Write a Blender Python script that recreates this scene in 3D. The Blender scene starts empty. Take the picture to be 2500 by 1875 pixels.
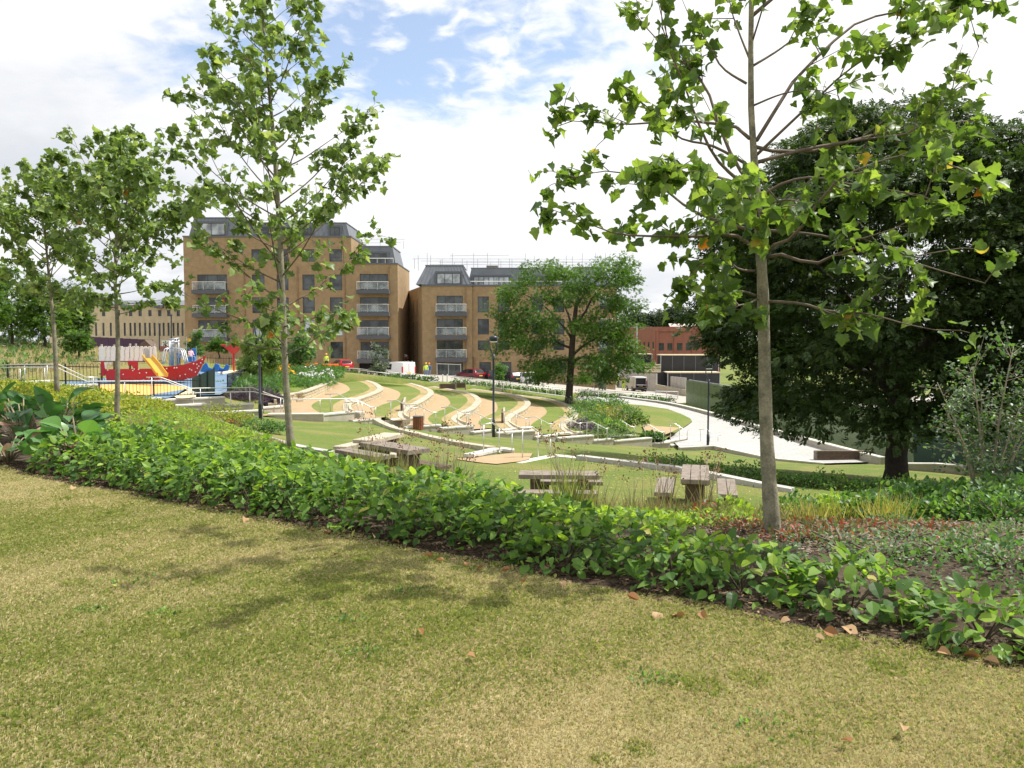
import bpy, bmesh, math, random
import numpy as np
from mathutils import Vector, Matrix, geometry

random.seed(7)
RNG = np.random.default_rng(7)
SC = bpy.context.scene
COL = SC.collection

# ------------------------------------------------------------------ camera
FPX = 1947.0
EYE = 1.6
PITCH = math.atan(107.5 / FPX)
cam_d = bpy.data.cameras.new('camera')
cam = bpy.data.objects.new('camera', cam_d)
COL.objects.link(cam)
cam.location = (0, 0, EYE)
cam.rotation_euler = (math.pi / 2 - PITCH, 0, 0)
cam_d.sensor_width = 36
cam_d.lens = FPX / 2500 * 36
cam_d.clip_start = 0.1
cam_d.clip_end = 3000
SC.camera = cam

# ------------------------------------------------------------------ light
SUN_AZ = math.radians(77)      # from the viewing direction (+Y) towards the right (+X)
SUN_EL = math.radians(58)
SKY_STRENGTH = 0.15
SC.view_settings.view_transform = 'Standard'
SC.view_settings.look = 'None'
SC.view_settings.gamma = 1
SC.view_settings.exposure = 0.42
SC.view_settings.use_curve_mapping = False
sun_d = bpy.data.lights.new('sun', 'SUN')
sun_d.energy = 5.0
sun_d.angle = math.radians(0.5)
sun_d.color = (1.0, 0.95, 0.87)
sun = bpy.data.objects.new('sun', sun_d)
COL.objects.link(sun)
sv = Vector((math.sin(SUN_AZ) * math.cos(SUN_EL), math.cos(SUN_AZ) * math.cos(SUN_EL), math.sin(SUN_EL)))
sun.rotation_euler = sv.to_track_quat('Z', 'Y').to_euler()
sun.location = (30, 20, 60)


class NT:
    """small wrapper to write node trees briefly"""
    def __init__(s, tree):
        s.t = tree
    def n(s, typ, **kw):
        nd = s.t.nodes.new('ShaderNode' + typ)
        for k, v in kw.items():
            if k.startswith('i_'):
                nd.inputs[k[2:].replace('_', ' ')].default_value = v
            elif k.startswith('x'):
                nd.inputs[int(k[1:])].default_value = v
            else:
                setattr(nd, k, v)
        return nd
    def l(s, a, b):
        s.t.links.new(a, b)
    def math(s, op, a, b=None, c=None, clamp=False):
        nd = s.t.nodes.new('ShaderNodeMath')
        nd.operation = op
        nd.use_clamp = clamp
        for i, v in enumerate((a, b, c)):
            if v is None:
                continue
            if isinstance(v, (int, float)):
                nd.inputs[i].default_value = v
            else:
                s.l(v, nd.inputs[i])
        return nd.outputs[0]
    def smooth(s, v, lo, hi):
        nd = s.t.nodes.new('ShaderNodeMapRange')
        nd.interpolation_type = 'SMOOTHSTEP'
        s.l(v, nd.inputs['Value'])
        nd.inputs['From Min'].default_value = lo
        nd.inputs['From Max'].default_value = hi
        return nd.outputs[0]
    def mix(s, f, a, b):
        nd = s.t.nodes.new('ShaderNodeMix')
        nd.data_type = 'RGBA'
        for i, v in ((0, f), (6, a), (7, b)):
            if isinstance(v, (int, float)):
                nd.inputs[i].default_value = v
            elif isinstance(v, tuple):
                nd.inputs[i].default_value = (*v[:3], 1)
            else:
                s.l(v, nd.inputs[i])
        return nd.outputs[2]
    def noise(s, vec, scale, detail=4, rough=0.55, dist=0.0):
        nd = s.n('TexNoise')
        nd.inputs['Scale'].default_value = scale
        nd.inputs['Detail'].default_value = detail
        nd.inputs['Roughness'].default_value = rough
        nd.inputs['Distortion'].default_value = dist
        if vec is not None:
            s.l(vec, nd.inputs['Vector'])
        return nd.outputs['Fac']


# world: physical sky with broken cloud
W = bpy.data.worlds.new('World')
SC.world = W
W.use_nodes = True
W.node_tree.nodes.clear()
g = NT(W.node_tree)
sky = g.n('TexSky', sky_type='NISHITA')
sky.sun_disc = False
sky.sun_elevation = SUN_EL
sky.sun_rotation = SUN_AZ
sky.altitude = 60
sky.air_density = 1.0
sky.dust_density = 0.6
sky.ozone_density = 1.4
tc = g.n('TexCoord')
sep = g.n('SeparateXYZ')
g.l(tc.outputs['Generated'], sep.inputs[0])
X, Y, Z = sep.outputs
zz = g.math('MAXIMUM', Z, 0.0)
den = g.math('ADD', zz, 0.22)
cu = g.math('DIVIDE', X, den)
cv = g.math('DIVIDE', Y, den)
cvec = g.n('CombineXYZ')
g.l(cu, cvec.inputs[0])
g.l(cv, cvec.inputs[1])
cvec.inputs[2].default_value = 3.1
CV = cvec.outputs[0]
n_big = g.noise(CV, 1.1, 9, 0.55, 0.3)
n_mid = g.noise(CV, 3.2, 8, 0.6, 0.2)
n_small = g.noise(CV, 13.0, 4, 0.5, 0.4)
# a clearing above the rooftops, as the photograph shows
ax = g.math('DIVIDE', g.math('ADD', cu, 0.24), 0.74)
ay = g.math('DIVIDE', g.math('SUBTRACT', cv, 1.70), 0.42)
rr = g.math('SQRT', g.math('ADD', g.math('MULTIPLY', ax, ax), g.math('MULTIPLY', ay, ay)))
gap = g.smooth(rr, 1.15, 0.15)
dens = g.math('SUBTRACT', g.math('ADD', g.math('MULTIPLY', n_mid, 0.75), g.math('MULTIPLY', n_big, 0.75)), g.math('MULTIPLY', gap, 0.50))
dens = g.math('ADD', dens, g.math('MULTIPLY', g.math('SUBTRACT', n_small, 0.5), g.math('MULTIPLY', gap, 1.35)))
cover = g.smooth(dens, 0.20, 0.62)
shade = g.smooth(g.math('ADD', g.math('MULTIPLY', n_big, 0.7), g.math('MULTIPLY', n_mid, 0.4)), 0.38, 0.70)
# darker cloud bases low over the horizon and to the left
lowg = g.smooth(Z, 0.30, 0.02)
leftg = g.smooth(X, -0.15, -0.5)
dk = g.math('MULTIPLY', g.math('ADD', g.math('MULTIPLY', lowg, 0.8), g.math('MULTIPLY', leftg, 0.65)), g.math('SUBTRACT', 1.0, shade), clamp=True)
ccol = g.mix(dk, (5.8, 5.8, 5.85), (3.7, 3.85, 4.1))
scol = g.n('VectorMath', operation='SCALE')
g.l(sky.outputs[0], scol.inputs[0])
scol.inputs['Scale'].default_value = 1.0
fin = g.mix(cover, g.mix(0.16, scol.outputs[0], (6.1, 6.1, 6.13)), ccol)
bg = g.n('Background')
g.l(fin, bg.inputs['Color'])
bg.inputs['Strength'].default_value = SKY_STRENGTH
wo = g.n('OutputWorld')
g.l(bg.outputs[0], wo.inputs[0])


# ------------------------------------------------------------------ projection: picture point -> place in the world
def _dir(px, py):
    u = (px - 1250) / FPX
    v = (937.5 - py) / FPX
    return Vector((u, math.cos(PITCH) + v * math.sin(PITCH), -math.sin(PITCH) + v * math.cos(PITCH)))
def gp(px, py, z):
    d = _dir(px, py)
    t = (z - EYE) / d.z
    return Vector((d.x * t, d.y * t, z))
def gd(px, py, Yd):
    d = _dir(px, py)
    t = Yd / d.y
    return Vector((d.x * t, Yd, EYE + d.z * t))


# ------------------------------------------------------------------ objects
ORG = {}
def tag(o, label=None, cat=None, group=None, kind=None):
    if label: o['label'] = label
    if cat: o['category'] = cat
    if group: o['group'] = group
    if kind: o['kind'] = kind
    return o
def thing(name, label, cat, loc=(0, 0, 0), group=None, rz=0.0):
    o = bpy.data.objects.new(name, None)
    o.empty_display_size = 0.2
    COL.objects.link(o)
    o.location = loc
    o.rotation_euler = (0, 0, rz)
    ORG[o.name] = Vector(loc)
    return tag(o, label, cat, group, 'thing')
def link(name, me, parent=None):
    o = bpy.data.objects.new(name, me)
    COL.objects.link(o)
    if parent is not None:
        o.parent = parent
        ORG[o.name] = ORG[parent.name]
    else:
        ORG[o.name] = Vector((0, 0, 0))
    return o
def copy_tree(o, parent=None):
    c = o.copy()
    COL.objects.link(c)
    if parent is not None:
        c.parent = parent
    for ch in o.children:
        copy_tree(ch, c)
    return c


class MB:
    """collects shapes; build() links them as ONE mesh object. w=True: coordinates are in the world"""
    def __init__(s):
        s.v, s.f, s.m = [], [], []
        s.cur = 0
    def poly(s, pts):
        b = len(s.v)
        s.v += [tuple(p) for p in pts]
        s.f.append(tuple(range(b, b + len(pts))))
        s.m.append(s.cur)
        return s
    def raw(s, vs, fs):
        b = len(s.v)
        s.v += [tuple(p) for p in vs]
        s.f += [tuple(i + b for i in f) for f in fs]
        s.m += [s.cur] * len(fs)
        return s
    def box(s, x0, y0, z0, x1, y1, z1):
        vs = [(x0, y0, z0), (x1, y0, z0), (x1, y1, z0), (x0, y1, z0), (x0, y0, z1), (x1, y0, z1), (x1, y1, z1), (x0, y1, z1)]
        return s.raw(vs, [(0, 3, 2, 1), (4, 5, 6, 7), (0, 1, 5, 4), (1, 2, 6, 5), (2, 3, 7, 6), (3, 0, 4, 7)])
    def cbox(s, c, sx, sy, sz, rz=0.0, bev=0.0):
        """box about centre c turned by rz; bev cuts the top edges"""
        ca, sa = math.cos(rz), math.sin(rz)
        h = (sx / 2, sy / 2, sz / 2)
        if bev <= 0:
            lv = [(-1, -1, -1), (1, -1, -1), (1, 1, -1), (-1, 1, -1), (-1, -1, 1), (1, -1, 1), (1, 1, 1), (-1, 1, 1)]
            lv = [(a * h[0], b * h[1], d * h[2]) for a, b, d in lv]
            fs = [(0, 3, 2, 1), (4, 5, 6, 7), (0, 1, 5, 4), (1, 2, 6, 5), (2, 3, 7, 6), (3, 0, 4, 7)]
        else:
            lv = []
            for ins, zz_ in ((0, -h[2]), (0, h[2] - bev), (bev, h[2])):
                lv += [(-h[0] + ins, -h[1] + ins, zz_), (h[0] - ins, -h[1] + ins, zz_), (h[0] - ins, h[1] - ins, zz_), (-h[0] + ins, h[1] - ins, zz_)]
            fs = [(0, 3, 2, 1), (8, 9, 10, 11)]
            for r in (0, 4):
                for k in range(4):
                    k2 = (k + 1) % 4
                    fs.append((r + k, r + k2, r + 4 + k2, r + 4 + k))
        vs = [(c[0] + a * ca - b * sa, c[1] + a * sa + b * ca, c[2] + d) for a, b, d in lv]
        return s.raw(vs, fs)
    def bar(s, p, q, w, h):
        """rectangular bar from p to q, width w (level), height h"""
        p, q = Vector(p), Vector(q)
        d = (q - p).normalized()
        sd = d.cross(Vector((0, 0, 1)))
        if sd.length < 1e-4:
            sd = Vector((1, 0, 0))
        sd.normalize()
        up = sd.cross(d)
        o = [(-1, -1), (1, -1), (1, 1), (-1, 1)]
        vs = [e + sd * (a * w / 2) + up * (b * h / 2) for e in (p, q) for a, b in o]
        return s.raw(vs, [(0, 1, 2, 3), (7, 6, 5, 4), (0, 4, 5, 1), (1, 5, 6, 2), (2, 6, 7, 3), (3, 7, 4, 0)])
    def tube(s, pts, r, n=6, caps=True):
        pts = [Vector(p) for p in pts]
        if isinstance(r, (int, float)):
            r = [r] * len(pts)
        vs, fs = [], []
        ref = Vector((0.31, 0.87, 0.12))
        for i, p in enumerate(pts):
            a = pts[max(0, i - 1)]
            b = pts[min(len(pts) - 1, i + 1)]
            t = (b - a)
            t = t.normalized() if t.length > 1e-9 else Vector((0, 0, 1))
            u = t.cross(ref)
            if u.length < 0.05:
                u = t.cross(Vector((1, 0, 0.3)))
            u.normalize()
            w_ = t.cross(u)
            for k in range(n):
                an = 2 * math.pi * k / n
                vs.append(p + u * (math.cos(an) * r[i]) + w_ * (math.sin(an) * r[i]))
        for i in range(len(pts) - 1):
            for k in range(n):
                k2 = (k + 1) % n
                fs.append((i * n + k, i * n + k2, (i + 1) * n + k2, (i + 1) * n + k))
        if caps:
            fs.append(tuple(range(n - 1, -1, -1)))
            fs.append(tuple((len(pts) - 1) * n + k for k in range(n)))
        return s.raw(vs, fs)
    def lathe(s, c, prof, n=16):
        """prof: (radius, z) going up"""
        vs, fs = [], []
        for r, z in prof:
            for k in range(n):
                an = 2 * math.pi * k / n
                vs.append((c[0] + r * math.cos(an), c[1] + r * math.sin(an), c[2] + z))
        for i in range(len(prof) - 1):
            for k in range(n):
                k2 = (k + 1) % n
                fs.append((i * n + k, i * n + k2, (i + 1) * n + k2, (i + 1) * n + k))
        fs.append(tuple(range(n - 1, -1, -1)))
        fs.append(tuple((len(prof) - 1) * n + k for k in range(n)))
        return s.raw(vs, fs)
    def prism(s, poly, z0, z1):
        n = len(poly)
        vs = [(p[0], p[1], z0) for p in poly] + [(p[0], p[1], z1) for p in poly]
        fs = [(k, (k + 1) % n, n + (k + 1) % n, n + k) for k in range(n)]
        tri = geometry.tessellate_polygon([[Vector((p[0], p[1], 0)) for p in poly]])
        for t in tri:
            fs.append(tuple(n + i for i in t))
        return s.raw(vs, fs)
    def build(s, name, mats, parent=None, smooth=False, w=False):
        me = bpy.data.meshes.new(name)
        vs = s.v
        if parent is not None and w:
            o_ = ORG[parent.name]
            vs = [(a - o_.x, b - o_.y, c - o_.z) for a, b, c in vs]
        me.from_pydata(vs, [], s.f)
        if not isinstance(mats, (list, tuple)):
            mats = [mats]
        for m in mats:
            me.materials.append(m)
        if len(mats) > 1:
            me.polygons.foreach_set('material_index', s.m)
        if smooth:
            me.polygons.foreach_set('use_smooth', [True] * len(me.polygons))
        bm = bmesh.new()
        bm.from_mesh(me)
        bmesh.ops.recalc_face_normals(bm, faces=bm.faces[:])
        bm.to_mesh(me)
        bm.free()
        return link(name, me, parent)


def quick_mesh(name, V, F, mats, parent=None, rnd=None, mat_idx=None, smooth=False):
    """numpy vertices (n,3) and triangles or quads (m,k) as one mesh object"""
    me = bpy.data.meshes.new(name)
    n, (m, k) = len(V), F.shape
    me.vertices.add(n)
    me.vertices.foreach_set('co', np.ascontiguousarray(V, dtype=np.float32).ravel())
    me.loops.add(m * k)
    me.loops.foreach_set('vertex_index', np.ascontiguousarray(F, dtype=np.int32).ravel())
    me.polygons.add(m)
    me.polygons.foreach_set('loop_start', np.arange(0, m * k, k, dtype=np.int32))
    me.polygons.foreach_set('loop_total', np.full(m, k, dtype=np.int32))
    if not isinstance(mats, (list, tuple)):
        mats = [mats]
    for mt in mats:
        me.materials.append(mt)
    if mat_idx is not None:
        me.polygons.foreach_set('material_index', np.ascontiguousarray(mat_idx, dtype=np.int32))
    if smooth:
        me.polygons.foreach_set('use_smooth', np.ones(m, dtype=bool))
    if rnd is not None:
        at = me.attributes.new('rnd', 'FLOAT', 'POINT')
        at.data.foreach_set('value', np.ascontiguousarray(rnd, dtype=np.float32))
    me.update(calc_edges=True)
    me.validate()
    return link(name, me, parent)


# ------------------------------------------------------------------ materials
MATS = {}
def principled(name):
    m = bpy.data.materials.new(name)
    m.use_nodes = True
    t = m.node_tree
    return m, NT(t), t.nodes['Principled BSDF'], t.nodes['Material Output']
def mat(name, col, rough=0.7, metal=0.0, var=0.12, scale=6.0, bump=0.0, spec=0.5, vscale=None, dirt=0.0):
    """plain surface with uneven colour and fine relief"""
    m, g, p, out = principled(name)
    tc = g.n('TexCoord')
    v = tc.outputs['Object']
    n1 = g.noise(v, scale, 5, 0.6)
    n2 = g.noise(v, scale * 7.3, 4, 0.65)
    f = g.math('ADD', g.math('MULTIPLY', n1, 0.6), g.math('MULTIPLY', n2, 0.4))
    lo = tuple(c * (1 - var * 1.6) for c in col)
    hi = tuple(min(1, c * (1 + var * 1.6)) for c in col)
    c = g.mix(g.smooth(f, 0.3, 0.7), lo, hi)
    if dirt > 0:
        d = g.smooth(g.noise(v, scale * 0.35, 6, 0.7, 0.6), 0.52, 0.75)
        c = g.mix(g.math('MULTIPLY', d, dirt), c, tuple(x * 0.45 for x in col))
    g.l(c, p.inputs['Base Color'])
    p.inputs['Roughness'].default_value = rough
    p.inputs['Metallic'].default_value = metal
    p.inputs['Specular IOR Level'].default_value = spec
    if bump > 0:
        b = g.n('Bump')
        b.inputs['Strength'].default_value = 0.6
        b.inputs['Distance'].default_value = bump
        g.l(f, b.inputs['Height'])
        g.l(b.outputs[0], p.inputs['Normal'])
    MATS[name] = m
    return m
def leafmat(name, cols, trans=0.35, tcol=None, rough=0.42, spec=0.5, size_noise=None):
    """leaf: reflecting and letting light through, colour from leaf to leaf. cols: list of (pos, rgb)"""
    m, g, p, out = principled(name)
    at = g.n('Attribute', attribute_name='rnd')
    oi = g.n('ObjectInfo')
    f = g.math('FRACT', g.math('ADD', at.outputs['Fac'], oi.outputs['Random']))
    cr = g.n('ValToRGB')
    el = cr.color_ramp.elements
    while len(el) < len(cols):
        el.new(0.5)
    for e, (ps, c) in zip(el, cols):
        e.position = ps
        e.color = (*c, 1)
    g.l(f, cr.inputs[0])
    c = cr.outputs[0]
    tcd = g.n('TexCoord')
    nn = g.noise(tcd.outputs['Object'], 30.0, 3)
    hv = g.n('HueSaturation')
    g.l(c, hv.inputs['Color'])
    g.l(g.math('ADD', g.math('MULTIPLY', nn, 0.6), 0.7), hv.inputs['Value'])
    c = hv.outputs[0]
    g.l(c, p.inputs['Base Color'])
    p.inputs['Roughness'].default_value = rough
    p.inputs['Specular IOR Level'].default_value = spec * 0.6
    tr = g.n('BsdfTranslucent')
    tm = g.n('VectorMath', operation='MULTIPLY')
    g.l(c, tm.inputs[0])
    tm.inputs[1].default_value = tcol or (2.2, 2.4, 0.9)
    g.l(tm.outputs[0], tr.inputs['Color'])
    mx = g.n('MixShader')
    mx.inputs[0].default_value = trans
    g.l(p.outputs[0], mx.inputs[1])
    g.l(tr.outputs[0], mx.inputs[2])
    g.l(mx.outputs[0], out.inputs['Surface'])
    MATS[name] = m
    return m

# colours
mat('brick_tan', (0.302, 0.209, 0.113), 0.85, var=0.13, scale=1.6, bump=0.01)
mat('brick_brown', (0.27, 0.165, 0.09), 0.85, var=0.12, scale=1.6, bump=0.01)
mat('brick_beige', (0.50, 0.42, 0.27), 0.85, var=0.1, scale=1.2, bump=0.01)
mat('brick_red', (0.275, 0.105, 0.075), 0.85, var=0.1, scale=1.2, bump=0.01)
mat('roof_tile', (0.42, 0.15, 0.09), 0.8, var=0.12, scale=3)
mat('zinc', (0.15, 0.165, 0.185), 0.45, metal=0.35, var=0.1, scale=1.0)
mat('zinc_seam', (0.115, 0.125, 0.145), 0.45, metal=0.35, var=0.06)
mat('grey_metal', (0.10, 0.108, 0.12), 0.5, metal=0.2, var=0.06)
mat('window_frame', (0.045, 0.048, 0.055), 0.45, var=0.05)
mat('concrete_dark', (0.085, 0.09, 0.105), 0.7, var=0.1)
mat('steel', (0.62, 0.61, 0.58), 0.34, metal=0.9, var=0.06)
mat('steel_pale', (0.72, 0.71, 0.66), 0.45, metal=0.35, var=0.05)
mat('galv', (0.45, 0.47, 0.49), 0.45, metal=0.7, var=0.12)
mat('lamp_navy', (0.016, 0.021, 0.032), 0.4, var=0.1)
mat('lamp_lens', (0.72, 0.74, 0.76), 0.25, var=0.03)
mat('coping', (0.558, 0.540, 0.491), 0.75, var=0.09, scale=3, bump=0.004, dirt=0.25)
mat('wall_render', (0.400, 0.372, 0.302), 0.85, var=0.1, scale=2, bump=0.004, dirt=0.25)
mat('sandstone', (0.50, 0.43, 0.29), 0.85, var=0.2, scale=4, bump=0.02, dirt=0.3)
mat('sandstone_pale', (0.40, 0.36, 0.275), 0.85, var=0.16, scale=4, bump=0.02, dirt=0.3)
mat('sand_path', (0.347, 0.248, 0.140), 0.9, var=0.08, scale=1.6, bump=0.004)
mat('paving', (0.50, 0.495, 0.475), 0.8, var=0.05, scale=1.5, bump=0.002)
mat('timber_dark', (0.105, 0.07, 0.048), 0.8, var=0.22, scale=5, bump=0.006)
mat('timber_grey', (0.20, 0.165, 0.135), 0.8, var=0.22, scale=5, bump=0.006)
mat('timber_pale', (0.40, 0.35, 0.27), 0.8, var=0.2, scale=5, bump=0.006)
mat('timber_red', (0.19, 0.062, 0.026), 0.6, var=0.25, scale=6)
mat('bark_plane', (0.195, 0.18, 0.125), 0.85, var=0.35, scale=7, bump=0.02, dirt=0.5)
mat('bark_dark', (0.055, 0.043, 0.035), 0.9, var=0.25, scale=5, bump=0.03)
mat('twig', (0.13, 0.10, 0.072), 0.8, var=0.2, scale=9)
mat('stem_pale', (0.28, 0.24, 0.16), 0.8, var=0.25, scale=9, bump=0.01)
mat('soil', (0.06, 0.043, 0.031), 0.95, var=0.3, scale=8, bump=0.03)
mat('black_paint', (0.012, 0.013, 0.015), 0.45, var=0.05)
mat('green_paint', (0.014, 0.05, 0.038), 0.5, var=0.08)
mat('red_plastic', (0.42, 0.012, 0.022), 0.4, var=0.06)
mat('white_plastic', (0.72, 0.71, 0.70), 0.45, var=0.04)
mat('yellow_plastic', (0.62, 0.36, 0.05), 0.35, var=0.05)
mat('blue_plastic', (0.03, 0.16, 0.46), 0.4, var=0.06)
mat('blue_rubber', (0.11, 0.18, 0.27), 0.9, var=0.07, scale=3)
mat('cream_rubber', (0.66, 0.55, 0.34), 0.9, var=0.06, scale=3)
mat('orange_rubber', (0.66, 0.36, 0.10), 0.9, var=0.06, scale=3)
mat('green_rubber', (0.16, 0.42, 0.25), 0.9, var=0.06, scale=3)
mat('hoarding_black', (0.018, 0.018, 0.022), 0.6, var=0.2, scale=1.0)
mat('hoarding_purple', (0.045, 0.016, 0.045), 0.6, var=0.1)
mat('concrete', (0.40, 0.385, 0.36), 0.9, var=0.12, scale=1.2)
mat('plywood', (0.60, 0.52, 0.36), 0.85, var=0.12)
mat('asphalt', (0.30, 0.285, 0.27), 0.9, var=0.1, scale=0.6)
mat('orange_barrier', (0.75, 0.16, 0.02), 0.5, var=0.05)
mat('hivis', (0.55, 0.80, 0.03), 0.7, var=0.05)
mat('hivis_orange', (0.9, 0.2, 0.02), 0.7, var=0.05)
mat('skin', (0.52, 0.30, 0.20), 0.6, var=0.05)
mat('trousers', (0.02, 0.022, 0.03), 0.85, var=0.1)
mat('denim', (0.16, 0.22, 0.36), 0.85, var=0.1)
mat('helmet_white', (0.75, 0.75, 0.73), 0.3, var=0.02)
mat('helmet_yellow', (0.80, 0.50, 0.02), 0.3, var=0.02)
mat('helmet_orange', (0.85, 0.28, 0.02), 0.3, var=0.02)
mat('pink_cloth', (0.70, 0.45, 0.50), 0.8, var=0.05)
mat('blue_cloth', (0.06, 0.12, 0.32), 0.8, var=0.05)
mat('tyre', (0.015, 0.015, 0.016), 0.85, var=0.1)
mat('alloy', (0.50, 0.51, 0.53), 0.35, metal=0.8, var=0.05)
mat('car_red', (0.42, 0.010, 0.018), 0.25, var=0.03)
mat('car_maroon', (0.13, 0.010, 0.020), 0.25, var=0.03)
mat('car_black', (0.016, 0.017, 0.020), 0.22, var=0.03)
mat('car_white', (0.74, 0.75, 0.76), 0.25, var=0.02)
mat('van_grey', (0.42, 0.43, 0.43), 0.3, var=0.03)
mat('car_trim', (0.02, 0.02, 0.022), 0.6, var=0.05)
mat('tail_lamp', (0.45, 0.01, 0.015), 0.2, var=0.02)
mat('head_lamp', (0.75, 0.76, 0.78), 0.12, var=0.02)
mat('plate_yellow', (0.75, 0.52, 0.05), 0.5, var=0.02)
mat('mulch_chip', (0.24, 0.19, 0.16), 0.95, var=0.35, scale=14)
mat('sign_white', (0.78, 0.78, 0.77), 0.5, var=0.02)
mat('interior_shade', (0.012, 0.011, 0.011), 0.8, var=0.1)  # shade of unbuilt interiors, put into the colour

def pavingmat():
    m, g, p, out = principled('paving')
    v = g.n('TexCoord').outputs['Object']
    br = g.n('TexBrick')
    br.inputs['Scale'].default_value = 1.0
    br.inputs['Mortar Size'].default_value = 0.018
    br.inputs['Brick Width'].default_value = 0.9
    br.inputs['Row Height'].default_value = 0.6
    br.inputs['Color1'].default_value = (0.35, 0.345, 0.33, 1)
    br.inputs['Color2'].default_value = (0.405, 0.40, 0.385, 1)
    br.inputs['Mortar'].default_value = (0.23, 0.222, 0.21, 1)
    g.l(v, br.inputs['Vector'])
    st = g.smooth(g.noise(v, 0.5, 6, 0.7, 0.5), 0.45, 0.75)
    c = g.mix(g.math('MULTIPLY', st, 0.28), br.outputs['Color'], (0.30, 0.29, 0.265))
    g.l(c, p.inputs['Base Color'])
    p.inputs['Roughness'].default_value = 0.85
    MATS['paving'] = m
pavingmat()
def glassmat(name, col, rough=0.05, alpha=1.0):
    m, g, p, out = principled(name)
    tcd = g.n('TexCoord')
    n = g.noise(tcd.outputs['Object'], 0.7, 3)
    c = g.mix(g.smooth(n, 0.35, 0.65), tuple(x * 0.6 for x in col), tuple(x * 1.7 for x in col))
    g.l(c, p.inputs['Base Color'])
    p.inputs['Roughness'].default_value = rough
    p.inputs['Alpha'].default_value = alpha
    MATS[name] = m
glassmat('pane_glass', (0.05, 0.058, 0.062))
glassmat('pane_pale', (0.30, 0.33, 0.36))
glassmat('car_glass', (0.02, 0.024, 0.028))
glassmat('clear_glass', (0.35, 0.40, 0.42), 0.05, 0.28)

# leaves
G_PLANE = leafmat('leaf_plane', [(0.0, (0.048, 0.092, 0.025)), (0.45, (0.090, 0.155, 0.037)), (0.82, (0.144, 0.224, 0.052)), (0.985, (0.218, 0.299, 0.081)), (1.0, (0.414, 0.230, 0.046))], 0.46, (2.0, 2.0, 0.8), 0.4)
G_PLANE2 = leafmat('leaf_plane_far', [(0.0, (0.081, 0.135, 0.045)), (0.5, (0.140, 0.216, 0.065)), (0.85, (0.205, 0.292, 0.097)), (1.0, (0.313, 0.378, 0.173))], 0.44, (1.7, 1.7, 0.8), 0.38)
G_BURNT = leafmat('leaf_scorched', [(0.0, (0.42, 0.10, 0.02)), (1.0, (0.55, 0.27, 0.03))], 0.4, (1.5, 1.3, 0.8))
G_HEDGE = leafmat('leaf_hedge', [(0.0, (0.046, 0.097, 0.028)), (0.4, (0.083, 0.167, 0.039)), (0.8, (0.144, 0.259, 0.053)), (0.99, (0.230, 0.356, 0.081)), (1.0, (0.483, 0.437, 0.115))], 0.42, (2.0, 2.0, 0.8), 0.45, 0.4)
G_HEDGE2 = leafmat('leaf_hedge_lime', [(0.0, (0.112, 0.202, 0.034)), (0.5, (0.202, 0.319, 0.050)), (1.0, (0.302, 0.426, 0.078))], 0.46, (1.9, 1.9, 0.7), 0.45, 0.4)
G_BERG = leafmat('leaf_bergenia', [(0.0, (0.05, 0.125, 0.045)), (0.6, (0.09, 0.20, 0.065)), (1.0, (0.16, 0.29, 0.09))], 0.3, (1.8, 2.1, 0.8), 0.32)
G_BERG2 = leafmat('leaf_bergenia_pink', [(0.0, (0.36, 0.20, 0.17)), (1.0, (0.48, 0.33, 0.24))], 0.25, (1.3, 1.2, 1.0), 0.4)
G_DARK = leafmat('leaf_dark', [(0.0, (0.031, 0.056, 0.016)), (0.6, (0.052, 0.088, 0.023)), (1.0, (0.095, 0.140, 0.036))], 0.28, (1.7, 2.0, 0.6), 0.5)
G_LOCUST = leafmat('leaf_locust', [(0.0, (0.041, 0.084, 0.016)), (0.5, (0.068, 0.135, 0.022)), (1.0, (0.115, 0.203, 0.030))], 0.32, (1.8, 2.1, 0.6), 0.45)
G_FAR = leafmat('leaf_distant', [(0.0, (0.022, 0.040, 0.018)), (0.5, (0.035, 0.062, 0.024)), (1.0, (0.055, 0.088, 0.030))], 0.2, None, 0.6)
G_SHRUB = leafmat('leaf_shrub', [(0.0, (0.045, 0.10, 0.030)), (0.6, (0.08, 0.165, 0.046)), (1.0, (0.135, 0.235, 0.065))], 0.3, None, 0.42)
G_SILVER = leafmat('leaf_silver', [(0.0, (0.065, 0.098, 0.058)), (0.6, (0.130, 0.169, 0.111)), (1.0, (0.260, 0.299, 0.221))], 0.2, (1.5, 1.6, 1.0), 0.4)
G_LIME = leafmat('leaf_lime', [(0.0, (0.10, 0.17, 0.018)), (0.5, (0.22, 0.27, 0.03)), (1.0, (0.40, 0.38, 0.05))], 0.35, (1.5, 1.6, 0.7), 0.45)
G_YELLOW = leafmat('leaf_yellow', [(0.0, (0.14, 0.20, 0.04)), (0.4, (0.33, 0.33, 0.07)), (0.8, (0.52, 0.46, 0.12)), (1.0, (0.68, 0.60, 0.30))], 0.35, (1.4, 1.4, 0.8), 0.5)
G_RED = leafmat('leaf_red', [(0.0, (0.08, 0.13, 0.045)), (0.5, (0.15, 0.14, 0.05)), (0.8, (0.24, 0.08, 0.04)), (1.0, (0.36, 0.06, 0.04))], 0.3, (1.5, 1.4, 1.0), 0.5)
G_GERAN = leafmat('leaf_geranium', [(0.0, (0.07, 0.12, 0.065)), (0.7, (0.13, 0.20, 0.10)), (0.975, (0.17, 0.25, 0.12)), (1.0, (0.33, 0.09, 0.06))], 0.28, None, 0.5)
G_WHITE = leafmat('petal_white', [(0.0, (0.70, 0.70, 0.66)), (1.0, (0.82, 0.82, 0.80))], 0.3, (1, 1, 1), 0.6)
G_ORANGE = leafmat('petal_orange', [(0.0, (0.65, 0.28, 0.015)), (1.0, (0.80, 0.48, 0.03))], 0.3, (1.2, 1.2, 1), 0.6)
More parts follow.
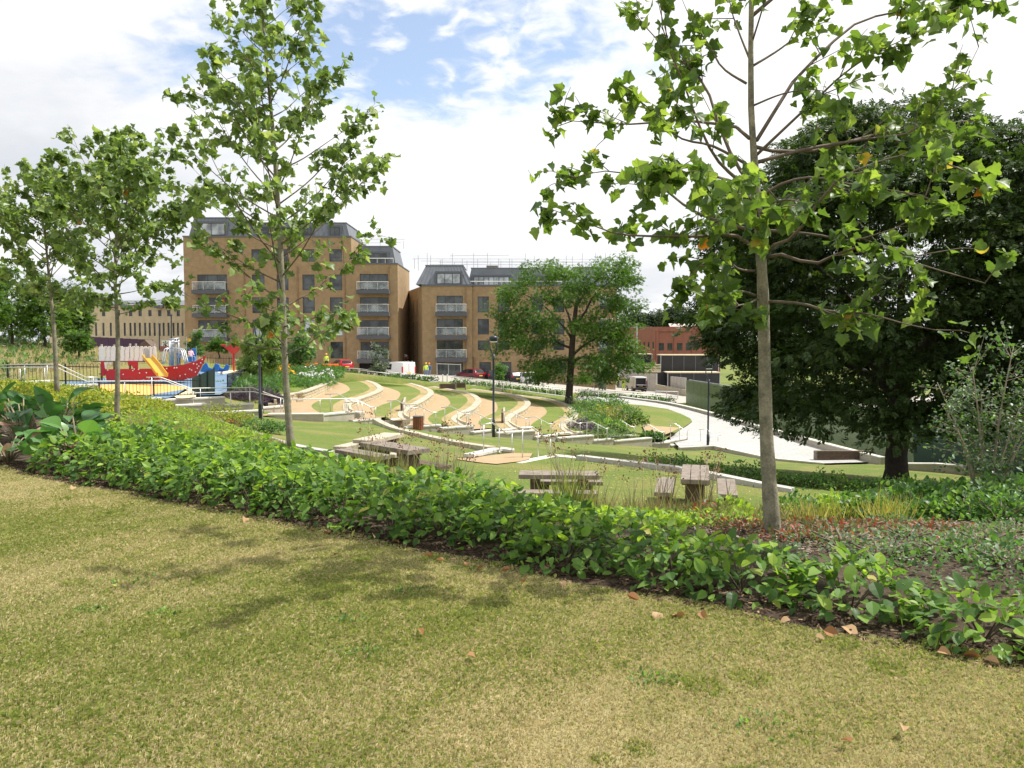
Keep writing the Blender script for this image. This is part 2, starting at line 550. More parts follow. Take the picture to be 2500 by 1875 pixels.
G_LAV = leafmat('petal_lavender', [(0.0, (0.10, 0.07, 0.11)), (0.6, (0.16, 0.11, 0.17)), (1.0, (0.15, 0.17, 0.12))], 0.2, (1.2, 1.1, 1.2), 0.6)
G_STRAW = leafmat('blade_straw', [(0.0, (0.322, 0.295, 0.134)), (0.4, (0.474, 0.412, 0.224)), (1.0, (0.608, 0.527, 0.322))], 0.35, (1.2, 1.15, 0.9), 0.6, 0.3)
G_BLADE = leafmat('blade_green', [(0.0, (0.160, 0.210, 0.050)), (0.6, (0.260, 0.294, 0.084)), (1.0, (0.386, 0.378, 0.143))], 0.38, (1.3, 1.4, 0.8), 0.5, 0.3)
G_BROWN = leafmat('blade_brown', [(0.0, (0.17, 0.22, 0.06)), (0.35, (0.28, 0.28, 0.10)), (0.6, (0.33, 0.27, 0.14)), (0.8, (0.32, 0.22, 0.14)), (1.0, (0.24, 0.31, 0.08))], 0.3, (1.3, 1.3, 0.9), 0.6)
G_SEED = leafmat('seed_head', [(0.0, (0.15, 0.085, 0.04)), (1.0, (0.29, 0.18, 0.10))], 0.15, (1.2, 1, 0.8), 0.8)
G_DRYLEAF = leafmat('leaf_dry', [(0.0, (0.23, 0.10, 0.035)), (0.5, (0.36, 0.20, 0.09)), (1.0, (0.45, 0.33, 0.19))], 0.2, (1.2, 1.1, 0.9), 0.7)

# ------------------------------------------------------------------ lie of the land
def C(px, py, Yd):
    return tuple(gd(px, py, Yd))
HL = 1.211
def dline(x, y):
    """signed distance beyond the front edge of the planting bed"""
    return (y - 5.47 + 0.683 * x) / HL

# front stair wall: (px0, py0, px1, py1, Y at the middle)
NEAR_SEG = [(19, 932, 131, 928, 36.0), (55, 942, 120, 941, 35.2), (120, 954, 240, 951.5, 35.6), (289, 976, 395, 970.5, 36.4), (397, 990, 505, 985, 37.0),
            (519, 1006, 642, 1000.5, 38.2), (653, 1010.5, 790, 1011 - 2, 39.8), (790, 1010.5, 867, 1003.5, 41.0), (861.5, 1026, 930, 1019.5, 42.0),
            (991, 1042.5, 1078, 1036, 42.9), (1079, 1044.4, 1157, 1038.6, 43.75), (1157, 1054, 1211, 1048, 44.4), (1215, 1056, 1306.6, 1050, 45.3),
            (1308.6, 1066, 1361, 1060, 46.3), (1364, 1068.7, 1450.5, 1062, 47.3), (1449, 1074.5, 1499, 1070, 48.4), (1500, 1076, 1592, 1068, 50.0),
            (1590, 1082, 1636, 1079, 51.3), (1638, 1086.7, 1741, 1079, 53.0)]
FAR_SEG = [(130, 941, 240, 937, 38.2), (397, 974.6, 549, 968, 38.9), (550, 987, 620, 984, 39.8), (641, 994, 692, 990, 41.3), (850, 1003.5, 879, 1006, 42.6),
           (937, 1026, 1010, 1018.6, 43.9), (1050, 1038, 1150, 1033, 45.4), (1215, 1050.5, 1296, 1042, 46.6), (1353, 1058.5, 1423, 1054, 48.6),
           (1490, 1066, 1554, 1061.5, 51.0), (1620, 1079, 1679, 1068, 53.0)]
def seg_ends(s):
    z = gd((s[0] + s[2]) / 2, (s[1] + s[3]) / 2, s[4]).z
    a, b = gp(s[0], s[1], z), gp(s[2], s[3], z)
    # keep a level wall straight and believable in plan
    mid = (a + b) / 2
    a.y = max(min(a.y, mid.y + 1.2), mid.y - 1.2)
    b.y = max(min(b.y, mid.y + 1.2), mid.y - 1.2)
    return a, b, z

KERB1 = [(917, 1026, 40.5), (936, 1037, 39), (966, 1049, 37), (1007, 1059, 35), (1061, 1072, 32.5), (1129, 1086, 30), (1200, 1097, 28)]
KERB2 = [(1412, 1118, 27), (1543, 1134, 25.5), (1657, 1147, 24), (1750, 1165, 22.5), (1794, 1173, 22), (1935, 1204, 21)]
KERB3 = [(490, 1012, 32), (530, 1030, 29), (575, 1048, 26.8), (620, 1060, 25.4), (690, 1083, 23.3), (740, 1095, 22.4), (830, 1112, 21), (930, 1150, 18.5)]
CP = [(2.1, 6.5, 0), (-3.6, 13, -.2), (-8.4, 17, -.15), (-12, 21, .05), (0, 7.5, -.05), (-3, 9.5, 0), (-7, 13, 0), (-14, 17, .1), (-22, 24, .3), (4, 6, 0), (6, 7.2, -.15),
      (4, 9, -.4), (8, 10, -.5), (0.5, 10, -.6), (-2, 13.6, -.8), (12, 9, -.3), (0.5, 13.6, -1.9), (-1.2, 15.2, -1.75), (4, 13.6, -1.85),
      (1, 18, -2.15), (4, 18, -2.1), (7, 19, -2.25), (-3.5, 20, -1.65), (9, 15, -1.6), (14, 18, -2.2), (20, 15, -1.6), (30, 25, -3.2), (30, 36, -4.6), (40, 45, -5), (60, 60, -5.4),
      C(240, 968, 31), C(289, 995, 36.2), C(140, 975, 34.5), C(60, 955, 34.3), C(420, 1006, 36), C(560, 1020, 37), C(760, 1034, 39.5), C(950, 1040, 41.5),
      (-34, 34, .2), (-45, 45, .4), (-60, 60, .8), (-40, 62, .3), (-35, 46, .1), (-34, 75, .2), (-31, 40, -.5),
      C(1728, 1093, 51.5), C(1205, 1064, 43), C(636, 1023, 38.2), C(1280, 1119, 27), C(1200, 1137, 25),
      C(1880, 1119, 46), C(1993, 1130, 45), C(2140, 1133, 43), C(2350, 1159, 38.7), C(2500, 1167, 36.6), (14.9, 31, -3.95), C(1700, 1130, 37), C(1500, 1105, 35), C(2300, 1185, 33),
      (-27, 43, -1.2), (-18, 43, -1.25), (-14, 46, -1.2), (-27, 72, -1.0), (-15, 72, -1.3), (-22, 57, -1.2),
      C(800, 916, 86), C(876, 926, 86), C(954, 924, 86), C(990, 935, 86), C(1072, 933, 85), C(1167, 942, 84), C(1380, 969, 81), C(1430, 975, 79), C(1388, 984, 70.8),
      (-40, 97, -2.1), (-20, 96, -2.5), (-10, 97, -2.8), (0, 98, -3.4), (8, 99, -4.2), (14, 105, -5.0), (17, 112, -5.6), (26, 115, -6), (40, 110, -6), (45, 85, -5.8), (30, 70, -5.4),
      (-40, 130, -1.6), (20, 150, -6.5), (-70, 100, 0.6), (-80, 140, 0.4), (0, 160, -4.6), (80, 160, -7), (-120, 60, 2), (120, 60, -6), (60, 20, -2.6), (0, 220, -6), (-120, 220, -2), (120, 220, -8)]
for s_ in NEAR_SEG:
    a_, b_, z_ = seg_ends(s_)
    m_ = (a_ + b_) / 2
    CP.append((m_.x + 0.25, m_.y - 0.45, z_ - 0.38))
for k_ in (KERB1, KERB2, KERB3):
    CP += [tuple(gd(*p) - Vector((0, 0, 0.05))) for p in k_]
_cp = np.array(CP)
def _phi(r2):
    return 0.5 * r2 * np.log(r2 + 1e-9)
def _fit():
    n = len(_cp)
    d = _cp[:, None, :2] - _cp[None, :, :2]
    K = _phi((d ** 2).sum(-1)) + np.eye(n) * 6.0
    P = np.c_[np.ones(n), _cp[:, :2]]
    A = np.block([[K, P], [P.T, np.zeros((3, 3))]])
    return np.linalg.solve(A, np.r_[_cp[:, 2], 0, 0, 0])
_w = _fit()
def _sstep(v, a, b):
    t = np.clip((v - a) / (b - a), 0, 1)
    return t * t * (3 - 2 * t)
def H(x, y):
    x = np.atleast_1d(np.asarray(x, float))
    y = np.atleast_1d(np.asarray(y, float))
    out = np.empty(x.shape)
    xf, yf, of = x.ravel(), y.ravel(), out.ravel()
    for i in range(0, len(xf), 20000):
        xx, yy = xf[i:i + 20000], yf[i:i + 20000]
        r2 = (xx[:, None] - _cp[None, :, 0]) ** 2 + (yy[:, None] - _cp[None, :, 1]) ** 2
        of[i:i + 20000] = _phi(r2) @ _w[:-3] + _w[-3] + _w[-2] * xx + _w[-1] * yy
    z = of.reshape(x.shape)
    far = _sstep(np.hypot(x, y - 60), 150, 260)
    z = z * (1 - far) + (-5.5 - 0.01 * x.clip(-300, 300)) * far
    d = dline(x, y)
    k = _sstep(d, 0.6, 2.6)
    return z * k
def gz(x, y):
    return float(H([x], [y])[0])

def inpoly(x, y, poly):
    c = np.zeros(x.shape, bool)
    n = len(poly)
    for i in range(n):
        x1, y1 = poly[i][:2]
        x2, y2 = poly[(i + 1) % n][:2]
        if y1 == y2:
            continue
        cond = ((y1 > y) != (y2 > y)) & (x < (x2 - x1) * (y - y1) / (y2 - y1) + x1)
        c ^= cond
    return c
def sdist(x, y, poly):
    """signed distance, positive inside"""
    best = np.full(x.shape, 1e9)
    n = len(poly)
    for i in range(n):
        x1, y1 = poly[i][:2]
        x2, y2 = poly[(i + 1) % n][:2]
        dx, dy = x2 - x1, y2 - y1
        t = np.clip(((x - x1) * dx + (y - y1) * dy) / (dx * dx + dy * dy + 1e-12), 0, 1)
        best = np.minimum(best, np.hypot(x - x1 - t * dx, y - y1 - t * dy))
    return np.where(inpoly(x, y, poly), best, -best)

# ------------------------------------------------------------------ terraces: curves read from the photograph, each on its own level
PZ = [-2.15, -2.55, -3.0, -3.4, -3.9, -4.35]
WALL_PX = [
    [(675, 985), (676, 975), (684, 968.6), (719, 960), (748, 955), (777, 944.7), (804, 933), (812, 929), (810.6, 924), (800, 919)],
    [(868, 1008), (860, 1004), (856, 989), (860, 983), (879, 973), (910, 962), (932, 952), (933.5, 944.7), (917, 934), (890, 927), (858, 922), (827, 915.6)],
    [(1003, 1024), (993.6, 1017.5), (989.5, 1012), (991.5, 1004), (1002, 993.6), (1014.5, 987), (1035, 977), (1056, 962.5), (1058, 959), (1054, 952), (1035, 943.7), (1004, 935), (977, 931), (940, 922)],
    [(1142, 1037), (1131.6, 1031.8), (1120, 1023), (1122, 1017), (1139, 1005.5), (1159, 995.8), (1172.5, 982), (1173.4, 974), (1163, 965), (1143, 957), (1116, 952), (1060, 943)],
    [(1278, 1051), (1264, 1044), (1252, 1034.7), (1246, 1029), (1247, 1021), (1260, 1009.4), (1279.4, 999.7), (1293, 988), (1293, 980), (1279.4, 970.5), (1260, 963.7), (1236.6, 959), (1211, 956), (1150, 948)],
    [(1410, 1059), (1398, 1054), (1384, 1044.4), (1380.5, 1036.6), (1388, 1029), (1404, 1019), (1410.6, 1011), (1407.7, 1001.6), (1392, 990), (1369, 980), (1341.6, 973.5), (1312, 968.6), (1283, 965.7), (1210, 957)],
]
GRASS_PX = [
    [(792, 1014), (783.5, 1009), (765, 998), (761, 989), (775, 980), (798, 973), (827, 964.5), (848, 956), (854, 949), (844, 939.5), (827, 934), (814, 931.2)],
    [(925, 1026), (921, 1019.6), (912.5, 1010), (912.5, 1002), (925, 991.5), (948, 983), (968.6, 975), (977, 964.5), (973, 956), (952, 948), (935, 944)],
    [(1060, 1040), (1054, 1033), (1045.6, 1025), (1047.7, 1016.5), (1064, 1006), (1085, 998), (1097.6, 987), (1098.6, 981), (1087, 968.6), (1060, 958.5)],
    [(1196, 1052), (1186, 1046), (1172.5, 1038.6), (1167.6, 1032.8), (1174.4, 1023), (1190, 1015), (1209.4, 1005.5), (1215, 995.8), (1209.4, 982), (1194, 976), (1175, 971.5)],
    [(1330, 1062), (1318, 1054), (1297, 1040.5), (1301, 1032.8), (1316, 1023), (1332, 1011), (1334, 1001.6), (1322, 992), (1294, 982)],
]
WH = [0.62, 0.5, 0.5, 0.5, 0.5, 0.45]

def resample(pts, n):
    P = np.array([(p[0], p[1], p[2]) for p in pts])
    # Catmull-Rom, then even spacing
    out = []
    m = len(P)
    for i in range(m - 1):
        p0, p1, p2, p3 = P[max(i - 1, 0)], P[i], P[i + 1], P[min(i + 2, m - 1)]
        for t in np.linspace(0, 1, 12, endpoint=False):
            out.append(0.5 * ((2 * p1) + (-p0 + p2) * t + (2 * p0 - 5 * p1 + 4 * p2 - p3) * t * t + (-p0 + 3 * p1 - 3 * p2 + p3) * t ** 3))
    out.append(P[-1])
    out = np.array(out)
    L = np.r_[0, np.cumsum(np.linalg.norm(np.diff(out[:, :2], axis=0), axis=1))]
    s = np.linspace(0, L[-1], n)
    return np.c_[[np.interp(s, L, out[:, k]) for k in range(3)]].T
def offset(P, d):
    """P moved sideways by d (positive: to the left of the way it runs)"""
    T = np.gradient(P[:, :2], axis=0)
    T /= np.linalg.norm(T, axis=1)[:, None] + 1e-9
    Q = P.copy()
    Q[:, 0] -= T[:, 1] * d
    Q[:, 1] += T[:, 0] * d
    return Q

_sl = []
for s_ in NEAR_SEG:
    a_, b_, z_ = seg_ends(s_)
    _sl += [(a_.x, a_.y), (b_.x, b_.y)]
_sl.sort()
_slx, _sly = np.array([p[0] for p in _sl]), np.array([p[1] for p in _sl])
def behind_stairs(P, gap=0.42):
    """keeps the near ends of the terraces behind the stair wall"""
    P = np.array(P, float)
    yl = np.interp(P[:, 0], _slx, _sly) + gap
    P[:, 1] = np.maximum(P[:, 1], yl)
    return P
WALL, WTOP, WBASE = [], [], []
for k, px in enumerate(WALL_PX):
    # the wall is low where it meets the stairs and gains height along its bend
    nn = len(px)
    zs = [PZ[k] + 0.24 + (WH[k] - 0.24) * min(1.0, i / (nn * 0.45)) for i in range(nn)]
    if k == 0:
        zs = [PZ[k] + 0.32 + (WH[k] - 0.32) * min(1.0, i / (nn * 0.4)) for i in range(nn)]
    W3 = behind_stairs(resample([gp(a, b, z) for (a, b), z in zip(px, zs)], 90), 0.5)
    tip = int(np.argmax((W3[:, 0] / W3[:, 1])[20:80])) + 20
    f = np.clip((np.arange(90) - tip) / 22.0, 0, 1)
    base = W3.copy()
    base[:, 2] = np.minimum(PZ[k] + f * (WH[k] - 0.10), W3[:, 2] - 0.1)
    WALL.append((W3, tip))
    WBASE.append(base)

def strip_poly(name, A, B, m, kind='structure', zoff=0.0, sub=True):
    """surface between two curves in plan, heights kept"""
    pts = [Vector(p) for p in A] + [Vector(p) for p in B[::-1]]
    tri = geometry.tessellate_polygon([[Vector((p.x, p.y, 0)) for p in pts]])
    mb = MB()
    mb.raw([(p.x, p.y, p.z + zoff) for p in pts], [tuple(t) for t in tri])
    o = mb.build(name, m)
    for p in o.data.polygons:
        pass
    bm = bmesh.new()
    bm.from_mesh(o.data)
    for f_ in bm.faces:
        f_.normal_update()
        if f_.normal.z < 0:
            f_.normal_flip()
    bm.to_mesh(o.data)
    bm.free()
    return tag(o, kind=kind)

# ground materials -------------------------------------------------
def lawnmat(name, a, b, dry, dry_amt=0.3, edge=False, stripe=0.0):
    m, g, p, out = principled(name)
    tcd = g.n('TexCoord')
    v = tcd.outputs['Object']
    n1 = g.noise(v, 0.35, 6, 0.6, 0.4)
    n2 = g.noise(v, 5.0, 6, 0.7)
    n3 = g.noise(v, 45.0, 3, 0.7)
    c = g.mix(g.smooth(n2, 0.3, 0.7), a, b)
    c = g.mix(g.math('MULTIPLY', g.smooth(n1, 0.42, 0.72), dry_amt), c, dry)
    hv = g.n('HueSaturation')
    g.l(c, hv.inputs['Color'])
    g.l(g.math('ADD', g.math('MULTIPLY', n3, 0.9), 0.55), hv.inputs['Value'])
    g.l(hv.outputs[0], p.inputs['Base Color'])
    p.inputs['Roughness'].default_value = 0.9
    p.inputs['Specular IOR Level'].default_value = 0.2
    bm_ = g.n('Bump')
    bm_.inputs['Strength'].default_value = 0.8
    bm_.inputs['Distance'].default_value = 0.03
    g.l(g.math('ADD', n3, g.math('MULTIPLY', n2, 0.7)), bm_.inputs['Height'])
    g.l(bm_.outputs[0], p.inputs['Normal'])
    MATS[name] = m
    return m
lawnmat('lawn_terrace', (0.105, 0.155, 0.030), (0.15, 0.195, 0.042), (0.27, 0.21, 0.085), 0.55)
lawnmat('gravel_margin', (0.42, 0.32, 0.17), (0.30, 0.23, 0.12), (0.20, 0.19, 0.06), 0.8)

BED_EDGE = [gd(*p) for p in KERB3]
BED_POLY = [(-60, 20)] + [(-60, 33), (-32, 34.5), (-24, 35.0), (-17.5, 36.2), (-13.5, 37.3)] + [(p.x, p.y) for p in BED_EDGE[:7]] + [(-3.2, 16.8), (-1.5, 14.6), (0.5, 13.6), (3.6, 13.6), (6.0, 15.2), (7.4, 18.6), (8.0, 20.4), (10, 21.2), (15, 22.5), (30, 27), (60, 30), (60, -40), (11.6, -2.46), (0, 5.47), (-6.2, 9.7), (-20, 19.1)]
ROAD_POLY = [(-90, 91), (-25, 89.5), (-8, 89.5), (4, 88), (9, 87.5), (17.6, 82.5), (18.2, 84), (60, 84), (60, 135), (-90, 135)]

def groundmat():
    m, g, p, out = principled('ground')
    tcd = g.n('TexCoord')
    v = tcd.outputs['Object']
    dl = g.n('Attribute', attribute_name='d_line').outputs['Fac']
    db = g.n('Attribute', attribute_name='d_bed').outputs['Fac']
    dr = g.n('Attribute', attribute_name='d_road').outputs['Fac']
    nw = g.noise(v, 1.6, 5, 0.65)
    nb = g.noise(v, 0.42, 6, 0.6, 0.5)
    nm = g.noise(v, 6.0, 6, 0.7)
    nf = g.noise(v, 60.0, 4, 0.75)
    # dry mown lawn near the viewer
    dry = g.mix(g.smooth(nm, 0.3, 0.7), (0.32, 0.275, 0.13), (0.46, 0.385, 0.21))
    grn = g.mix(g.smooth(nm, 0.3, 0.7), (0.19, 0.205, 0.062), (0.27, 0.27, 0.095))
    near = g.mix(g.smooth(nb, 0.40, 0.62), grn, dry)
    # green park lawn
    gl = g.mix(g.smooth(nm, 0.3, 0.7), (0.095, 0.145, 0.028), (0.145, 0.185, 0.040))
    gl = g.mix(g.math('MULTIPLY', g.smooth(nb, 0.42, 0.7), 0.6), gl, (0.26, 0.215, 0.085))
    soil = g.mix(g.smooth(nm, 0.35, 0.65), (0.045, 0.032, 0.022), (0.115, 0.085, 0.060))
    chip = g.n('TexVoronoi', i_Scale=38.0)
    g.l(v, chip.inputs['Vector'])
    soil = g.mix(g.math('MULTIPLY', g.smooth(chip.outputs['Distance'], 0.35, 0.05), g.smooth(nb, 0.4, 0.6)), soil, (0.24, 0.19, 0.16))
    rough = g.mix(g.smooth(nm, 0.3, 0.7), (0.13, 0.13, 0.04), (0.24, 0.20, 0.085))
    road = g.mix(g.smooth(nm, 0.3, 0.7), (0.31, 0.285, 0.25), (0.43, 0.40, 0.355))
    wob = g.math('MULTIPLY', g.math('SUBTRACT', nw, 0.5), 0.8)
    f_near = g.smooth(g.math('ADD', dl, wob), 0.10, -0.02)
    f_bed = g.smooth(g.math('ADD', db, g.math('MULTIPLY', wob, 0.5)), -0.05, 0.05)
    f_road = g.smooth(dr, -0.05, 0.05)
    sx = g.n('SeparateXYZ')
    g.l(v, sx.inputs[0])
    f_wild = g.smooth(g.math('ADD', sx.outputs[0], g.math('MULTIPLY', nb, 4.0)), -27.0, -29.0)
    c = g.mix(f_wild, gl, rough)
    c = g.mix(f_bed, c, soil)
    c = g.mix(f_road, c, road)
    c = g.mix(f_near, c, near)
    hv = g.n('HueSaturation')
    g.l(c, hv.inputs['Color'])
    g.l(g.math('ADD', g.math('MULTIPLY', nf, 0.8), 0.6), hv.inputs['Value'])
    g.l(hv.outputs[0], p.inputs['Base Color'])
    p.inputs['Roughness'].default_value = 0.92
    p.inputs['Specular IOR Level'].default_value = 0.2
    b = g.n('Bump')
    b.inputs['Strength'].default_value = 0.8
    b.inputs['Distance'].default_value = 0.03
    g.l(g.math('ADD', nf, nm), b.inputs['Height'])
    g.l(b.outputs[0], p.inputs['Normal'])
    MATS['ground'] = m
groundmat()

# plaza and play area outlines
PLZ = -5.22
PLAZA_IN = [(1632, 1066), (1660, 1050), (1690, 1030), (1685, 1022), (1665, 1012), (1630, 999), (1570, 990), (1500, 984.5), (1440, 981), (1400, 977)]
PLAZA_OUT = [(1417, 966), (1470, 970.5), (1513, 972), (1560, 977.5), (1632, 988.5), (1674, 998), (1763, 1022), (1816, 1038), (1930, 1074), (2040, 1106), (2120, 1128)]
def plz(px, py):
    """the plaza is level near the steps and climbs gently towards the far left"""
    d = _dir(px, py)
    for Yd in np.arange(38, 110, 0.05):
        if EYE + d.z * Yd / d.y <= PLZ + 1.0 * float(_sstep(np.array(Yd), 62, 82)):
            break
    return gd(px, py, float(Yd))
P_IN = [plz(*p) for p in PLAZA_IN]
P_OUT = [plz(*p) for p in PLAZA_OUT]
P_NEAR = [gp(2010, 1131, PLZ), gp(1880, 1119, PLZ), gp(1742, 1089, PLZ), gp(1660, 1093, PLZ)]
PLAZA_POLY = [tuple(p) for p in P_OUT] + [tuple(p) for p in P_NEAR] + [tuple(p) for p in P_IN]
PLAY_POLY = [(-29, 38.0), (-22.5, 38.6), (-18.0, 39.3), (-15.0, 40.9), (-15.6, 43.5), (-17.3, 49), (-18.6, 57), (-20.2, 68), (-22.5, 73), (-27, 74), (-30, 66), (-30, 50)]
AMPH = [tuple(p) for p in offset(WALL[0][0], 0.6)[:, :2]] + [tuple(p) for p in WALL[5][0][::-1, :2]] + [(x, float(np.interp(x, _slx, _sly)) + 0.5) for x in np.linspace(2.5, -11.5, 24)]
def terrain():
    def axis(lo, hi, f0, f1, fine, coarse_n):
        a = list(np.arange(f0, f1, fine))
        l_ = list(f0 - np.geomspace(fine, f0 - lo, coarse_n))[::-1]
        r_ = list(f1 + np.geomspace(fine, hi - f1, coarse_n))
        return np.array(l_ + a + r_)
    xs = axis(-1500, 1500, -46, 36, 0.36, 22)
    ys = axis(-300, 2600, 2.0, 104, 0.36, 24)
    X, Yg = np.meshgrid(xs, ys)
    Zg = H(X, Yg)
    sunk = _sstep(sdist(X, Yg, AMPH), -0.15, 0.5)
    Zg = Zg - 3.0 * sunk * (Yg > 38)
    sp = sdist(X, Yg, [p[:2] for p in PLAZA_POLY])
    zpl = PLZ + 1.0 * _sstep(Yg, 62, 82)
    k = _sstep(sp, -0.7, 0.2)
    Zg = Zg * (1 - k) + (zpl - 0.25) * k
    sp2 = sdist(X, Yg, PLAY_POLY)
    k = _sstep(sp2, -0.7, 0.2)
    Zg = Zg * (1 - k) + (-1.45) * k
    ny, nx = X.shape
    V = np.c_[X.ravel(), Yg.ravel(), Zg.ravel()]
    i = np.arange((ny - 1) * (nx - 1))
    r, c = i // (nx - 1), i % (nx - 1)
    a = r * nx + c
    F = np.c_[a, a + 1, a + nx + 1, a + nx]
    o = quick_mesh('ground', V, F, MATS['ground'], smooth=True)
    for nm, vals in (('d_line', dline(X, Yg)), ('d_bed', sdist(X, Yg, BED_POLY)), ('d_road', sdist(X, Yg, ROAD_POLY))):
        at = o.data.attributes.new(nm, 'FLOAT', 'POINT')
        at.data.foreach_set('value', vals.ravel().astype(np.float32))
    tag(o, kind='structure')
terrain()

# terraces ---------------------------------------------------------
STONE_ME = {}
def stone_mesh(k):
    """a walling stone 1 x 1 x 1 with worn edges, face towards +Y"""
    if k not in STONE_ME:
        r = random.Random(k)
        mb = MB()
        b = 0.06
        vs = []
        for y, ins in ((0.0, 0), (0.8, 0.0), (1.0, b)):
            for x, z in ((-.5 + ins * .4, ins), (.5 - ins * .4, ins), (.5 - ins * .4, 1 - ins), (-.5 + ins * .4, 1 - ins)):
                j = 0.02 if y > 0 else 0
                vs.append((x + r.uniform(-j, j) * .5, y + r.uniform(-j, j) * 3, z + r.uniform(-j, j)))
        fs = [(3, 2, 1, 0), (8, 9, 10, 11)]
        for q in (0, 4):
            for k2 in range(4):
                fs.append((q + k2, q + (k2 + 1) % 4, q + 4 + (k2 + 1) % 4, q + 4 + k2))
        mb.raw(vs, fs)
        o = mb.build('stone', MATS['sandstone'])
        STONE_ME[k] = o.data
        bpy.data.objects.remove(o)
    return STONE_ME[k]

names_w = ['first', 'second', 'third', 'fourth', 'fifth', 'sixth']
wall_txt = ['curved stone terrace wall holding back the white and orange flower bed',
            'curved stone terrace wall with one long raised capstone near its bend',
            'curved stone terrace wall behind the wooden litter bin',
            'curved stone terrace wall that bends just left of the middle lamp post',
            'curved stone terrace wall bending midway between lamp post and locust tree',
            'lowest curved stone terrace wall beside the shrub bed under the locust tree']
for k in range(6):
    W3, tip = WALL[k]
    base = WBASE[k]
    t = thing('terrace_wall', wall_txt[k], 'stone wall', tuple(base[tip]), 'curved stone walls of the amphitheatre')
    # core behind the stones
    inn = offset(W3, 0.44)
    core = MB()
    o_in = offset(W3, 0.12)
    N = len(W3)
    vs = []
    for i in range(N):
        zb = base[i, 2] - 0.35
        zt = W3[i, 2] - 0.075
        vs += [(o_in[i, 0], o_in[i, 1], zb), (o_in[i, 0], o_in[i, 1], zt), (inn[i, 0], inn[i, 1], zt), (inn[i, 0], inn[i, 1], zb)]
    fs = []
    for i in range(N - 1):
        for q in range(4):
            q2 = (q + 1) % 4
            fs.append((i * 4 + q, i * 4 + q2, i * 4 + 4 + q2, i * 4 + 4 + q))
    fs += [(0, 1, 2, 3), ((N - 1) * 4 + 3, (N - 1) * 4 + 2, (N - 1) * 4 + 1, (N - 1) * 4)]
    core.raw(vs, fs)
    core.build('core', MATS['sandstone'], t, w=True)
    L = np.r_[0, np.cumsum(np.linalg.norm(np.diff(W3[:, :2], axis=0), axis=1))]
    def at(s, P):
        return np.array([np.interp(s, L, P[:, q]) for q in range(3)])
    # capstones
    s = 0.0
    r = random.Random(k * 31 + 5)
    ci = 0
    s_end = L[-1]
    while s < s_end - 0.3:
        ln = r.uniform(0.75, 1.05)
        e = min(s + ln, s_end)
        mb = MB()
        raised = 0.05 if (k == 1 and 6 <= ci <= 7) else 0.0
        ps = []
        for ss in (s + 0.012, (s + e) / 2, e - 0.012):
            ps.append((at(ss, offset(W3, -0.035)), at(ss, inn), float(np.interp(ss, L, W3[:, 2]))))
        vs = []
        for a_, b_, z_ in ps:
            zt = z_ + r.uniform(-0.006, 0.006) + raised
            vs += [(a_[0], a_[1], zt - 0.08 - raised), (a_[0], a_[1], zt - 0.012), (a_[0] * .97 + b_[0] * .03, a_[1] * .97 + b_[1] * .03, zt), (b_[0], b_[1], zt), (b_[0], b_[1], zt - 0.08 - raised)]
        fs = [tuple(range(4, -1, -1)), tuple(range(10, 15))]
        for i in range(2):
            for q in range(5):
                q2 = (q + 1) % 5
                fs.append((i * 5 + q, i * 5 + q2, i * 5 + 5 + q2, i * 5 + 5 + q))
        mb.raw(vs, fs)
        mb.build('capstone', MATS['sandstone_pale'], t, w=True)
        s = e
        ci += 1
    # walling stones in courses on the face, as far round as the face shows
    z0 = PZ[k] - 0.04
    nc = 3
    ch = (WH[k] - 0.085 + 0.04) / nc
    s_vis = min(L[-1], L[min(tip + 16, 89)])
    for c in range(nc):
        s = 0.05 + (c % 2) * 0.2
        while s < s_vis:
            ln = r.uniform(0.38, 0.72)
            e = min(s + ln, s_vis + 0.3)
            a_ = at(s, W3)
            b_ = at(e, W3)
            mid = (a_ + b_) / 2
            d_ = b_ - a_
            length = math.hypot(d_[0], d_[1])
            if length < 0.08:
                break
            ang = math.atan2(d_[1], d_[0])
            o = link('stone', stone_mesh(r.randrange(6)), t)
            og = ORG[t.name]
            nx, ny = -d_[1] / length, d_[0] / length     # towards the bank (left of the way)
            o.location = (mid[0] + nx * 0.13 - og.x, mid[1] + ny * 0.13 - og.y, z0 + c * ch - og.z)
            o.rotation_euler = (0, 0, ang + math.pi)
            o.scale = (length - 0.02, 0.125 + r.uniform(-0.008, 0.012), ch - 0.018)
            s = e

for k in range(5):
    G = behind_stairs(resample([gp(a, b, PZ[k]) for a, b in GRASS_PX[k]], 60))
    W3, tip = WALL[k]
    base = WBASE[k]
    # where the path runs out against its wall
    dd = np.hypot(W3[:, 0] - G[-1, 0], W3[:, 1] - G[-1, 1])
    j = max(int(np.argmin(dd)), 5)
    pin = behind_stairs(offset(base, 0.10)[:j + 1])
    pin = np.vstack([[pin[0, 0], float(np.interp(pin[0, 0], _slx, _sly)) + 0.3, PZ[k]], pin])
    G = np.vstack([[G[0, 0] + 0.1, float(np.interp(G[0, 0] + 0.1, _slx, _sly)) + 0.3, PZ[k]], G])
    o = strip_poly('terrace_path', pin, G, MATS['sand_path'])
    Wn, tipn = WALL[k + 1]
    inner = behind_stairs(offset(Wn, 1.0))
    inner[:, 2] = Wn[:, 2] - 0.03
    up = np.vstack([G, offset(base, 0.10)[j + 1:]])
    up[:, 2] += 0.0
    o = strip_poly('terrace_lawn', up, inner, MATS['lawn_terrace'])
    m2 = behind_stairs(offset(Wn, 0.42))
    m2[:, 2] = Wn[:, 2] - 0.025
    o = strip_poly('gravel_margin', inner, m2, MATS['gravel_margin'])

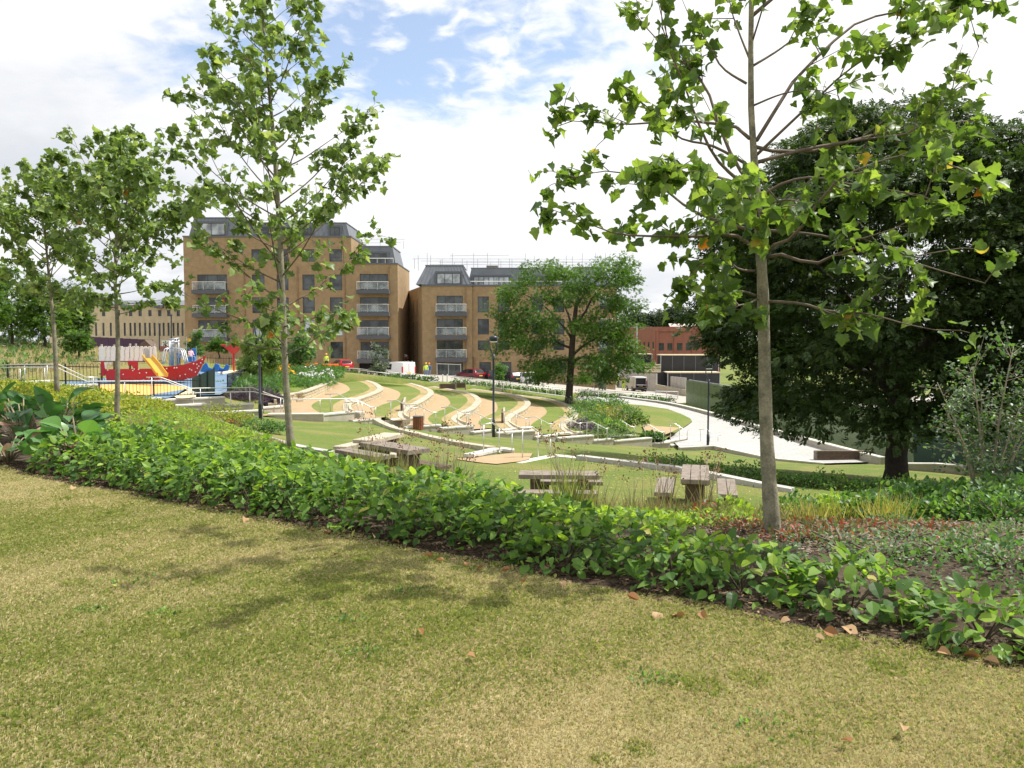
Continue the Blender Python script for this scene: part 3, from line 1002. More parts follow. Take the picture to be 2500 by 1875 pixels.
# ground right of the lowest wall, and the bed left of the first wall
W6 = WBASE[5]
low = [tuple(p) for p in offset(W6, 0.1)]
rim = [Vector((x, float(np.interp(x, _slx, _sly)) + 0.45, float(np.interp(x, [3, 9, 13], [-4.35, -4.8, -5.18])))) for x in (4.2, 6, 8, 10)] + [Vector((p.x, p.y, p.z + 0.03)) for p in P_IN[1:]]
rim_pts = np.array([tuple(p) for p in rim])
o = strip_poly('lower_lawn', np.array(low), rim_pts, MATS['lawn_terrace'])

def sheet(name, pts, m, zoff=0.0):
    pts = [Vector(p) for p in pts]
    tri = geometry.tessellate_polygon([[Vector((p.x, p.y, 0)) for p in pts]])
    mb = MB()
    mb.raw([(p.x, p.y, p.z + zoff) for p in pts], [tuple(t) for t in tri])
    o = mb.build(name, m)
    bm = bmesh.new()
    bm.from_mesh(o.data)
    for f_ in bm.faces:
        f_.normal_update()
        if f_.normal.z < 0:
            f_.normal_flip()
    bm.to_mesh(o.data)
    bm.free()
    return tag(o, kind='structure')
def draped(name, pts, m, zoff=0.02, zf=None):
    o = sheet(name, pts, m)
    bm = bmesh.new()
    bm.from_mesh(o.data)
    for _ in range(4):
        bmesh.ops.subdivide_edges(bm, edges=[e for e in bm.edges if e.calc_length() > 0.35], cuts=1, use_grid_fill=True)
    bmesh.ops.triangulate(bm, faces=bm.faces[:])
    for v in bm.verts:
        v.co.z = (zf or gz)(v.co.x, v.co.y) + zoff
    bm.to_mesh(o.data)
    bm.free()
    return o
draped('plaza', PLAZA_POLY, MATS['paving'], 0.0, lambda x, y: PLZ + 1.0 * float(_sstep(np.array(y), 62, 82)))
# sand-coloured end of a path at the plaza
sheet('sand_path', [gp(a, b, PLZ + 0.50) for a, b in ((1568, 1038), (1580, 1033), (1600, 1040), (1660, 1044), (1640, 1054), (1626, 1060), (1600, 1064), (1575, 1055))], MATS['sand_path'], 0.0)

# plaza edge wall (right) -------------------------------------------
def run_wall(name, label, cat, pts_top, h, th, m_face, m_cap, cap_h=0.07, over=0.03, group=None, bury=0.5, side=-1, seg=1.1):
    """wall following points of its top outer edge; coping stones are separate parts"""
    P = np.array([tuple(p) for p in pts_top])
    t = thing(name, label, cat, tuple(P[len(P) // 2] - np.array([0, 0, h])), group)
    Q = offset(P, side * th)
    mb = MB()
    N = len(P)
    vs, fs = [], []
    for i in range(N):
        zt = P[i, 2] - cap_h
        vs += [(P[i, 0], P[i, 1], zt - h - bury), (P[i, 0], P[i, 1], zt), (Q[i, 0], Q[i, 1], zt), (Q[i, 0], Q[i, 1], zt - h - bury)]
    for i in range(N - 1):
        for q in range(4):
            q2 = (q + 1) % 4
            fs.append((i * 4 + q, i * 4 + q2, i * 4 + 4 + q2, i * 4 + 4 + q))
    fs += [(0, 1, 2, 3), (N * 4 - 1, N * 4 - 2, N * 4 - 3, N * 4 - 4)]
    mb.raw(vs, fs)
    mb.build('wall_face', m_face, t, w=True)
    A, B = offset(P, -side * over), offset(P, side * (th + over))
    L = np.r_[0, np.cumsum(np.linalg.norm(np.diff(P[:, :2], axis=0), axis=1))]
    n = max(1, int(round(L[-1] / seg)))
    for i in range(n):
        s0, s1 = L[-1] * i / n + 0.006, L[-1] * (i + 1) / n - 0.006
        vs = []
        for s in (s0, s1):
            a = [np.interp(s, L, A[:, q]) for q in range(3)]
            b = [np.interp(s, L, B[:, q]) for q in range(3)]
            vs += [(a[0], a[1], a[2] - cap_h + 0.002), (a[0], a[1], a[2] - 0.012), (a[0] * .96 + b[0] * .04, a[1] * .96 + b[1] * .04, a[2]),
                   (a[0] * .04 + b[0] * .96, a[1] * .04 + b[1] * .96, a[2]), (b[0], b[1], b[2] - 0.012), (b[0], b[1], b[2] - cap_h + 0.002)]
        mb = MB()
        fs = [tuple(range(5, -1, -1)), tuple(range(6, 12))]
        for q in range(6):
            q2 = (q + 1) % 6
            fs.append((q, q2, 6 + q2, 6 + q))
        mb.raw(vs, fs)
        mb.build('coping_stone', m_cap, t, w=True)
    return t

top = [(1513, 967), (1560, 973.5), (1631, 982.6), (1721, 1003), (1816, 1029.5), (1930, 1060), (2040, 1089), (2150, 1116)]
pw = []
for (a, b), (c_, d_) in zip(top, [(1513, 972), (1560, 977.5), (1632, 988.5), (1721, 1011), (1816, 1038), (1930, 1074), (2040, 1106), (2150, 1136)]):
    q = plz(c_, d_)
    zt = gd(a, b, q.y).z
    pw.append((q.x, q.y, zt))
run_wall('plaza_wall', 'long low beige wall with pale coping along the far right side of the white plaza', 'wall', resample(pw, 40), 0.5, 0.3, MATS['wall_render'], MATS['coping'], side=1, seg=1.6)
run_wall('end_wall', 'short low beige wall at the foot of the dark green hoarding', 'wall',
         [gd(2211, 1131, 40.6), gd(2280, 1131, 39.8), gd(2340, 1135, 38.9), gd(2352, 1136, 38.7)], 0.45, 0.3, MATS['wall_render'], MATS['coping'], side=1)

_pn = np.array([tuple(q + Vector((0, 0, .03))) for q in P_NEAR[::-1]])
run_wall('plaza_edge', 'thin pale edging along the near side of the white plaza', 'kerb', _pn, .22, .22, MATS['wall_render'], MATS['coping'], .07, .02, None, .4, 1, 1.3)

# stair walls ------------------------------------------------------
seg_txt = ['at the far left end beside the tall grasses', 'second from the left, low and short by the yellow ground cover', 'left of the fence gap, below the young tree at far left',
           'under the black play area fence, right of the second young tree', 'one step below the play area fence wall', 'directly left of the nearer lamp post by the lime shrub',
           'behind the trunk of the middle young tree', 'between the middle young tree trunk and the litter bin landing', 'at the top of the long kerb left of the litter bin', 'just right of the wooden litter bin',
           'left of the middle lamp post', 'right behind the middle lamp post', 'with two railings right of the middle lamp post', 'below the fifth terrace path', 'opposite the lowest terrace wall',
           'in front of the shrub bed', 'left of the sandy path end by the plaza', 'short one beside the plaza corner', 'at the plaza, just left of the right lamp post']
for i, s in enumerate(NEAR_SEG):
    a, b, z = seg_ends(s)
    run_wall('stair_wall', 'pale coped stair wall ' + seg_txt[i], 'wall', [a, b], 0.42, 0.32, MATS['wall_render'], MATS['coping'], 0.085, 0.035, 'stepped walls along the stairs', 0.55, 1, 1.4)
fseg_txt = ['far side piece beyond the landing at far left', 'far side piece under the play area fence', 'far side piece left of the lavender bed', 'far side piece below the lavender bed', 'far side piece at the second terrace wall end',
            'far side piece behind the litter bin', 'far side piece at the fourth terrace wall end', 'far side piece at the fifth terrace wall end', 'far side piece at the lowest terrace wall end', 'far side piece in front of the geranium shrubs', 'far side piece at the plaza edge']
for i, s in enumerate(FAR_SEG):
    a, b, z = seg_ends(s)
    run_wall('stair_wall', 'pale coped stair wall, ' + fseg_txt[i], 'wall', [a, b], 0.3, 0.32, MATS['wall_render'], MATS['coping'], 0.085, 0.035, 'stepped walls along the stairs', 0.6, 1, 1.4)
# the stairs between the two walls: landings and risers as treads
st = MB()
pts = []
for s in NEAR_SEG:
    a, b, z = seg_ends(s)
    pts.append(((a + b) / 2, z))
t = thing('stairs', 'pale concrete steps running down between the low coped walls', 'stairs', tuple(pts[9][0]))
for i in range(len(pts) - 1):
    (p, z0), (q, z1) = pts[i], pts[i + 1]
    d = (q - p)
    d.z = 0
    ln = d.length
    if ln < 0.3:
        continue
    d.normalize()
    nrm = Vector((-d.y, d.x, 0))
    n = max(1, int(round((z0 - z1) / 0.15)))
    for k in range(n + 1):
        f0 = 0.0 if k == 0 else 0.5 + (k - n * 0.5 - 0.5) * 0.35 / ln
        f1 = 1.0 if k == n else 0.5 + (k + 1 - n * 0.5 - 0.5) * 0.35 / ln
        z = z0 - 0.30 + (z1 - z0) * k / n
        a, b = p + d * ln * f0 + nrm * 0.36, p + d * ln * f1 + nrm * 0.36
        mb = MB()
        mb.prism([a, b, b + nrm * 1.9, a + nrm * 1.9], z - 0.5, z)
        mb.build('step', MATS['concrete'], t, w=True)

# kerbs ------------------------------------------------------------
def kerb(label, pts, w, h, m, seg=0.6, proud=0.10):
    P = resample([gd(*p) for p in pts], 50)
    P[:, 2] = np.maximum(P[:, 2], H(P[:, 0], P[:, 1]) + 0.02)
    t = thing('kerb', label, 'kerb', tuple(P[25]))
    L = np.r_[0, np.cumsum(np.linalg.norm(np.diff(P[:, :2], axis=0), axis=1))]
    n = max(2, int(L[-1] / seg))
    for i in range(n):
        s0, s1 = L[-1] * i / n, L[-1] * (i + 1) / n
        a = Vector([np.interp(s0 + 0.006, L, P[:, q]) for q in range(3)])
        b = Vector([np.interp(s1 - 0.006, L, P[:, q]) for q in range(3)])
        mb = MB()
        mb.bar(a + Vector((0, 0, proud - h / 2)), b + Vector((0, 0, proud - h / 2)), w, h)
        mb.build('kerb_stone', m, t, w=True)
    return t
kerb('curving sandstone kerb across the green lawn from the litter bin to the near steps', KERB1, 0.34, 0.4, MATS['sandstone_pale'], 0.9)
kerb('grey kerb running right from the near steps behind the picnic tables', KERB2, 0.30, 0.35, MATS['concrete'], 0.9)
kerb('pale kerb edging the lower lawn below the brown grasses at left', KERB3, 0.24, 0.3, MATS['concrete'], 0.9, 0.06)
draped('sand_path', [gd(1108, 1123, 25.6), gd(1190, 1110, 26.8), gd(1256, 1108, 28.0), gd(1300, 1112, 28.2), gd(1292, 1124, 26.4), gd(1272, 1131, 25.9), gd(1212, 1141, 25.0), gd(1160, 1137, 25.2)], MATS['sand_path'], 0.03)
for s, tx in (((1155, 1109.5, 1226, 1094, 27.0), 'white coping strip of the near steps, left arm'), ((1222, 1094, 1256, 1098.5, 28.0), 'white coping strip of the near steps, short back piece'),
          ((1272, 1130, 1356, 1113.5, 26.6), 'white coping strip of the near steps, right of the sandy path'), ((1356, 1112.5, 1412, 1118, 27.4), 'white coping strip joining the near steps to the grey kerb')):
    a, b = gd(s[0], s[1], s[4] - (1.0 if s[1] > s[3] else 0)), gd(s[2], s[3], s[4] + (1.0 if s[1] > s[3] else 0))
    zt = max(a.z, b.z)
    run_wall('low_wall', tx, 'wall', [a, b], 0.22, 0.36, MATS['wall_render'], MATS['coping'], 0.10, 0.02, 'coped walls of the near steps', 0.4, 1, 0.9)

# play area --------------------------------------------------------
PLY = -1.2
sheet('play_surface', [(x, y, PLY) for x, y in PLAY_POLY], MATS['blue_rubber'])
sheet('play_surface_orange', [gp(a, b, PLY + 0.006) for a, b in ((244, 975), (244, 939), (330, 937), (400, 938), (462, 945), (440, 953), (380, 961), (330, 971), (310, 976))], MATS['orange_rubber'])
sheet('play_surface_cream', [gp(a, b, PLY + 0.012) for a, b in ((425, 967), (452, 950), (480, 947), (478, 969), (450, 972), (432, 972))], MATS['cream_rubber'])
sheet('play_surface_blue', [gp(a, b, PLY + 0.012) for a, b in ((333, 972), (380, 961.5), (452, 950), (462, 951), (430, 966), (405, 972.5), (350, 974))], MATS['blue_rubber'])
sheet('play_surface_cream', [gp(a, b, PLY + 0.010) for a, b in ((500, 898), (560, 897), (610, 901), (600, 909), (540, 912))], MATS['cream_rubber'])

# ------------------------------------------------------------------ buildings
def facade_mesh(mb, u0, u1, z0, z1, holes, y=0.0, rev=0.18):
    """front wall in the plane y with real openings; holes: (ua, ub, za, zb)"""
    us = sorted({u0, u1} | {h[0] for h in holes} | {h[1] for h in holes})
    zs = sorted({z0, z1} | {h[2] for h in holes} | {h[3] for h in holes})
    us = [u for u in us if u0 <= u <= u1]
    zs = [z for z in zs if z0 <= z <= z1]
    for i in range(len(us) - 1):
        for j in range(len(zs) - 1):
            cu, cz = (us[i] + us[i + 1]) / 2, (zs[j] + zs[j + 1]) / 2
            if any(h[0] < cu < h[1] and h[2] < cz < h[3] for h in holes):
                continue
            mb.poly([(us[i], y, zs[j]), (us[i + 1], y, zs[j]), (us[i + 1], y, zs[j + 1]), (us[i], y, zs[j + 1])])
    for a, b, c, d in holes:
        mb.poly([(a, y, c), (a, y + rev, c), (a, y + rev, d), (a, y, d)])
        mb.poly([(b, y, c), (b, y, d), (b, y + rev, d), (b, y + rev, c)])
        mb.poly([(a, y, d), (a, y + rev, d), (b, y + rev, d), (b, y, d)])
        mb.poly([(a, y, c), (b, y, c), (b, y + rev, c), (a, y + rev, c)])

def window(parent, a, b, c, d, y, nx=2, bar=0.06, transom=0.0, pane='pane_glass', frame='window_frame', back=0.14, blind=False):
    mb = MB()
    yb = y + back
    mb.box(a, yb - 0.05, c, b, yb + 0.03, c + bar)
    mb.box(a, yb - 0.05, d - bar, b, yb + 0.03, d)
    mb.box(a, yb - 0.05, c + bar, a + bar, yb + 0.03, d - bar)
    mb.box(b - bar, yb - 0.05, c + bar, b, yb + 0.03, d - bar)
    for k in range(1, nx):
        x = a + (b - a) * k / nx
        mb.box(x - bar / 2, yb - 0.045, c + bar, x + bar / 2, yb + 0.025, d - bar)
    if transom:
        z = c + (d - c) * transom
        mb.box(a + bar, yb - 0.04, z - bar / 2, b - bar, yb + 0.02, z + bar / 2)
    f = mb.build('window', MATS[frame], parent)
    for k in range(nx):
        xa = a + (b - a) * k / nx + bar * 0.5
        xb = a + (b - a) * (k + 1) / nx - bar * 0.5
        pm = MB()
        tl = random.uniform(-0.004, 0.004)
        pm.raw([(xa, yb - 0.012 + tl, c + bar), (xb, yb - 0.012 - tl, c + bar), (xb, yb - 0.012 - tl, d - bar), (xa, yb - 0.012 + tl, d - bar), (xa, yb, c + bar), (xb, yb, c + bar), (xb, yb, d - bar), (xa, yb, d - bar)],
               [(0, 1, 2, 3), (7, 6, 5, 4), (0, 4, 5, 1), (1, 5, 6, 2), (2, 6, 7, 3), (3, 7, 4, 0)])
        pm.build('pane', MATS[pane], f)
    if blind:
        bm_ = MB()
        bm_.box(a + bar, yb + 0.06, c + (d - c) * 0.45, b - bar, yb + 0.08, d - bar)
        bm_.build('blind', MATS['white_plastic'], f)
    return f

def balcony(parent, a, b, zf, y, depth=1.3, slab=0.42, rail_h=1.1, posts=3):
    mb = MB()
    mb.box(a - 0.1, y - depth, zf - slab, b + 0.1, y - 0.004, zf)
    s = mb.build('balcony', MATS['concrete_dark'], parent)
    rb = MB()
    ya = y - depth + 0.06
    rb.tube([(a, y - 0.02, zf + rail_h), (a, ya, zf + rail_h), (b, ya, zf + rail_h), (b, y - 0.02, zf + rail_h)], 0.035, 6)
    for k in range(posts + 1):
        x = a + (b - a) * k / posts
        rb.tube([(x, ya, zf - 0.05), (x, ya, zf + rail_h)], 0.025, 5)
    rb.build('railing', MATS['steel_pale'], s)
    for k in range(posts):
        x0, x1 = a + (b - a) * k / posts + 0.05, a + (b - a) * (k + 1) / posts - 0.05
        gb = MB()
        gb.box(x0, ya - 0.01, zf + 0.08, x1, ya + 0.01, zf + rail_h - 0.1)
        gb.build('glass_panel', MATS['clear_glass'], s)
    return s

def mansard(parent, u0, u1, y, depth, z0, z1, ins=0.9, pitch=0.55, skip=()):
    """sloping zinc roof; its front is laid in upstanding seamed sheets, each a part"""
    mb = MB()
    lo = [(u0, y, z0), (u1, y, z0), (u1, y + depth, z0), (u0, y + depth, z0)]
    hi = [(u0 + ins, y + ins, z1), (u1 - ins, y + ins, z1), (u1 - ins, y + depth - ins, z1), (u0 + ins, y + depth - ins, z1)]
    mb.raw(lo + hi, [(0, 1, 5, 4), (1, 2, 6, 5), (2, 3, 7, 6), (3, 0, 4, 7), (4, 5, 6, 7), (3, 2, 1, 0)])
    mb.box(u0 + ins - 0.08, y + ins - 0.08, z1 + 0.003, u1 - ins + 0.08, y + depth - ins + 0.08, z1 + 0.14)
    r = mb.build('roof', MATS['zinc'], parent)
    n = max(2, int(round((u1 - u0) / pitch)))
    for k in range(n):
        f0, f1 = k / n, (k + 1) / n
        xa, xb = u0 + (u1 - u0) * f0, u0 + (u1 - u0) * f1
        ta, tb = u0 + ins + (u1 - u0 - 2 * ins) * f0, u0 + ins + (u1 - u0 - 2 * ins) * f1
        e = 0.03
        pb = MB()
        # a tray with one upstanding edge
        P = [(xa + e, y - 0.02, z0 + 0.02), (xb - e, y - 0.02, z0 + 0.02), (tb - e, y + ins - 0.02, z1 - 0.02), (ta + e, y + ins - 0.02, z1 - 0.02)]
        Q = [(p[0], p[1] - 0.02, p[2]) for p in P]
        pb.raw(P + Q, [(4, 5, 6, 7), (0, 4, 7, 3), (1, 2, 6, 5), (0, 1, 5, 4), (3, 7, 6, 2)])
        R = [(xb - e, y - 0.03, z0 + 0.02), (xb + e, y - 0.03, z0 + 0.02), (tb + e, y + ins - 0.03, z1 - 0.02), (tb - e, y + ins - 0.03, z1 - 0.02)]
        S = [(p[0], p[1] - 0.07, p[2]) for p in R]
        pb.raw(R + S, [(4, 5, 6, 7), (0, 4, 7, 3), (1, 2, 6, 5), (0, 1, 5, 4), (3, 7, 6, 2)])
        pb.build('zinc_sheet', MATS['zinc'], r)
    return r

def dormer(parent, a, b, c, d, y, depth, nx=3, pane='pane_glass'):
    mb = MB()
    mb.box(a - 0.3, y, c - 0.15, b + 0.3, y + depth, d + 0.25)
    dm = mb.build('dormer', MATS['zinc_seam'], parent)
    fb = MB()
    bar = 0.08
    yy = y - 0.06
    fb.box(a, yy, c, b, y - 0.003, c + bar)
    fb.box(a, yy, d - bar, b, y - 0.003, d)
    for k in range(nx + 1):
        x = a + (b - a) * k / nx
        fb.box(x - bar / 2, yy + 0.003, c + bar, x + bar / 2, y - 0.004, d - bar)
    fb.build('window', MATS['window_frame'], dm)
    for k in range(nx):
        x0, x1 = a + (b - a) * k / nx + bar / 2, a + (b - a) * (k + 1) / nx - bar / 2
        pb = MB()
        pb.box(x0, y - 0.03, c + bar, x1, y - 0.006, d - bar)
        pb.build('pane', MATS[pane], dm)
    return dm

def scaffold(label, px0, px1, py_base, py_top, Yd, depth, seed, n=14, two=True):
    r = random.Random(seed)
    a, b = gd(px0, py_base, Yd), gd(px1, py_base, Yd)
    top = gd(px0, py_top, Yd).z
    t = thing('scaffolding', label, 'scaffolding', tuple((a + b) / 2))
    h = top - a.z
    for row in range(2 if two else 1):
        yy = Yd + row * depth
        for k in range(n):
            x = a.x + (b.x - a.x) * (k + r.uniform(-.25, .25)) / (n - 1)
            hh = h * r.choice((0.5, 0.6, 0.75, 1.0))
            mb = MB()
            mb.tube([(x, yy, a.z - 0.3), (x, yy, a.z + hh)], 0.035, 5)
            mb.build('upright', MATS['galv'], t, w=True)
        for f in (0.32, 0.58, 0.80):
            if f > 0.7 and row:
                continue
            x0 = a.x + (b.x - a.x) * (r.uniform(0, .15) if f < .7 else r.uniform(.0, .3))
            x1 = b.x - (b.x - a.x) * (r.uniform(0, .1) if f < .7 else r.uniform(.3, .6))
            mb = MB()
            mb.tube([(x0 - 0.6, yy - 0.05, a.z + h * f), (x1 + 0.6, yy - 0.05, a.z + h * f + r.uniform(-.12, .12))], 0.03, 5)
            mb.build('ledger', MATS['galv'], t, w=True)
    return t

BY = 105.0
def U(px, py=800):
    return gd(px, py, BY).x
def ZB(py):
    return gd(1250, py, BY).z

# --- right block
tB = thing('apartment_block', 'tan brick apartment block with dark zinc roof behind the locust tree', 'building', (0, BY, 0), None)
zx = lambda v: U(950 + .2712 * v)
zy = lambda v: ZB(600 + .2712 * v)
RB_L, RB_R = zx(300), U(1505)
ROWS = [(450, 597), (658, 800), (852, 1000), (1050, 1200)]
WROWS = [(455, 598), (658, 798), (853, 940), (1048, 1142)]
holes, wins = [], []
bal_a, bal_b = zx(430), zx(664)
for i, (t0, t1) in enumerate(ROWS):
    h = (bal_a, bal_b, zy(t1), zy(t0))
    holes.append(h)
    wins.append((h, 3, 'pane_glass'))
cols = [(797, 898), (982, 1082), (1285, 1385), (1480, 1580)]
z_base, z_top = -7.0, zy(362)
step_u = zx(745)
holesL = [h for h in holes]
holesR, winsR = [], []
for ci, (c0, c1) in enumerate(cols):
    for i, (t0, t1) in enumerate(WROWS):
        if i == 3:
            h = (zx(c0 + 14), zx(c1 + 18), zy(t1 + 10), zy(t0))
        else:
            h = (zx(c0), zx(c1), zy(t1), zy(t0))
        holesR.append(h)
        winsR.append((h, 2 if ci % 2 == 0 else 1, 'pane_glass'))
# right hand balcony stack, mostly behind the tree
rb_a, rb_b = zx(1900), zx(1995)
for i, (t0, t1) in enumerate(ROWS):
    h = (rb_a, rb_b, zy(t1 - 30), zy(t0 + 10))
    holesR.append(h)
    winsR.append((h, 2, 'pane_glass'))
mbw = MB()
facade_mesh(mbw, RB_L, step_u, z_base, z_top, holesL, 0.0)
facade_mesh(mbw, step_u, RB_R, z_base, z_top, holesR, 0.45)
mbw.poly([(step_u, 0, z_base), (step_u, 0.45, z_base), (step_u, 0.45, z_top), (step_u, 0, z_top)])
# splayed side, right flank, back and top
far_l = gd(998, 800, 116).x
mbw.poly([(RB_L, 0, z_base), (RB_L, 0, z_top), (far_l, 11, z_top), (far_l, 11, z_base)])
mbw.poly([(RB_R, 0.45, z_base), (RB_R, 12, z_base), (RB_R, 12, z_top), (RB_R, 0.45, z_top)])
mbw.poly([(far_l, 11, z_base), (far_l, 11, z_top), (RB_R, 12, z_top), (RB_R, 12, z_base)])
mbw.poly([(RB_L, 0, z_top), (step_u, 0, z_top), (step_u, 0.45, z_top), (RB_R, 0.45, z_top), (RB_R, 12, z_top), (far_l, 11, z_top)])
mbw.build('wall', MATS['brick_tan'], tB)
for h, n, pn in wins:
    window(tB, *h, 0.0, nx=n, transom=0.0, pane=pn)
for h, n, pn in winsR:
    window(tB, *h, 0.45, nx=n, transom=0.3 if n == 1 else 0, pane=pn)
for zf in (597, 805, 1003):
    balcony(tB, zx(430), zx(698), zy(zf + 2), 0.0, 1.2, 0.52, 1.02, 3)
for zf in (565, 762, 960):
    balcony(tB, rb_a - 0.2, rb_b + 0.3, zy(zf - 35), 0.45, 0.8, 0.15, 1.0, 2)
# slit recesses on the splayed side
for k, (f, ) in enumerate(((0.35,), (0.62,))):
    x = RB_L + (far_l - RB_L) * f
    yv = 11 * f
    sb = MB()
    for (za, zb) in ((zy(640), zy(470)), (zy(840), zy(680)), (zy(1040), zy(880))):
        sb.cbox((x - 0.01, yv, (za + zb) / 2), 0.25, 0.06, zb - za, math.atan2(11, far_l - RB_L))
    sb.build('slit_window', MATS['window_frame'], tB)
pipe = MB()
pipe.tube([(zx(690), -0.09, zy(370)), (zx(690), -0.09, zy(1150))], 0.06, 6)
pipe.tube([(zx(765), 0.36, zy(1005)), (zx(765), 0.36, zy(1160))], 0.09, 6)
pipe.build('downpipe', MATS['brick_brown'], tB)
par = MB()
par.box(RB_L - 0.05, -0.12, z_top + 0.004, step_u + 0.1, 10.5, z_top + 0.22)
par.box(step_u + 0.104, 0.35, z_top + 0.004, RB_R + 0.08, 11, z_top + 0.2)
par.build('parapet_cap', MATS['zinc_seam'], tB)
mansard(tB, zx(240), zx(742), 0.35, 9.5, z_top + 0.225, zy(172), 1.2)
mansard(tB, zx(700), zx(1640), 1.9, 8.6, z_top + 0.21, zy(192), 0.5)
mansard(tB, zx(1600), zx(2010), 0.8, 9.5, z_top + 0.215, zy(188), 1.0)
dormer(tB, zx(432), zx(640), zy(343), zy(245), 0.30, 1.5, 3, 'pane_pale')
dormer(tB, zx(758), zx(1078), zy(362), zy(268), 1.7, 1.0, 7, 'pane_pale')
dormer(tB, zx(1220), zx(1500), zy(362), zy(268), 1.7, 1.0, 6, 'pane_glass')
bl = MB()
za = zy(318)
bl.tube([(zx(705), 0.62, za), (zx(1630), 0.62, za)], 0.05, 6)
for k in range(13):
    x = zx(705) + (zx(1630) - zx(705)) * k / 12
    bl.tube([(x, 0.62, z_top + 0.2), (x, 0.62, za)], 0.03, 5)
bl.build('roof_balustrade', MATS['steel_pale'], tB)
bx = MB()
bx.box(zx(868), 4.0, zy(190), zx(975), 6.0, zy(152))
bx.box(zx(520), 4.0, zy(172), zx(590), 6.0, zy(160))
bx.build('roof_plant_box', MATS['timber_grey'], tB)
scaffold('scaffold poles and rails along the roof of the tan block by the locust tree', 1016, 1480, 651, 618, BY + 4.5, 3.0, 3, 17)

# --- left block
tA = thing('apartment_block', 'taller tan brick apartment block with a lower right end, behind the middle young tree', 'building', (0, BY, 0))
ax_ = lambda v: U(400 + .3014 * v)
ay_ = lambda v: ZB(500 + .3014 * v)
A_L, A_S, A_R = ax_(172), ax_(1525), ax_(1897)
zA, zA2 = ay_(262), ay_(480)
rowsA = [(360, 460), (565, 692), (750, 878), (932, 1062), (1110, 1245)]
hA, wA = [], []
for c0, c1 in ((720, 822), (920, 1015), (1128, 1226), (1348, 1450)):
    for i, (t0, t1) in enumerate(rowsA):
        h = (ax_(c0), ax_(c1), ay_(t1), ay_(t0))
        hA.append(h)
        wA.append((h, 1 if c0 > 1000 else 2, i))
blA = []
for i, (t0, t1) in enumerate(((565, 692), (752, 880), (935, 1075))):
    h = (ax_(280), ax_(520), ay_(t1), ay_(t0))
    hA.append(h)
    wA.append((h, 3, i))
    blA.append(h)
hA2, wA2 = [], []
for i, (t0, t1) in enumerate(((560, 690), (750, 870), (935, 1055), (1110, 1245))):
    h = (ax_(1592), ax_(1822), ay_(t1), ay_(t0))
    hA2.append(h)
    wA2.append((h, 3, i))
hA2.append((ax_(1580), ax_(1800), ay_(1340), ay_(1285)))
mbw = MB()
facade_mesh(mbw, A_L, A_S, -6, zA, hA, 0.0)
facade_mesh(mbw, A_S, A_R, -6, zA2, hA2, 0.0)
mbw.poly([(A_S, 0, zA2), (A_S, 0, zA), (A_S, 12, zA), (A_S, 12, zA2)])
mbw.poly([(A_L, 0, -6), (A_L, 0, zA), (A_L, 12, zA), (A_L, 12, -6)])
mbw.poly([(A_R, 0, -6), (A_R, 12, -6), (A_R, 12, zA2), (A_R, 0, zA2)])
mbw.poly([(A_L, 0, zA), (A_S, 0, zA), (A_S, 12, zA), (A_L, 12, zA)])
mbw.poly([(A_S, 0, zA2), (A_R, 0, zA2), (A_R, 12, zA2), (A_S, 12, zA2)])
mbw.poly([(A_L, 12, -6), (A_L, 12, zA), (A_S, 12, zA), (A_S, 12, -6)])
mbw.poly([(A_S, 12, -6), (A_S, 12, zA2), (A_R, 12, zA2), (A_R, 12, -6)])
mbw.build('wall', MATS['brick_tan'], tA)
for h, n, i in wA + wA2:
    window(tA, *h, 0.0, nx=n, transom=0.35 if n == 1 else 0, pane='pane_pale' if (i == 3 and n < 3) else 'pane_glass')
dk = MB()
dk.box(ax_(1580), 0.2, ay_(1340), ax_(1800), 0.25, ay_(1285))
dk.build('undercroft_shade', MATS['interior_shade'], tA)  # near-black sheet, stands in for the shade behind this opening
for h in blA:
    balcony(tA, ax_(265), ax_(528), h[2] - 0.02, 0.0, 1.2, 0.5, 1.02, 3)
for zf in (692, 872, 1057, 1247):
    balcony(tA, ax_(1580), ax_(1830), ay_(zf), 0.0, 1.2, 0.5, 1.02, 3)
pipe = MB()
for v in (660, 1090, 1470, 1825):
    pipe.tube([(ax_(v), -0.09, ay_(500)), (ax_(v), -0.09, ay_(1300))], 0.07, 6)
pipe.build('downpipe', MATS['brick_brown'], tA)
par = MB()
par.box(A_L - 0.06, -0.1, zA + 0.004, A_S + 0.06, 11.9, zA + 0.18)
par.box(A_S + 0.064, -0.1, zA2 + 0.004, A_R + 0.06, 11.9, zA2 + 0.14)
par.build('parapet_cap', MATS['zinc_seam'], tA)
mansard(tA, ax_(212), ax_(620), 0.3, 9, zA + 0.185, ay_(102), 0.5)
mansard(tA, ax_(585), ax_(1500), 0.9, 8.5, zA + 0.185, ay_(138), 0.5)
mansard(tA, ax_(1540), ax_(1870), 1.3, 8.5, zA2 + 0.145, ay_(328), 0.5)
dormer(tA, ax_(287), ax_(505), ay_(245), ay_(146), 0.2, 1.2, 2, 'pane_pale')
for a0, a1 in ((760, 880), (950, 1050), (1130, 1190), (1345, 1420)):
    dormer(tA, ax_(a0), ax_(a1), ay_(245), ay_(172), 0.85, 1.0, 2)
dormer(tA, ax_(1600), ax_(1795), ay_(468), ay_(385), 1.15, 1.0, 4)
bl = MB()
za = ay_(432)
bl.tube([(ax_(1535), 0.3, za), (ax_(1860), 0.3, za)], 0.05, 6)
for k in range(6):
    x = ax_(1535) + (ax_(1860) - ax_(1535)) * k / 5
    bl.tube([(x, 0.3, zA2 + 0.12), (x, 0.3, za)], 0.03, 5)
bl.build('roof_balustrade', MATS['steel_pale'], tA)
scaffold('scaffold poles above the lower right end of the taller tan block', 866, 980, 602, 575, BY + 5, 2.0, 9, 5, False)

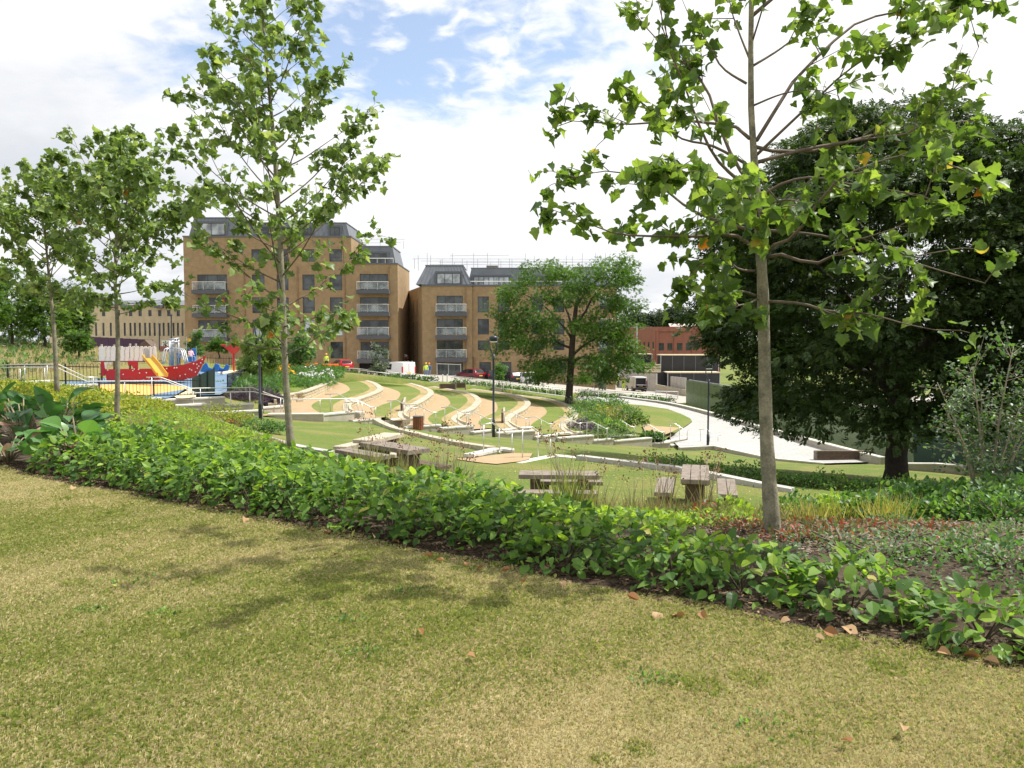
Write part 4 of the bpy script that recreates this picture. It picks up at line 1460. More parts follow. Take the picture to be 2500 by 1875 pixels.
# --- strip between the two blocks
t = thing('house', 'yellowish house with a red tiled roof seen between the two tan blocks', 'building', (0, 135, 0))
x0, x1 = gd(960, 800, 135).x, gd(1010, 800, 135).x
zt, zr = gd(980, 768, 135).z, gd(980, 737, 140).z
mb = MB()
facade_mesh(mb, x0, x1, -6, zt, [(x0 + 1.7, x0 + 2.6, 1.0, 2.3)], 0.0)
mb.poly([(x0, 0, -6), (x0, 0, zt), (x0, 10, zt), (x0, 10, -6)])
mb.poly([(x1, 0, -6), (x1, 10, -6), (x1, 10, zt), (x1, 0, zt)])
mb.build('wall', MATS['brick_beige'], t)
window(t, x0 + 1.7, x0 + 2.6, 1.0, 2.3, 0.0)
mb = MB()
mb.raw([(x0 - .3, -0.4, zt + .003), (x1 + .3, -0.4, zt + .003), (x1 + .3, 5, zr), (x0 - .3, 5, zr), (x1 + .3, 10.4, zt + .003), (x0 - .3, 10.4, zt + .003)], [(0, 1, 2, 3), (3, 2, 4, 5), (0, 3, 5), (1, 4, 2), (5, 4, 1, 0)])
mb.build('roof', MATS['roof_tile'], t)
t = thing('stair_tower', 'brick red timber stair with white handrails between the two tan blocks', 'stair', tuple(gd(985, 895, 112)))
for k in range(4):
    mb = MB()
    p = gd(976, 905 - k * 9, 112)
    q = gd(998, 899 - k * 9, 112)
    mb.bar(p, q, 1.2, 0.35)
    mb.build('landing', MATS['brick_red'], t, w=True)
for y0, y1 in ((862, 868), (874, 869)):
    mb = MB()
    mb.tube([gd(976, y0, 111), gd(994, y1, 111)], 0.07, 6)
    mb.build('handrail', MATS['white_plastic'], t, w=True)

# --- beige building far left
DY = 118.0
ux = lambda px: gd(px, 800, DY).x
uz = lambda py: gd(1250, py, DY).z
t = thing('long_building', 'long beige building with rows of narrow windows behind the play area at left', 'building', (0, DY, 0))
hs = []
W1 = [214, 232, 250, 268, 286, 302, 316, 327, 339, 352, 363, 375, 387, 397, 409, 421, 432, 443]
for i, px in enumerate(W1):
    hs.append((ux(px), ux(px + 5), uz(820), uz(788)))
    if i % 2 == 0:
        hs.append((ux(px), ux(px + 8), uz(772), uz(757)))
mb = MB()
facade_mesh(mb, ux(120), ux(452), -4, uz(746), hs, 0.0)
mb.poly([(ux(120), 0, -4), (ux(120), 0, uz(746)), (ux(120), 12, uz(746)), (ux(120), 12, -4)])
mb.poly([(ux(452), 0, -4), (ux(452), 12, -4), (ux(452), 12, uz(746)), (ux(452), 0, uz(746))])
mb.build('wall', MATS['brick_beige'], t)
for h in hs:
    window(t, *h, 0.0, nx=1, transom=0.4, bar=0.05)
mb = MB()
mb.raw([(ux(118), -0.4, uz(745)), (ux(453), -0.4, uz(745)), (ux(450), 4, uz(730)), (ux(121), 4, uz(730)), (ux(453), 12, uz(745)), (ux(118), 12, uz(745))], [(0, 1, 2, 3), (3, 2, 4, 5), (0, 3, 5), (1, 4, 2), (5, 4, 1, 0)])
mb.build('roof', MATS['zinc'], t)
for px in (305, 385):
    mb = MB()
    mb.box(ux(px), -1.2, uz(752), ux(px + 16), -0.003, uz(762) + 1.0)
    mb.build('bay', MATS['grey_metal'], t)
# --- purple hoarding in front of it
t = thing('hoarding', 'dark purple site hoarding below the beige building at left', 'hoarding', tuple(gd(300, 845, 112)))
for i in range(9):
    a, b = gd(212 + i * 18, 858, 112), gd(212 + (i + 1) * 18, 858, 112)
    zt = gd(212 + i * 18, 822 + i * 0.9, 112).z
    mb = MB()
    mb.box(a.x + .02, 112, a.z - 1.5, b.x - .02, 112.08, zt)
    mb.build('board', MATS['hoarding_purple'], t, w=True)
t = thing('panel_sign', 'white sign board with a black propeller mark behind the climbing frame', 'sign', tuple(gd(405, 838, 84)))
mb = MB()
a, b = gd(395, 847, 84), gd(412, 831, 84)
mb.box(a.x, 84, a.z, b.x, 84.06, b.z)
mb.build('board', MATS['sign_white'], t, w=True)
c = (a + b) / 2
mb = MB()
for an in (0.3, 1.4, 2.6, 3.9, 5.2):
    mb.poly([(c.x, 83.98, c.z), (c.x + .26 * math.cos(an - .25), 83.98, c.z + .26 * math.sin(an - .25)), (c.x + .3 * math.cos(an + .25), 83.98, c.z + .3 * math.sin(an + .25))])
mb.box(c.x - .03, 83.972, c.z - .33, c.x + .03, 83.985, c.z)
mb.build('mark', MATS['black_paint'], t, w=True)
mb = MB()
mb.tube([(c.x - .25, 84.1, gz(c.x, 84) - .2), (c.x - .25, 84.1, c.z)], 0.04, 6)
mb.tube([(c.x + .25, 84.1, gz(c.x, 84) - .2), (c.x + .25, 84.1, c.z)], 0.04, 6)
mb.build('post', MATS['galv'], t, w=True)

# --- red brick building right
RY = 150.0
rx = lambda px: gd(px, 800, RY).x
rz_ = lambda py: gd(1250, py, RY).z
q = lambda v: 1480 + .14466 * v
qy = lambda v: 740 + .14466 * v
t = thing('brick_building', 'flat roofed red brick building beyond the building site at right', 'building', (0, RY, 0))
hs = []
for c0, c1 in ((888, 978), (1035, 1120), (1195, 1290), (1345, 1440)):
    hs.append((rx(q(c0)), rx(q(c1)), rz_(qy(800)), rz_(qy(675))))
mb = MB()
xe = rx(1760)
facade_mesh(mb, rx(q(828)), xe, -10, rz_(qy(400)), hs, 0.0, 0.2)
hl = []
for c in (560, 605, 650, 697, 748, 798):
    hl.append((rx(q(c)), rx(q(c + 18)), rz_(qy(790)), rz_(qy(660))))
xl = rx(q(535))
# left flank, splayed: sheared from a facade
def flank(mb, holes):
    tmp = MB()
    facade_mesh(tmp, xl, rx(q(828)), -10, rz_(qy(400)), holes, 0.0, 0.2)
    k = 10.0 / (rx(q(828)) - xl)
    mb.raw([(x, y + (rx(q(828)) - x) * k, z) for x, y, z in tmp.v], tmp.f)
flank(mb, hl)
mb.poly([(xl, 10, -10), (xl, 10, rz_(qy(400))), (xl, 22, rz_(qy(400))), (xl, 22, -10)])
mb.poly([(xl, 10, rz_(qy(400))), (rx(q(828)), 0, rz_(qy(400))), (xe, 0, rz_(qy(400))), (xe, 22, rz_(qy(400))), (xl, 22, rz_(qy(400)))])
mb.build('wall', MATS['brick_red'], t)
# recessed-looking brick panels: raised pilasters and bands
pb = MB()
for c0, c1 in ((845, 882), (1145, 1195), (1450, 1500)):
    pb.box(rx(q(c0)), -0.18, -10, rx(q(c1)), -0.003, rz_(qy(480)))
pb.box(rx(q(830)), -0.2, rz_(qy(478)), xe, -0.004, rz_(qy(402)))
pb.build('pilaster', MATS['brick_red'], t)
for h in hs:
    window(t, *h, 0.0, nx=2, transom=0.5, pane='pane_glass')
k_ = 10.0 / (rx(q(828)) - xl)
for h in hl:
    m_ = MB()
    xm = (h[0] + h[1]) / 2
    yv = (rx(q(828)) - xm) * k_
    m_.cbox((xm, yv + 0.15, (h[2] + h[3]) / 2), (h[1] - h[0]) * 1.2, 0.05, h[3] - h[2], math.atan2(-k_, 1))
    m_.build('window', MATS['pane_glass'], t)
mb = MB()
mb.box(xl - .2, 10.1, rz_(qy(398)), xe + .3, 22.2, rz_(qy(386)))
mb.build('roof_edge', MATS['galv'], t)
for k in range(4):
    mb = MB()
    mb.tube([(rx(q(1180 + k * 10)), 6 + k, rz_(qy(385 - k * 16))), (rx(q(1720 - k * 8)), 6 + k, rz_(qy(380 - k * 12)))], 0.08, 5)
    mb.build('roof_rail', MATS['steel_pale'], t)

# --- dark site cabins and boards in front of it
def cabin(label, px0, px1, py0, py1, Yd, depth=3.0, m='hoarding_black', cap=True, group='dark cabins on the building site'):
    a, b = gd(px0, py1, Yd), gd(px1, py1, Yd)
    zt = gd(px0, py0, Yd).z
    t = thing('site_cabin', label, 'site cabin', ((a.x + b.x) / 2, Yd, a.z), group)
    mb = MB()
    mb.box(a.x, Yd, a.z - 2.5, b.x, Yd + depth, zt)
    mb.build('body', MATS[m], t, w=True)
    if cap:
        mb = MB()
        mb.box(a.x - .1, Yd - .12, zt + .003, b.x + .1, Yd + depth + .1, zt + .16)
        mb.build('roof_edge', MATS['plywood'], t, w=True)
        n = max(2, int((b.x - a.x) / 1.6))
        for k in range(n + 1):
            x = a.x + (b.x - a.x) * k / n
            mb = MB()
            mb.box(x - .05, Yd - .05, a.z, x + .05, Yd - .003, zt - .02)
            mb.build('rib', MATS['grey_metal'] if k % n else MATS['galv'], t, w=True)
    return t
cabin('small black cabin with a thin pale roof edge left of the big one', 1550, 1591, 866, 905, 128)
cabin('big black cabin with pale roof boards below the red brick building', 1613, 1754, 868, 906, 124)
cabin('long low black cabin with pale sloping boards in front of the big one', 1630, 1757, 911, 948, 120)
cabin('black container under the walkway rails', 1570, 1640, 908, 930, 122, 3, 'hoarding_black', False)
t = thing('walkway_rail', 'pale timber guard rails on the site walkway between the black cabins', 'guard rail', tuple(gd(1590, 900, 121)))
for k, py in enumerate((890.5, 896, 902, 906)):
    mb = MB()
    mb.bar(gd(1574, py, 121), gd(1613, py, 121), 0.06, 0.2 if k < 3 else 0.4)
    mb.build('rail', MATS['plywood'], t, w=True)
mb = MB()
mb.bar(gd(1600, 885, 121.1), gd(1600, 908, 121.1), 0.1, 0.1)
mb.build('post', MATS['galv'], t, w=True)
def slab_wall(label, pts, h, m, Y0, Y1):
    t = thing('site_wall', label, 'site wall', tuple(gd(pts[0][0], pts[0][1], Y0)))
    a, b = gd(pts[0][0], pts[0][1], Y0), gd(pts[1][0], pts[1][1], Y1)
    n = max(1, int((b - a).length / 1.3))
    for k in range(n):
        p, q_ = a.lerp(b, k / n + 0.003), a.lerp(b, (k + 1) / n - 0.003)
        mb = MB()
        mb.bar(p + Vector((0, 0, h / 2 - 1)), q_ + Vector((0, 0, h / 2 - 1)), 0.15, h + 2)
        mb.build('panel', MATS[m], t, w=True)
slab_wall('grey concrete block wall behind the open van', [(1553, 945), (1604, 947)], 2.1, 'concrete', 119, 116)
slab_wall('grey mesh covered fence panels left of the leafy hoarding', [(1638, 953), (1675, 960)], 1.9, 'concrete', 108, 98)
slab_wall('pale concrete wall at the corner of the tan block behind the yellow vest worker', [(1507, 925), (1552, 927)], 3.2, 'concrete', 124, 124)
slab_wall('low sandy coloured kerb wall running beside the site road', [(1600, 946), (1676, 962)], 0.5, 'sandstone_pale', 114, 96)

# --- leafy hoarding beside the plaza
m, g_, p_, out_ = principled('leaf_print')
tcd = g_.n('TexCoord')
vo = g_.n('TexVoronoi', i_Scale=16.0)
g_.l(tcd.outputs['Object'], vo.inputs['Vector'])
n1 = g_.noise(tcd.outputs['Object'], 0.8, 6, 0.7)
n2 = g_.noise(tcd.outputs['Object'], 6.0, 8, 0.8, 1.5)
c = g_.mix(g_.smooth(n2, 0.3, 0.7), (0.03, 0.06, 0.025), (0.16, 0.23, 0.085))
sx = g_.n('SeparateXYZ')
g_.l(tcd.outputs['Object'], sx.inputs[0])
c2 = g_.mix(g_.smooth(n2, 0.3, 0.7), (0.10, 0.145, 0.085), (0.27, 0.34, 0.20))
c = g_.mix(g_.smooth(g_.math('ADD', sx.outputs[2], g_.math('MULTIPLY', n1, 0.8)), 1.65, 1.25), c, c2)
g_.l(c, p_.inputs['Base Color'])
p_.inputs['Roughness'].default_value = 0.5
MATS['leaf_print'] = m
t = thing('leafy_hoarding', 'tall hoarding printed with green leaves running along the right side of the plaza', 'hoarding', tuple(gd(1675, 983, 83)))
ha, hb = gd(1675, 986, 83), gd(2229, 1124, 44.0)
n = 17
hz = 2.45
for k in range(n):
    p, q_ = ha.lerp(hb, k / n + 0.0008), ha.lerp(hb, (k + 1) / n - 0.0008)
    mb = MB()
    mb.bar(p + Vector((0, 0, hz / 2 - 0.1)), q_ + Vector((0, 0, hz / 2 - 0.1)), 0.06, hz + 0.2)
    o = mb.build('board', MATS['leaf_print'], t, w=True)
for k in range(n):
    p = ha.lerp(hb, k / n)
    mb = MB()
    mb.bar(p + Vector((0.3, 0, hz + 0.05)), ha.lerp(hb, (k + 1) / n) + Vector((0.3, 0, hz + 0.05)), 0.1, 0.1)
    mb.build('top_rail', MATS['galv'], t, w=True)
t = thing('green_hoarding', 'plain dark green hoarding at far right behind the multi stemmed shrub', 'hoarding', tuple(gd(2229, 1122, 44)))
ga = [gd(2229, 1123, 43.9), gd(2380, 1146, 39.5), gd(2500, 1167, 36.5), gd(2750, 1180, 35), gd(3100, 1180, 35)]
for a, b in zip(ga, ga[1:]):
    m_ = max(1, int((b - a).length / 1.25))
    for k in range(m_):
        p, q_ = a.lerp(b, k / m_ + 0.004), a.lerp(b, (k + 1) / m_ - 0.004)
        mb = MB()
        mb.bar(p + Vector((0, 0, 1.1)), q_ + Vector((0, 0, 1.1)), 0.06, 2.6)
        mb.build('board', MATS['green_paint'], t, w=True)

# --- site fence, barriers, far lamps
def mesh_fence(label, px0, px1, py0, py1, Yd):
    a, b = gd(px0, py1, Yd), gd(px1, py1, Yd)
    h = gd(px0, py0, Yd).z - a.z
    t = thing('mesh_fence', label, 'site fence', tuple((a + b) / 2))
    mb = MB()
    for f in (0.02, 0.48, 0.98):
        mb.tube([a + (b - a) * f, a + (b - a) * f + Vector((0, 0, h))], 0.045, 6)
    mb.tube([a + Vector((0, 0, h)), b + Vector((0, 0, h * 0.93))], 0.04, 6)
    mb.tube([a + Vector((0, 0, 0.15)), b + Vector((0, 0, 0.15))], 0.04, 6)
    mb.build('frame', MATS['galv'], t, w=True)
    mb = MB()
    n = int((b - a).length / 0.16)
    for k in range(n):
        p = a + (b - a) * (k / n)
        mb.bar(p + Vector((0, 0, .15)), p + Vector((0, 0, h * .96)), 0.012, 0.012)
    o = mb.build('mesh_wire', MATS['galv'], t, w=True)
    o['kind'] = 'stuff'
mesh_fence('tall wire mesh site fence leaning beside the parked dark red car', 1066, 1126, 888, 920, 101)
mesh_fence('wire mesh barrier beside the site road in front of the leafy hoarding', 1600, 1656, 955, 976, 90)
t = thing('barrier', 'orange and white plastic barrier beside the red car', 'barrier', tuple(gd(790, 895, 96)))
for k in range(2):
    mb = MB()
    a = gd(735 + k * 50, 892 + k * 2, 96 - k)
    mb.cbox(a + Vector((1.0, 0, 0.1)), 2.0, 0.35, 0.35, 0, 0.05)
    mb.build('block', MATS['orange_barrier'], t, w=True)
    mb = MB()
    mb.cbox(a + Vector((1.0, 0, -0.45)), 2.0, 0.4, 0.7, 0, 0.03)
    mb.build('base', MATS['steel_pale'], t, w=True)

# ------------------------------------------------------------------ vehicles
def ring_body(st):
    """st: list of (x, zbot, zbelt, zroof, half width low, half width top)"""
    vs, fs = [], []
    for x, zb, zm, zr, w, wr in st:
        vs += [(x, -w * .94, zb), (x, -w, zb + .18), (x, -w * .985, zm), (x, -wr, zr), (x, wr, zr), (x, w * .985, zm), (x, w, zb + .18), (x, w * .94, zb)]
    n = 8
    for i in range(len(st) - 1):
        for k in range(n):
            k2 = (k + 1) % n
            fs.append((i * n + k, i * n + k2, (i + 1) * n + k2, (i + 1) * n + k))
    fs.append(tuple(range(n - 1, -1, -1)))
    fs.append(tuple((len(st) - 1) * n + k for k in range(n)))
    return vs, fs
def wheel(parent, x, y, r=0.31, w=0.2):
    mb = MB()
    s = 1 if y > 0 else -1
    prof = [(r * .62, -w / 2), (r * .95, -w / 2), (r, -w * .3), (r, w * .3), (r * .95, w / 2), (r * .62, w / 2)]
    tmp = MB().lathe((0, 0, 0), prof, 16)
    mb.raw([(a + x, c + y, b + r) for a, b, c in tmp.v], tmp.f)
    wo_ = mb.build('wheel', MATS['tyre'], parent, True)
    mb = MB()
    tmp = MB().lathe((0, 0, 0), [(r * .6, 0), (r * .55, .02), (r * .15, .035)], 10)
    mb.raw([(a + x, s * (c + w / 2) + y, b + r) for a, b, c in tmp.v], tmp.f)
    mb.build('rim', MATS['alloy'], wo_)
def vehicle(name, label, cat, loc, rz, paint, st, glass, wheels, lamps_r, lamps_f, plate=True, group=None, wr=0.31, extra=None):
    t = thing(name, label, cat, loc, group, rz)
    vs, fs = ring_body(st)
    o = MB().raw(vs, fs).build('body', MATS[paint], t, True)
    bv = o.modifiers.new('bevel', 'BEVEL')
    bv.width = 0.05
    bv.segments = 2
    bv.limit_method = 'ANGLE'
    bv.angle_limit = math.radians(25)
    for nm, pts in glass:
        mb = MB()
        P = [Vector(p) for p in pts]
        nrm = (P[1] - P[0]).cross(P[2] - P[0]).normalized()
        c = sum(P, Vector()) / len(P)
        if nrm.dot(c - Vector((c.x * .3, 0, 0.8))) < 0:
            nrm = -nrm
        A = [p + nrm * 0.012 for p in P]
        B = [p - nrm * 0.03 for p in P]
        k = len(P)
        mb.raw(A + B, [tuple(range(k)), tuple(range(2 * k - 1, k - 1, -1))] + [(i, (i + 1) % k, k + (i + 1) % k, k + i) for i in range(k)])
        mb.build(nm, MATS['car_glass'], t)
    for x, y in wheels:
        wheel(t, x, y, wr)
        mb = MB()
        s = 1 if y > 0 else -1
        tmp = MB().lathe((0, 0, 0), [(wr * 1.22, 0), (wr * 1.22, .012)], 16)
        mb.raw([(a + x, s * c + y + s * (0.105), b + wr) for a, b, c in tmp.v], tmp.f)
        mb.build('wheel_arch', MATS['car_trim'], t)
    for nm, bx_, m_ in lamps_r + lamps_f:
        mb = MB()
        mb.box(*bx_)
        mb.build(nm, MATS[m_], t)
    return t
def hatch(label, loc, rz, paint, group='cars parked below the tan blocks'):
    st = [(-2.0, .42, .80, .86, .72, .60), (-1.93, .28, .92, 1.0, .82, .66), (-1.55, .24, .93, 1.40, .86, .60), (-1.1, .22, .93, 1.47, .86, .60), (-.1, .22, .92, 1.46, .86, .61), (.55, .22, .91, 1.30, .86, .61),
          (1.05, .24, .90, .97, .85, .66), (1.7, .26, .80, .86, .82, .64), (1.98, .34, .62, .70, .70, .56)]
    gl = [('rear_window', [(-1.90, -.60, 1.03), (-1.90, .60, 1.03), (-1.60, .55, 1.37), (-1.60, -.55, 1.37)]), ('windscreen', [(.60, -.56, 1.27), (.60, .56, 1.27), (1.03, .64, 1.0), (1.03, -.64, 1.0)])]
    for s in (-1, 1):
        gl.append(('side_window', [(-1.45, s * .845, .96), (-.15, s * .845, .96), (-.15, s * .63, 1.40), (-1.35, s * .63, 1.38)]))
        gl.append(('side_window', [(-.05, s * .845, .96), (.95, s * .845, .95), (.5, s * .64, 1.28), (-.05, s * .63, 1.40)]))
    lr = [('tail_lamp', (-1.985, s * .72 - .09, .78, -1.86, s * .72 + .09, 1.06), 'tail_lamp') for s in (-1, 1)]
    lr += [('bumper', (-2.06, -.70, .34, -1.94, .70, .52), 'car_trim'), ('number_plate', (-2.03, -.25, .60, -1.99, .25, .71), 'plate_yellow')]
    lf = [('headlight', (1.86, s * .55 - .13, .58, 1.99, s * .55 + .13, .70), 'head_lamp') for s in (-1, 1)]
    lf += [('door_mirror', (.62, s * .95 - .08, .92, .78, s * .95 + .08, 1.06), paint) for s in (-1, 1)]
    return vehicle('parked_car', label, 'car', loc, rz, paint, st, gl, [(-1.25, -.80), (-1.25, .80), (1.25, -.80), (1.25, .80)], lr, lf, group=group)
def van(label, loc, rz, paint, opened=False):
    st = [(-2.45, .36, 1.05, 1.98, .90, .80), (-2.38, .28, 1.06, 2.06, .95, .84), (-.2, .26, 1.06, 2.08, .96, .84), (.95, .26, 1.06, 2.0, .96, .80), (1.7, .27, 1.04, 1.14, .95, .74), (2.3, .30, .86, .95, .90, .72), (2.45, .40, .66, .74, .80, .66)]
    gl = [('windscreen', [(1.02, -.74, 1.93), (1.02, .74, 1.93), (1.66, .72, 1.18), (1.66, -.72, 1.18)])]
    for s in (-1, 1):
        gl.append(('side_window', [(.25, s * .94, 1.12), (1.45, s * .94, 1.12), (.98, s * .84, 1.78), (.25, s * .86, 1.80)]))
    lr = [('tail_lamp', (-2.475, s * .86 - .07, .75, -2.36, s * .86 + .07, 1.55), 'tail_lamp') for s in (-1, 1)]
    lr += [('bumper', (-2.55, -.9, .34, -2.43, .9, .56), 'car_trim'), ('number_plate', (-2.49, -.27, .72, -2.455, .27, .86), 'plate_yellow')]
    lf = [('headlight', (2.30, s * .62 - .14, .62, 2.44, s * .62 + .14, .82), 'head_lamp') for s in (-1, 1)]
    lf += [('door_mirror', (.95, s * 1.05 - .08, 1.15, 1.1, s * 1.05 + .08, 1.4), 'car_trim') for s in (-1, 1)]
    if opened:
        lr.append(('load_bay_shade', (-2.47, -.72, .62, -2.30, .72, 1.9), 'interior_shade'))  # near-black slab on the back, painted for the shade inside the van
        lr += [('rear_door', (-3.15, s * .90 - .03, .6, -2.46, s * .90 + .03, 1.92), paint) for s in (-1, 1)]
        lr.append(('tailboard', (-3.3, -.7, .95, -2.48, .7, 1.02), 'galv'))
    else:
        lr.append(('door_seam', (-2.462, -.012, .62, -2.45, .012, 1.95), 'car_trim'))
    if not opened:
        lr += [('ladder_roller', (-2.4, y - .06, 2.08, -2.3, y + .06, 2.2), 'galv') for y in (-.5, 0, .5)]
    return vehicle('van', label, 'van', loc, rz, paint, st, gl, [(-1.5, -.88), (-1.5, .88), (1.5, -.88), (1.5, .88)], lr, lf, wr=0.33)
def on_ground(px, Yd):
    x = gd(px, 900, Yd).x
    return (x, Yd, gz(x, Yd))
def veh_at(px, py_bottom, Yd):
    p = gd(px, py_bottom, Yd)
    return (p.x, Yd, p.z)
rear = math.radians(90)
hatch('bright red hatchback parked in front of the taller tan block', veh_at(834, 907, 97), rear + 0.55, 'car_red')
hatch('dark red hatchback parked below the lower balcony of the tan block', veh_at(1148, 929, 98), rear + 0.75, 'car_maroon')
hatch('black hatchback just right of the dark red one', veh_at(1195, 932, 98.5), rear + 0.35, 'car_black')
hatch('dark car half hidden behind the slim sapling by the middle lamp post', veh_at(1245, 936, 97), rear + 0.5, 'car_black')
hatch('white hatchback parked left of the locust tree', veh_at(1282, 938, 96), rear + 0.85, 'car_white')
hatch('dark car behind the middle young tree trunk by the hedge', veh_at(672, 900, 101), 0.3, 'car_black')
van('white van with ladder rollers on its roof parked between the two tan blocks', veh_at(975, 925, 96), rear + 0.62, 'car_white')
van('grey van standing with its back doors open among three workers', veh_at(1553, 954, 113), rear + 0.1, 'van_grey', True)
t = thing('trailer_board', 'dark low trolley at the back of the open grey van', 'trolley', veh_at(1558, 956, 109.5))
mb = MB()
o_ = ORG[t.name]
mb.cbox(o_ + Vector((0, 0, .45)), 1.7, 0.9, 0.1)
mb.build('deck', MATS['car_trim'], t, w=True)
for s in (-1, 1):
    mb = MB()
    mb.tube([o_ + Vector((s * .6, -.3, .2)), o_ + Vector((s * .6, .3, .2))], 0.2, 10)
    mb.build('wheel', MATS['tyre'], t, w=True)

# ------------------------------------------------------------------ people
def skin_body(name, joints, edges, radii, root):
    me = bpy.data.meshes.new(name)
    me.from_pydata(joints, edges, [])
    o = bpy.data.objects.new(name, me)
    COL.objects.link(o)
    md = o.modifiers.new('skin', 'SKIN')
    md.use_smooth_shade = True
    for i, r in enumerate(radii):
        sv_ = me.skin_vertices[0].data[i]
        sv_.radius = r if isinstance(r, tuple) else (r, r)
        sv_.use_root = (i == root)
    o.modifiers.new('sub', 'SUBSURF').levels = 1
    dg = bpy.context.evaluated_depsgraph_get()
    dg.update()
    m2 = bpy.data.meshes.new_from_object(o.evaluated_get(dg))
    bpy.data.objects.remove(o)
    bpy.data.meshes.remove(me)
    m2.name = name
    return m2
def body_mesh(pose):
    if pose == 'stand':
        J = [(0, 0, .93), (0, 0, 1.12), (0, 0.01, 1.36), (0, 0, 1.49), (0, -.02, 1.60), (0, -.02, 1.70),
             (.20, 0, 1.41), (.26, .02, 1.15), (.25, -.10, .92), (.25, -.14, .82), (-.20, 0, 1.41), (-.27, .02, 1.14), (-.28, -.05, .90), (-.28, -.08, .80),
             (.10, 0, .88), (.11, -.01, .50), (.12, .02, .09), (.12, -.14, .04), (-.10, 0, .88), (-.13, .01, .50), (-.15, .06, .09), (-.15, -.10, .04)]
    elif pose == 'reach':
        J = [(0, 0, .92), (0, -.03, 1.11), (0, -.07, 1.34), (0, -.11, 1.46), (0, -.15, 1.56), (0, -.16, 1.66),
             (.20, -.07, 1.39), (.25, -.22, 1.18), (.20, -.46, 1.10), (.18, -.55, 1.09), (-.20, -.07, 1.39), (-.26, -.20, 1.17), (-.20, -.45, 1.07), (-.18, -.54, 1.05),
             (.10, 0, .87), (.14, -.08, .49), (.15, -.04, .09), (.15, -.20, .04), (-.10, 0, .87), (-.14, .05, .49), (-.17, .15, .09), (-.17, .0, .04)]
    else:      # sitting
        J = [(0, 0, .50), (0, .02, .70), (0, 0, .93), (0, -.02, 1.05), (0, -.05, 1.16), (0, -.05, 1.25),
             (.19, 0, .97), (.24, -.05, .73), (.17, -.28, .66), (.14, -.36, .65), (-.19, 0, .97), (-.24, -.05, .73), (-.17, -.28, .66), (-.14, -.36, .65),
             (.10, -.04, .49), (.13, -.46, .50), (.13, -.46, .09), (.13, -.60, .04), (-.10, -.04, .49), (-.13, -.46, .50), (-.13, -.48, .09), (-.13, -.62, .04)]
    E = [(0, 1), (1, 2), (2, 3), (3, 4), (4, 5), (2, 6), (6, 7), (7, 8), (8, 9), (2, 10), (10, 11), (11, 12), (12, 13), (0, 14), (14, 15), (15, 16), (16, 17), (0, 18), (18, 19), (19, 20), (20, 21)]
    R = [(.15, .12), (.145, .11), (.155, .11), .055, .085, .075, .075, .052, .042, .045, .075, .052, .042, .045, .095, .07, .05, .045, .095, .07, .05, .045]
    return skin_body('body', J, E, R, 0)
BODY = {}
def person(label, loc, rz, pose='stand', top='hivis', legs='trousers', hat='helmet_yellow', h=1.75, group=None, vest=True):
    key = (pose, top, legs)
    if key not in BODY:
        me = body_mesh(pose)
        for m_ in ('skin', legs, top, 'black_paint'):
            me.materials.append(MATS[m_])
        neck = 1.08 if pose == 'sit' else 1.47 if pose == 'stand' else 1.44
        hip = 0.56 if pose == 'sit' else 0.93
        for p in me.polygons:
            c = p.center
            i = 2
            if c.z > neck and abs(c.x) < .15:
                i = 0
            elif c.z < 0.10:
                i = 3
            elif (pose != 'sit' and c.z < hip and abs(c.x) < .225) or (pose == 'sit' and c.z < hip and abs(c.x) < 0.22):
                i = 1
            elif pose == 'stand' and c.z < 0.88 or (pose == 'reach' and c.y < -.49) or (pose == 'sit' and c.y < -.31 and c.z > .6):
                i = 0
            p.material_index = i
            p.use_smooth = True
        BODY[key] = me
    t = thing('person', label, 'person', loc, group, rz)
    t.scale = (h / 1.78,) * 3
    link('body', BODY[key], t)
    head = Vector((0, -.02, 1.66)) if pose == 'stand' else Vector((0, -.155, 1.62)) if pose == 'reach' else Vector((0, -.05, 1.21))
    fb = MB()
    fb.cbox(head + Vector((0, -.115, -.03)), .03, .04, .045, 0, .01)
    for s in (-1, 1):
        fb.cbox(head + Vector((s * .095, .0, -.02)), .02, .04, .06, 0, .008)
    fb.build('face', MATS['skin'], t)
    eb = MB()
    for s in (-1, 1):
        eb.cbox(head + Vector((s * .035, -.092, .005)), .022, .014, .014)
    eb.build('eyes', MATS['black_paint'], t)
    if hat and hat.startswith('helmet'):
        mb = MB()
        mb.lathe(head + Vector((0, 0, .03)), [(.125, 0), (.13, .04), (.112, .10), (.06, .145), (.01, .155)], 12)
        mb.cbox(head + Vector((0, -.13, .035)), .17, .10, .015)
        mb.build('helmet', MATS[hat], t, True)
    elif hat:
        mb = MB()
        mb.lathe(head + Vector((0, .012, -.03)), [(.10, 0), (.112, .06), (.095, .12), (.04, .15), (.01, .152)], 12)
        mb.build('hair', MATS[hat], t, True)
    if vest and pose != 'sit':
        mb = MB()
        y0 = 0 if pose == 'stand' else -.05
        for zc in (1.05, 1.2):
            mb.lathe((0, y0 * (zc - .9) * 2, zc), [(.172, 0), (.172, .045)], 14)
        o = mb.build('reflective_band', MATS['steel_pale'], t)
        o.scale = (1.0, .86, 1)
    return t
def at_px(px, py, Yd):
    p = gd(px, py, Yd)
    return (p.x, Yd, p.z)
gW = 'construction workers in yellow vests'
person('worker in yellow vest and yellow helmet beside the orange barrier', at_px(797, 899, 97), 0.4, 'stand', group=gW)
person('worker in green yellow vest standing in shade between red car and white van', at_px(919, 914, 101), -0.6, 'stand', hat='helmet_white', group=gW)
person('worker in yellow vest with pale jeans and yellow helmet right of the white van', at_px(1040, 921, 98), 0.2, 'stand', legs='denim', group=gW)
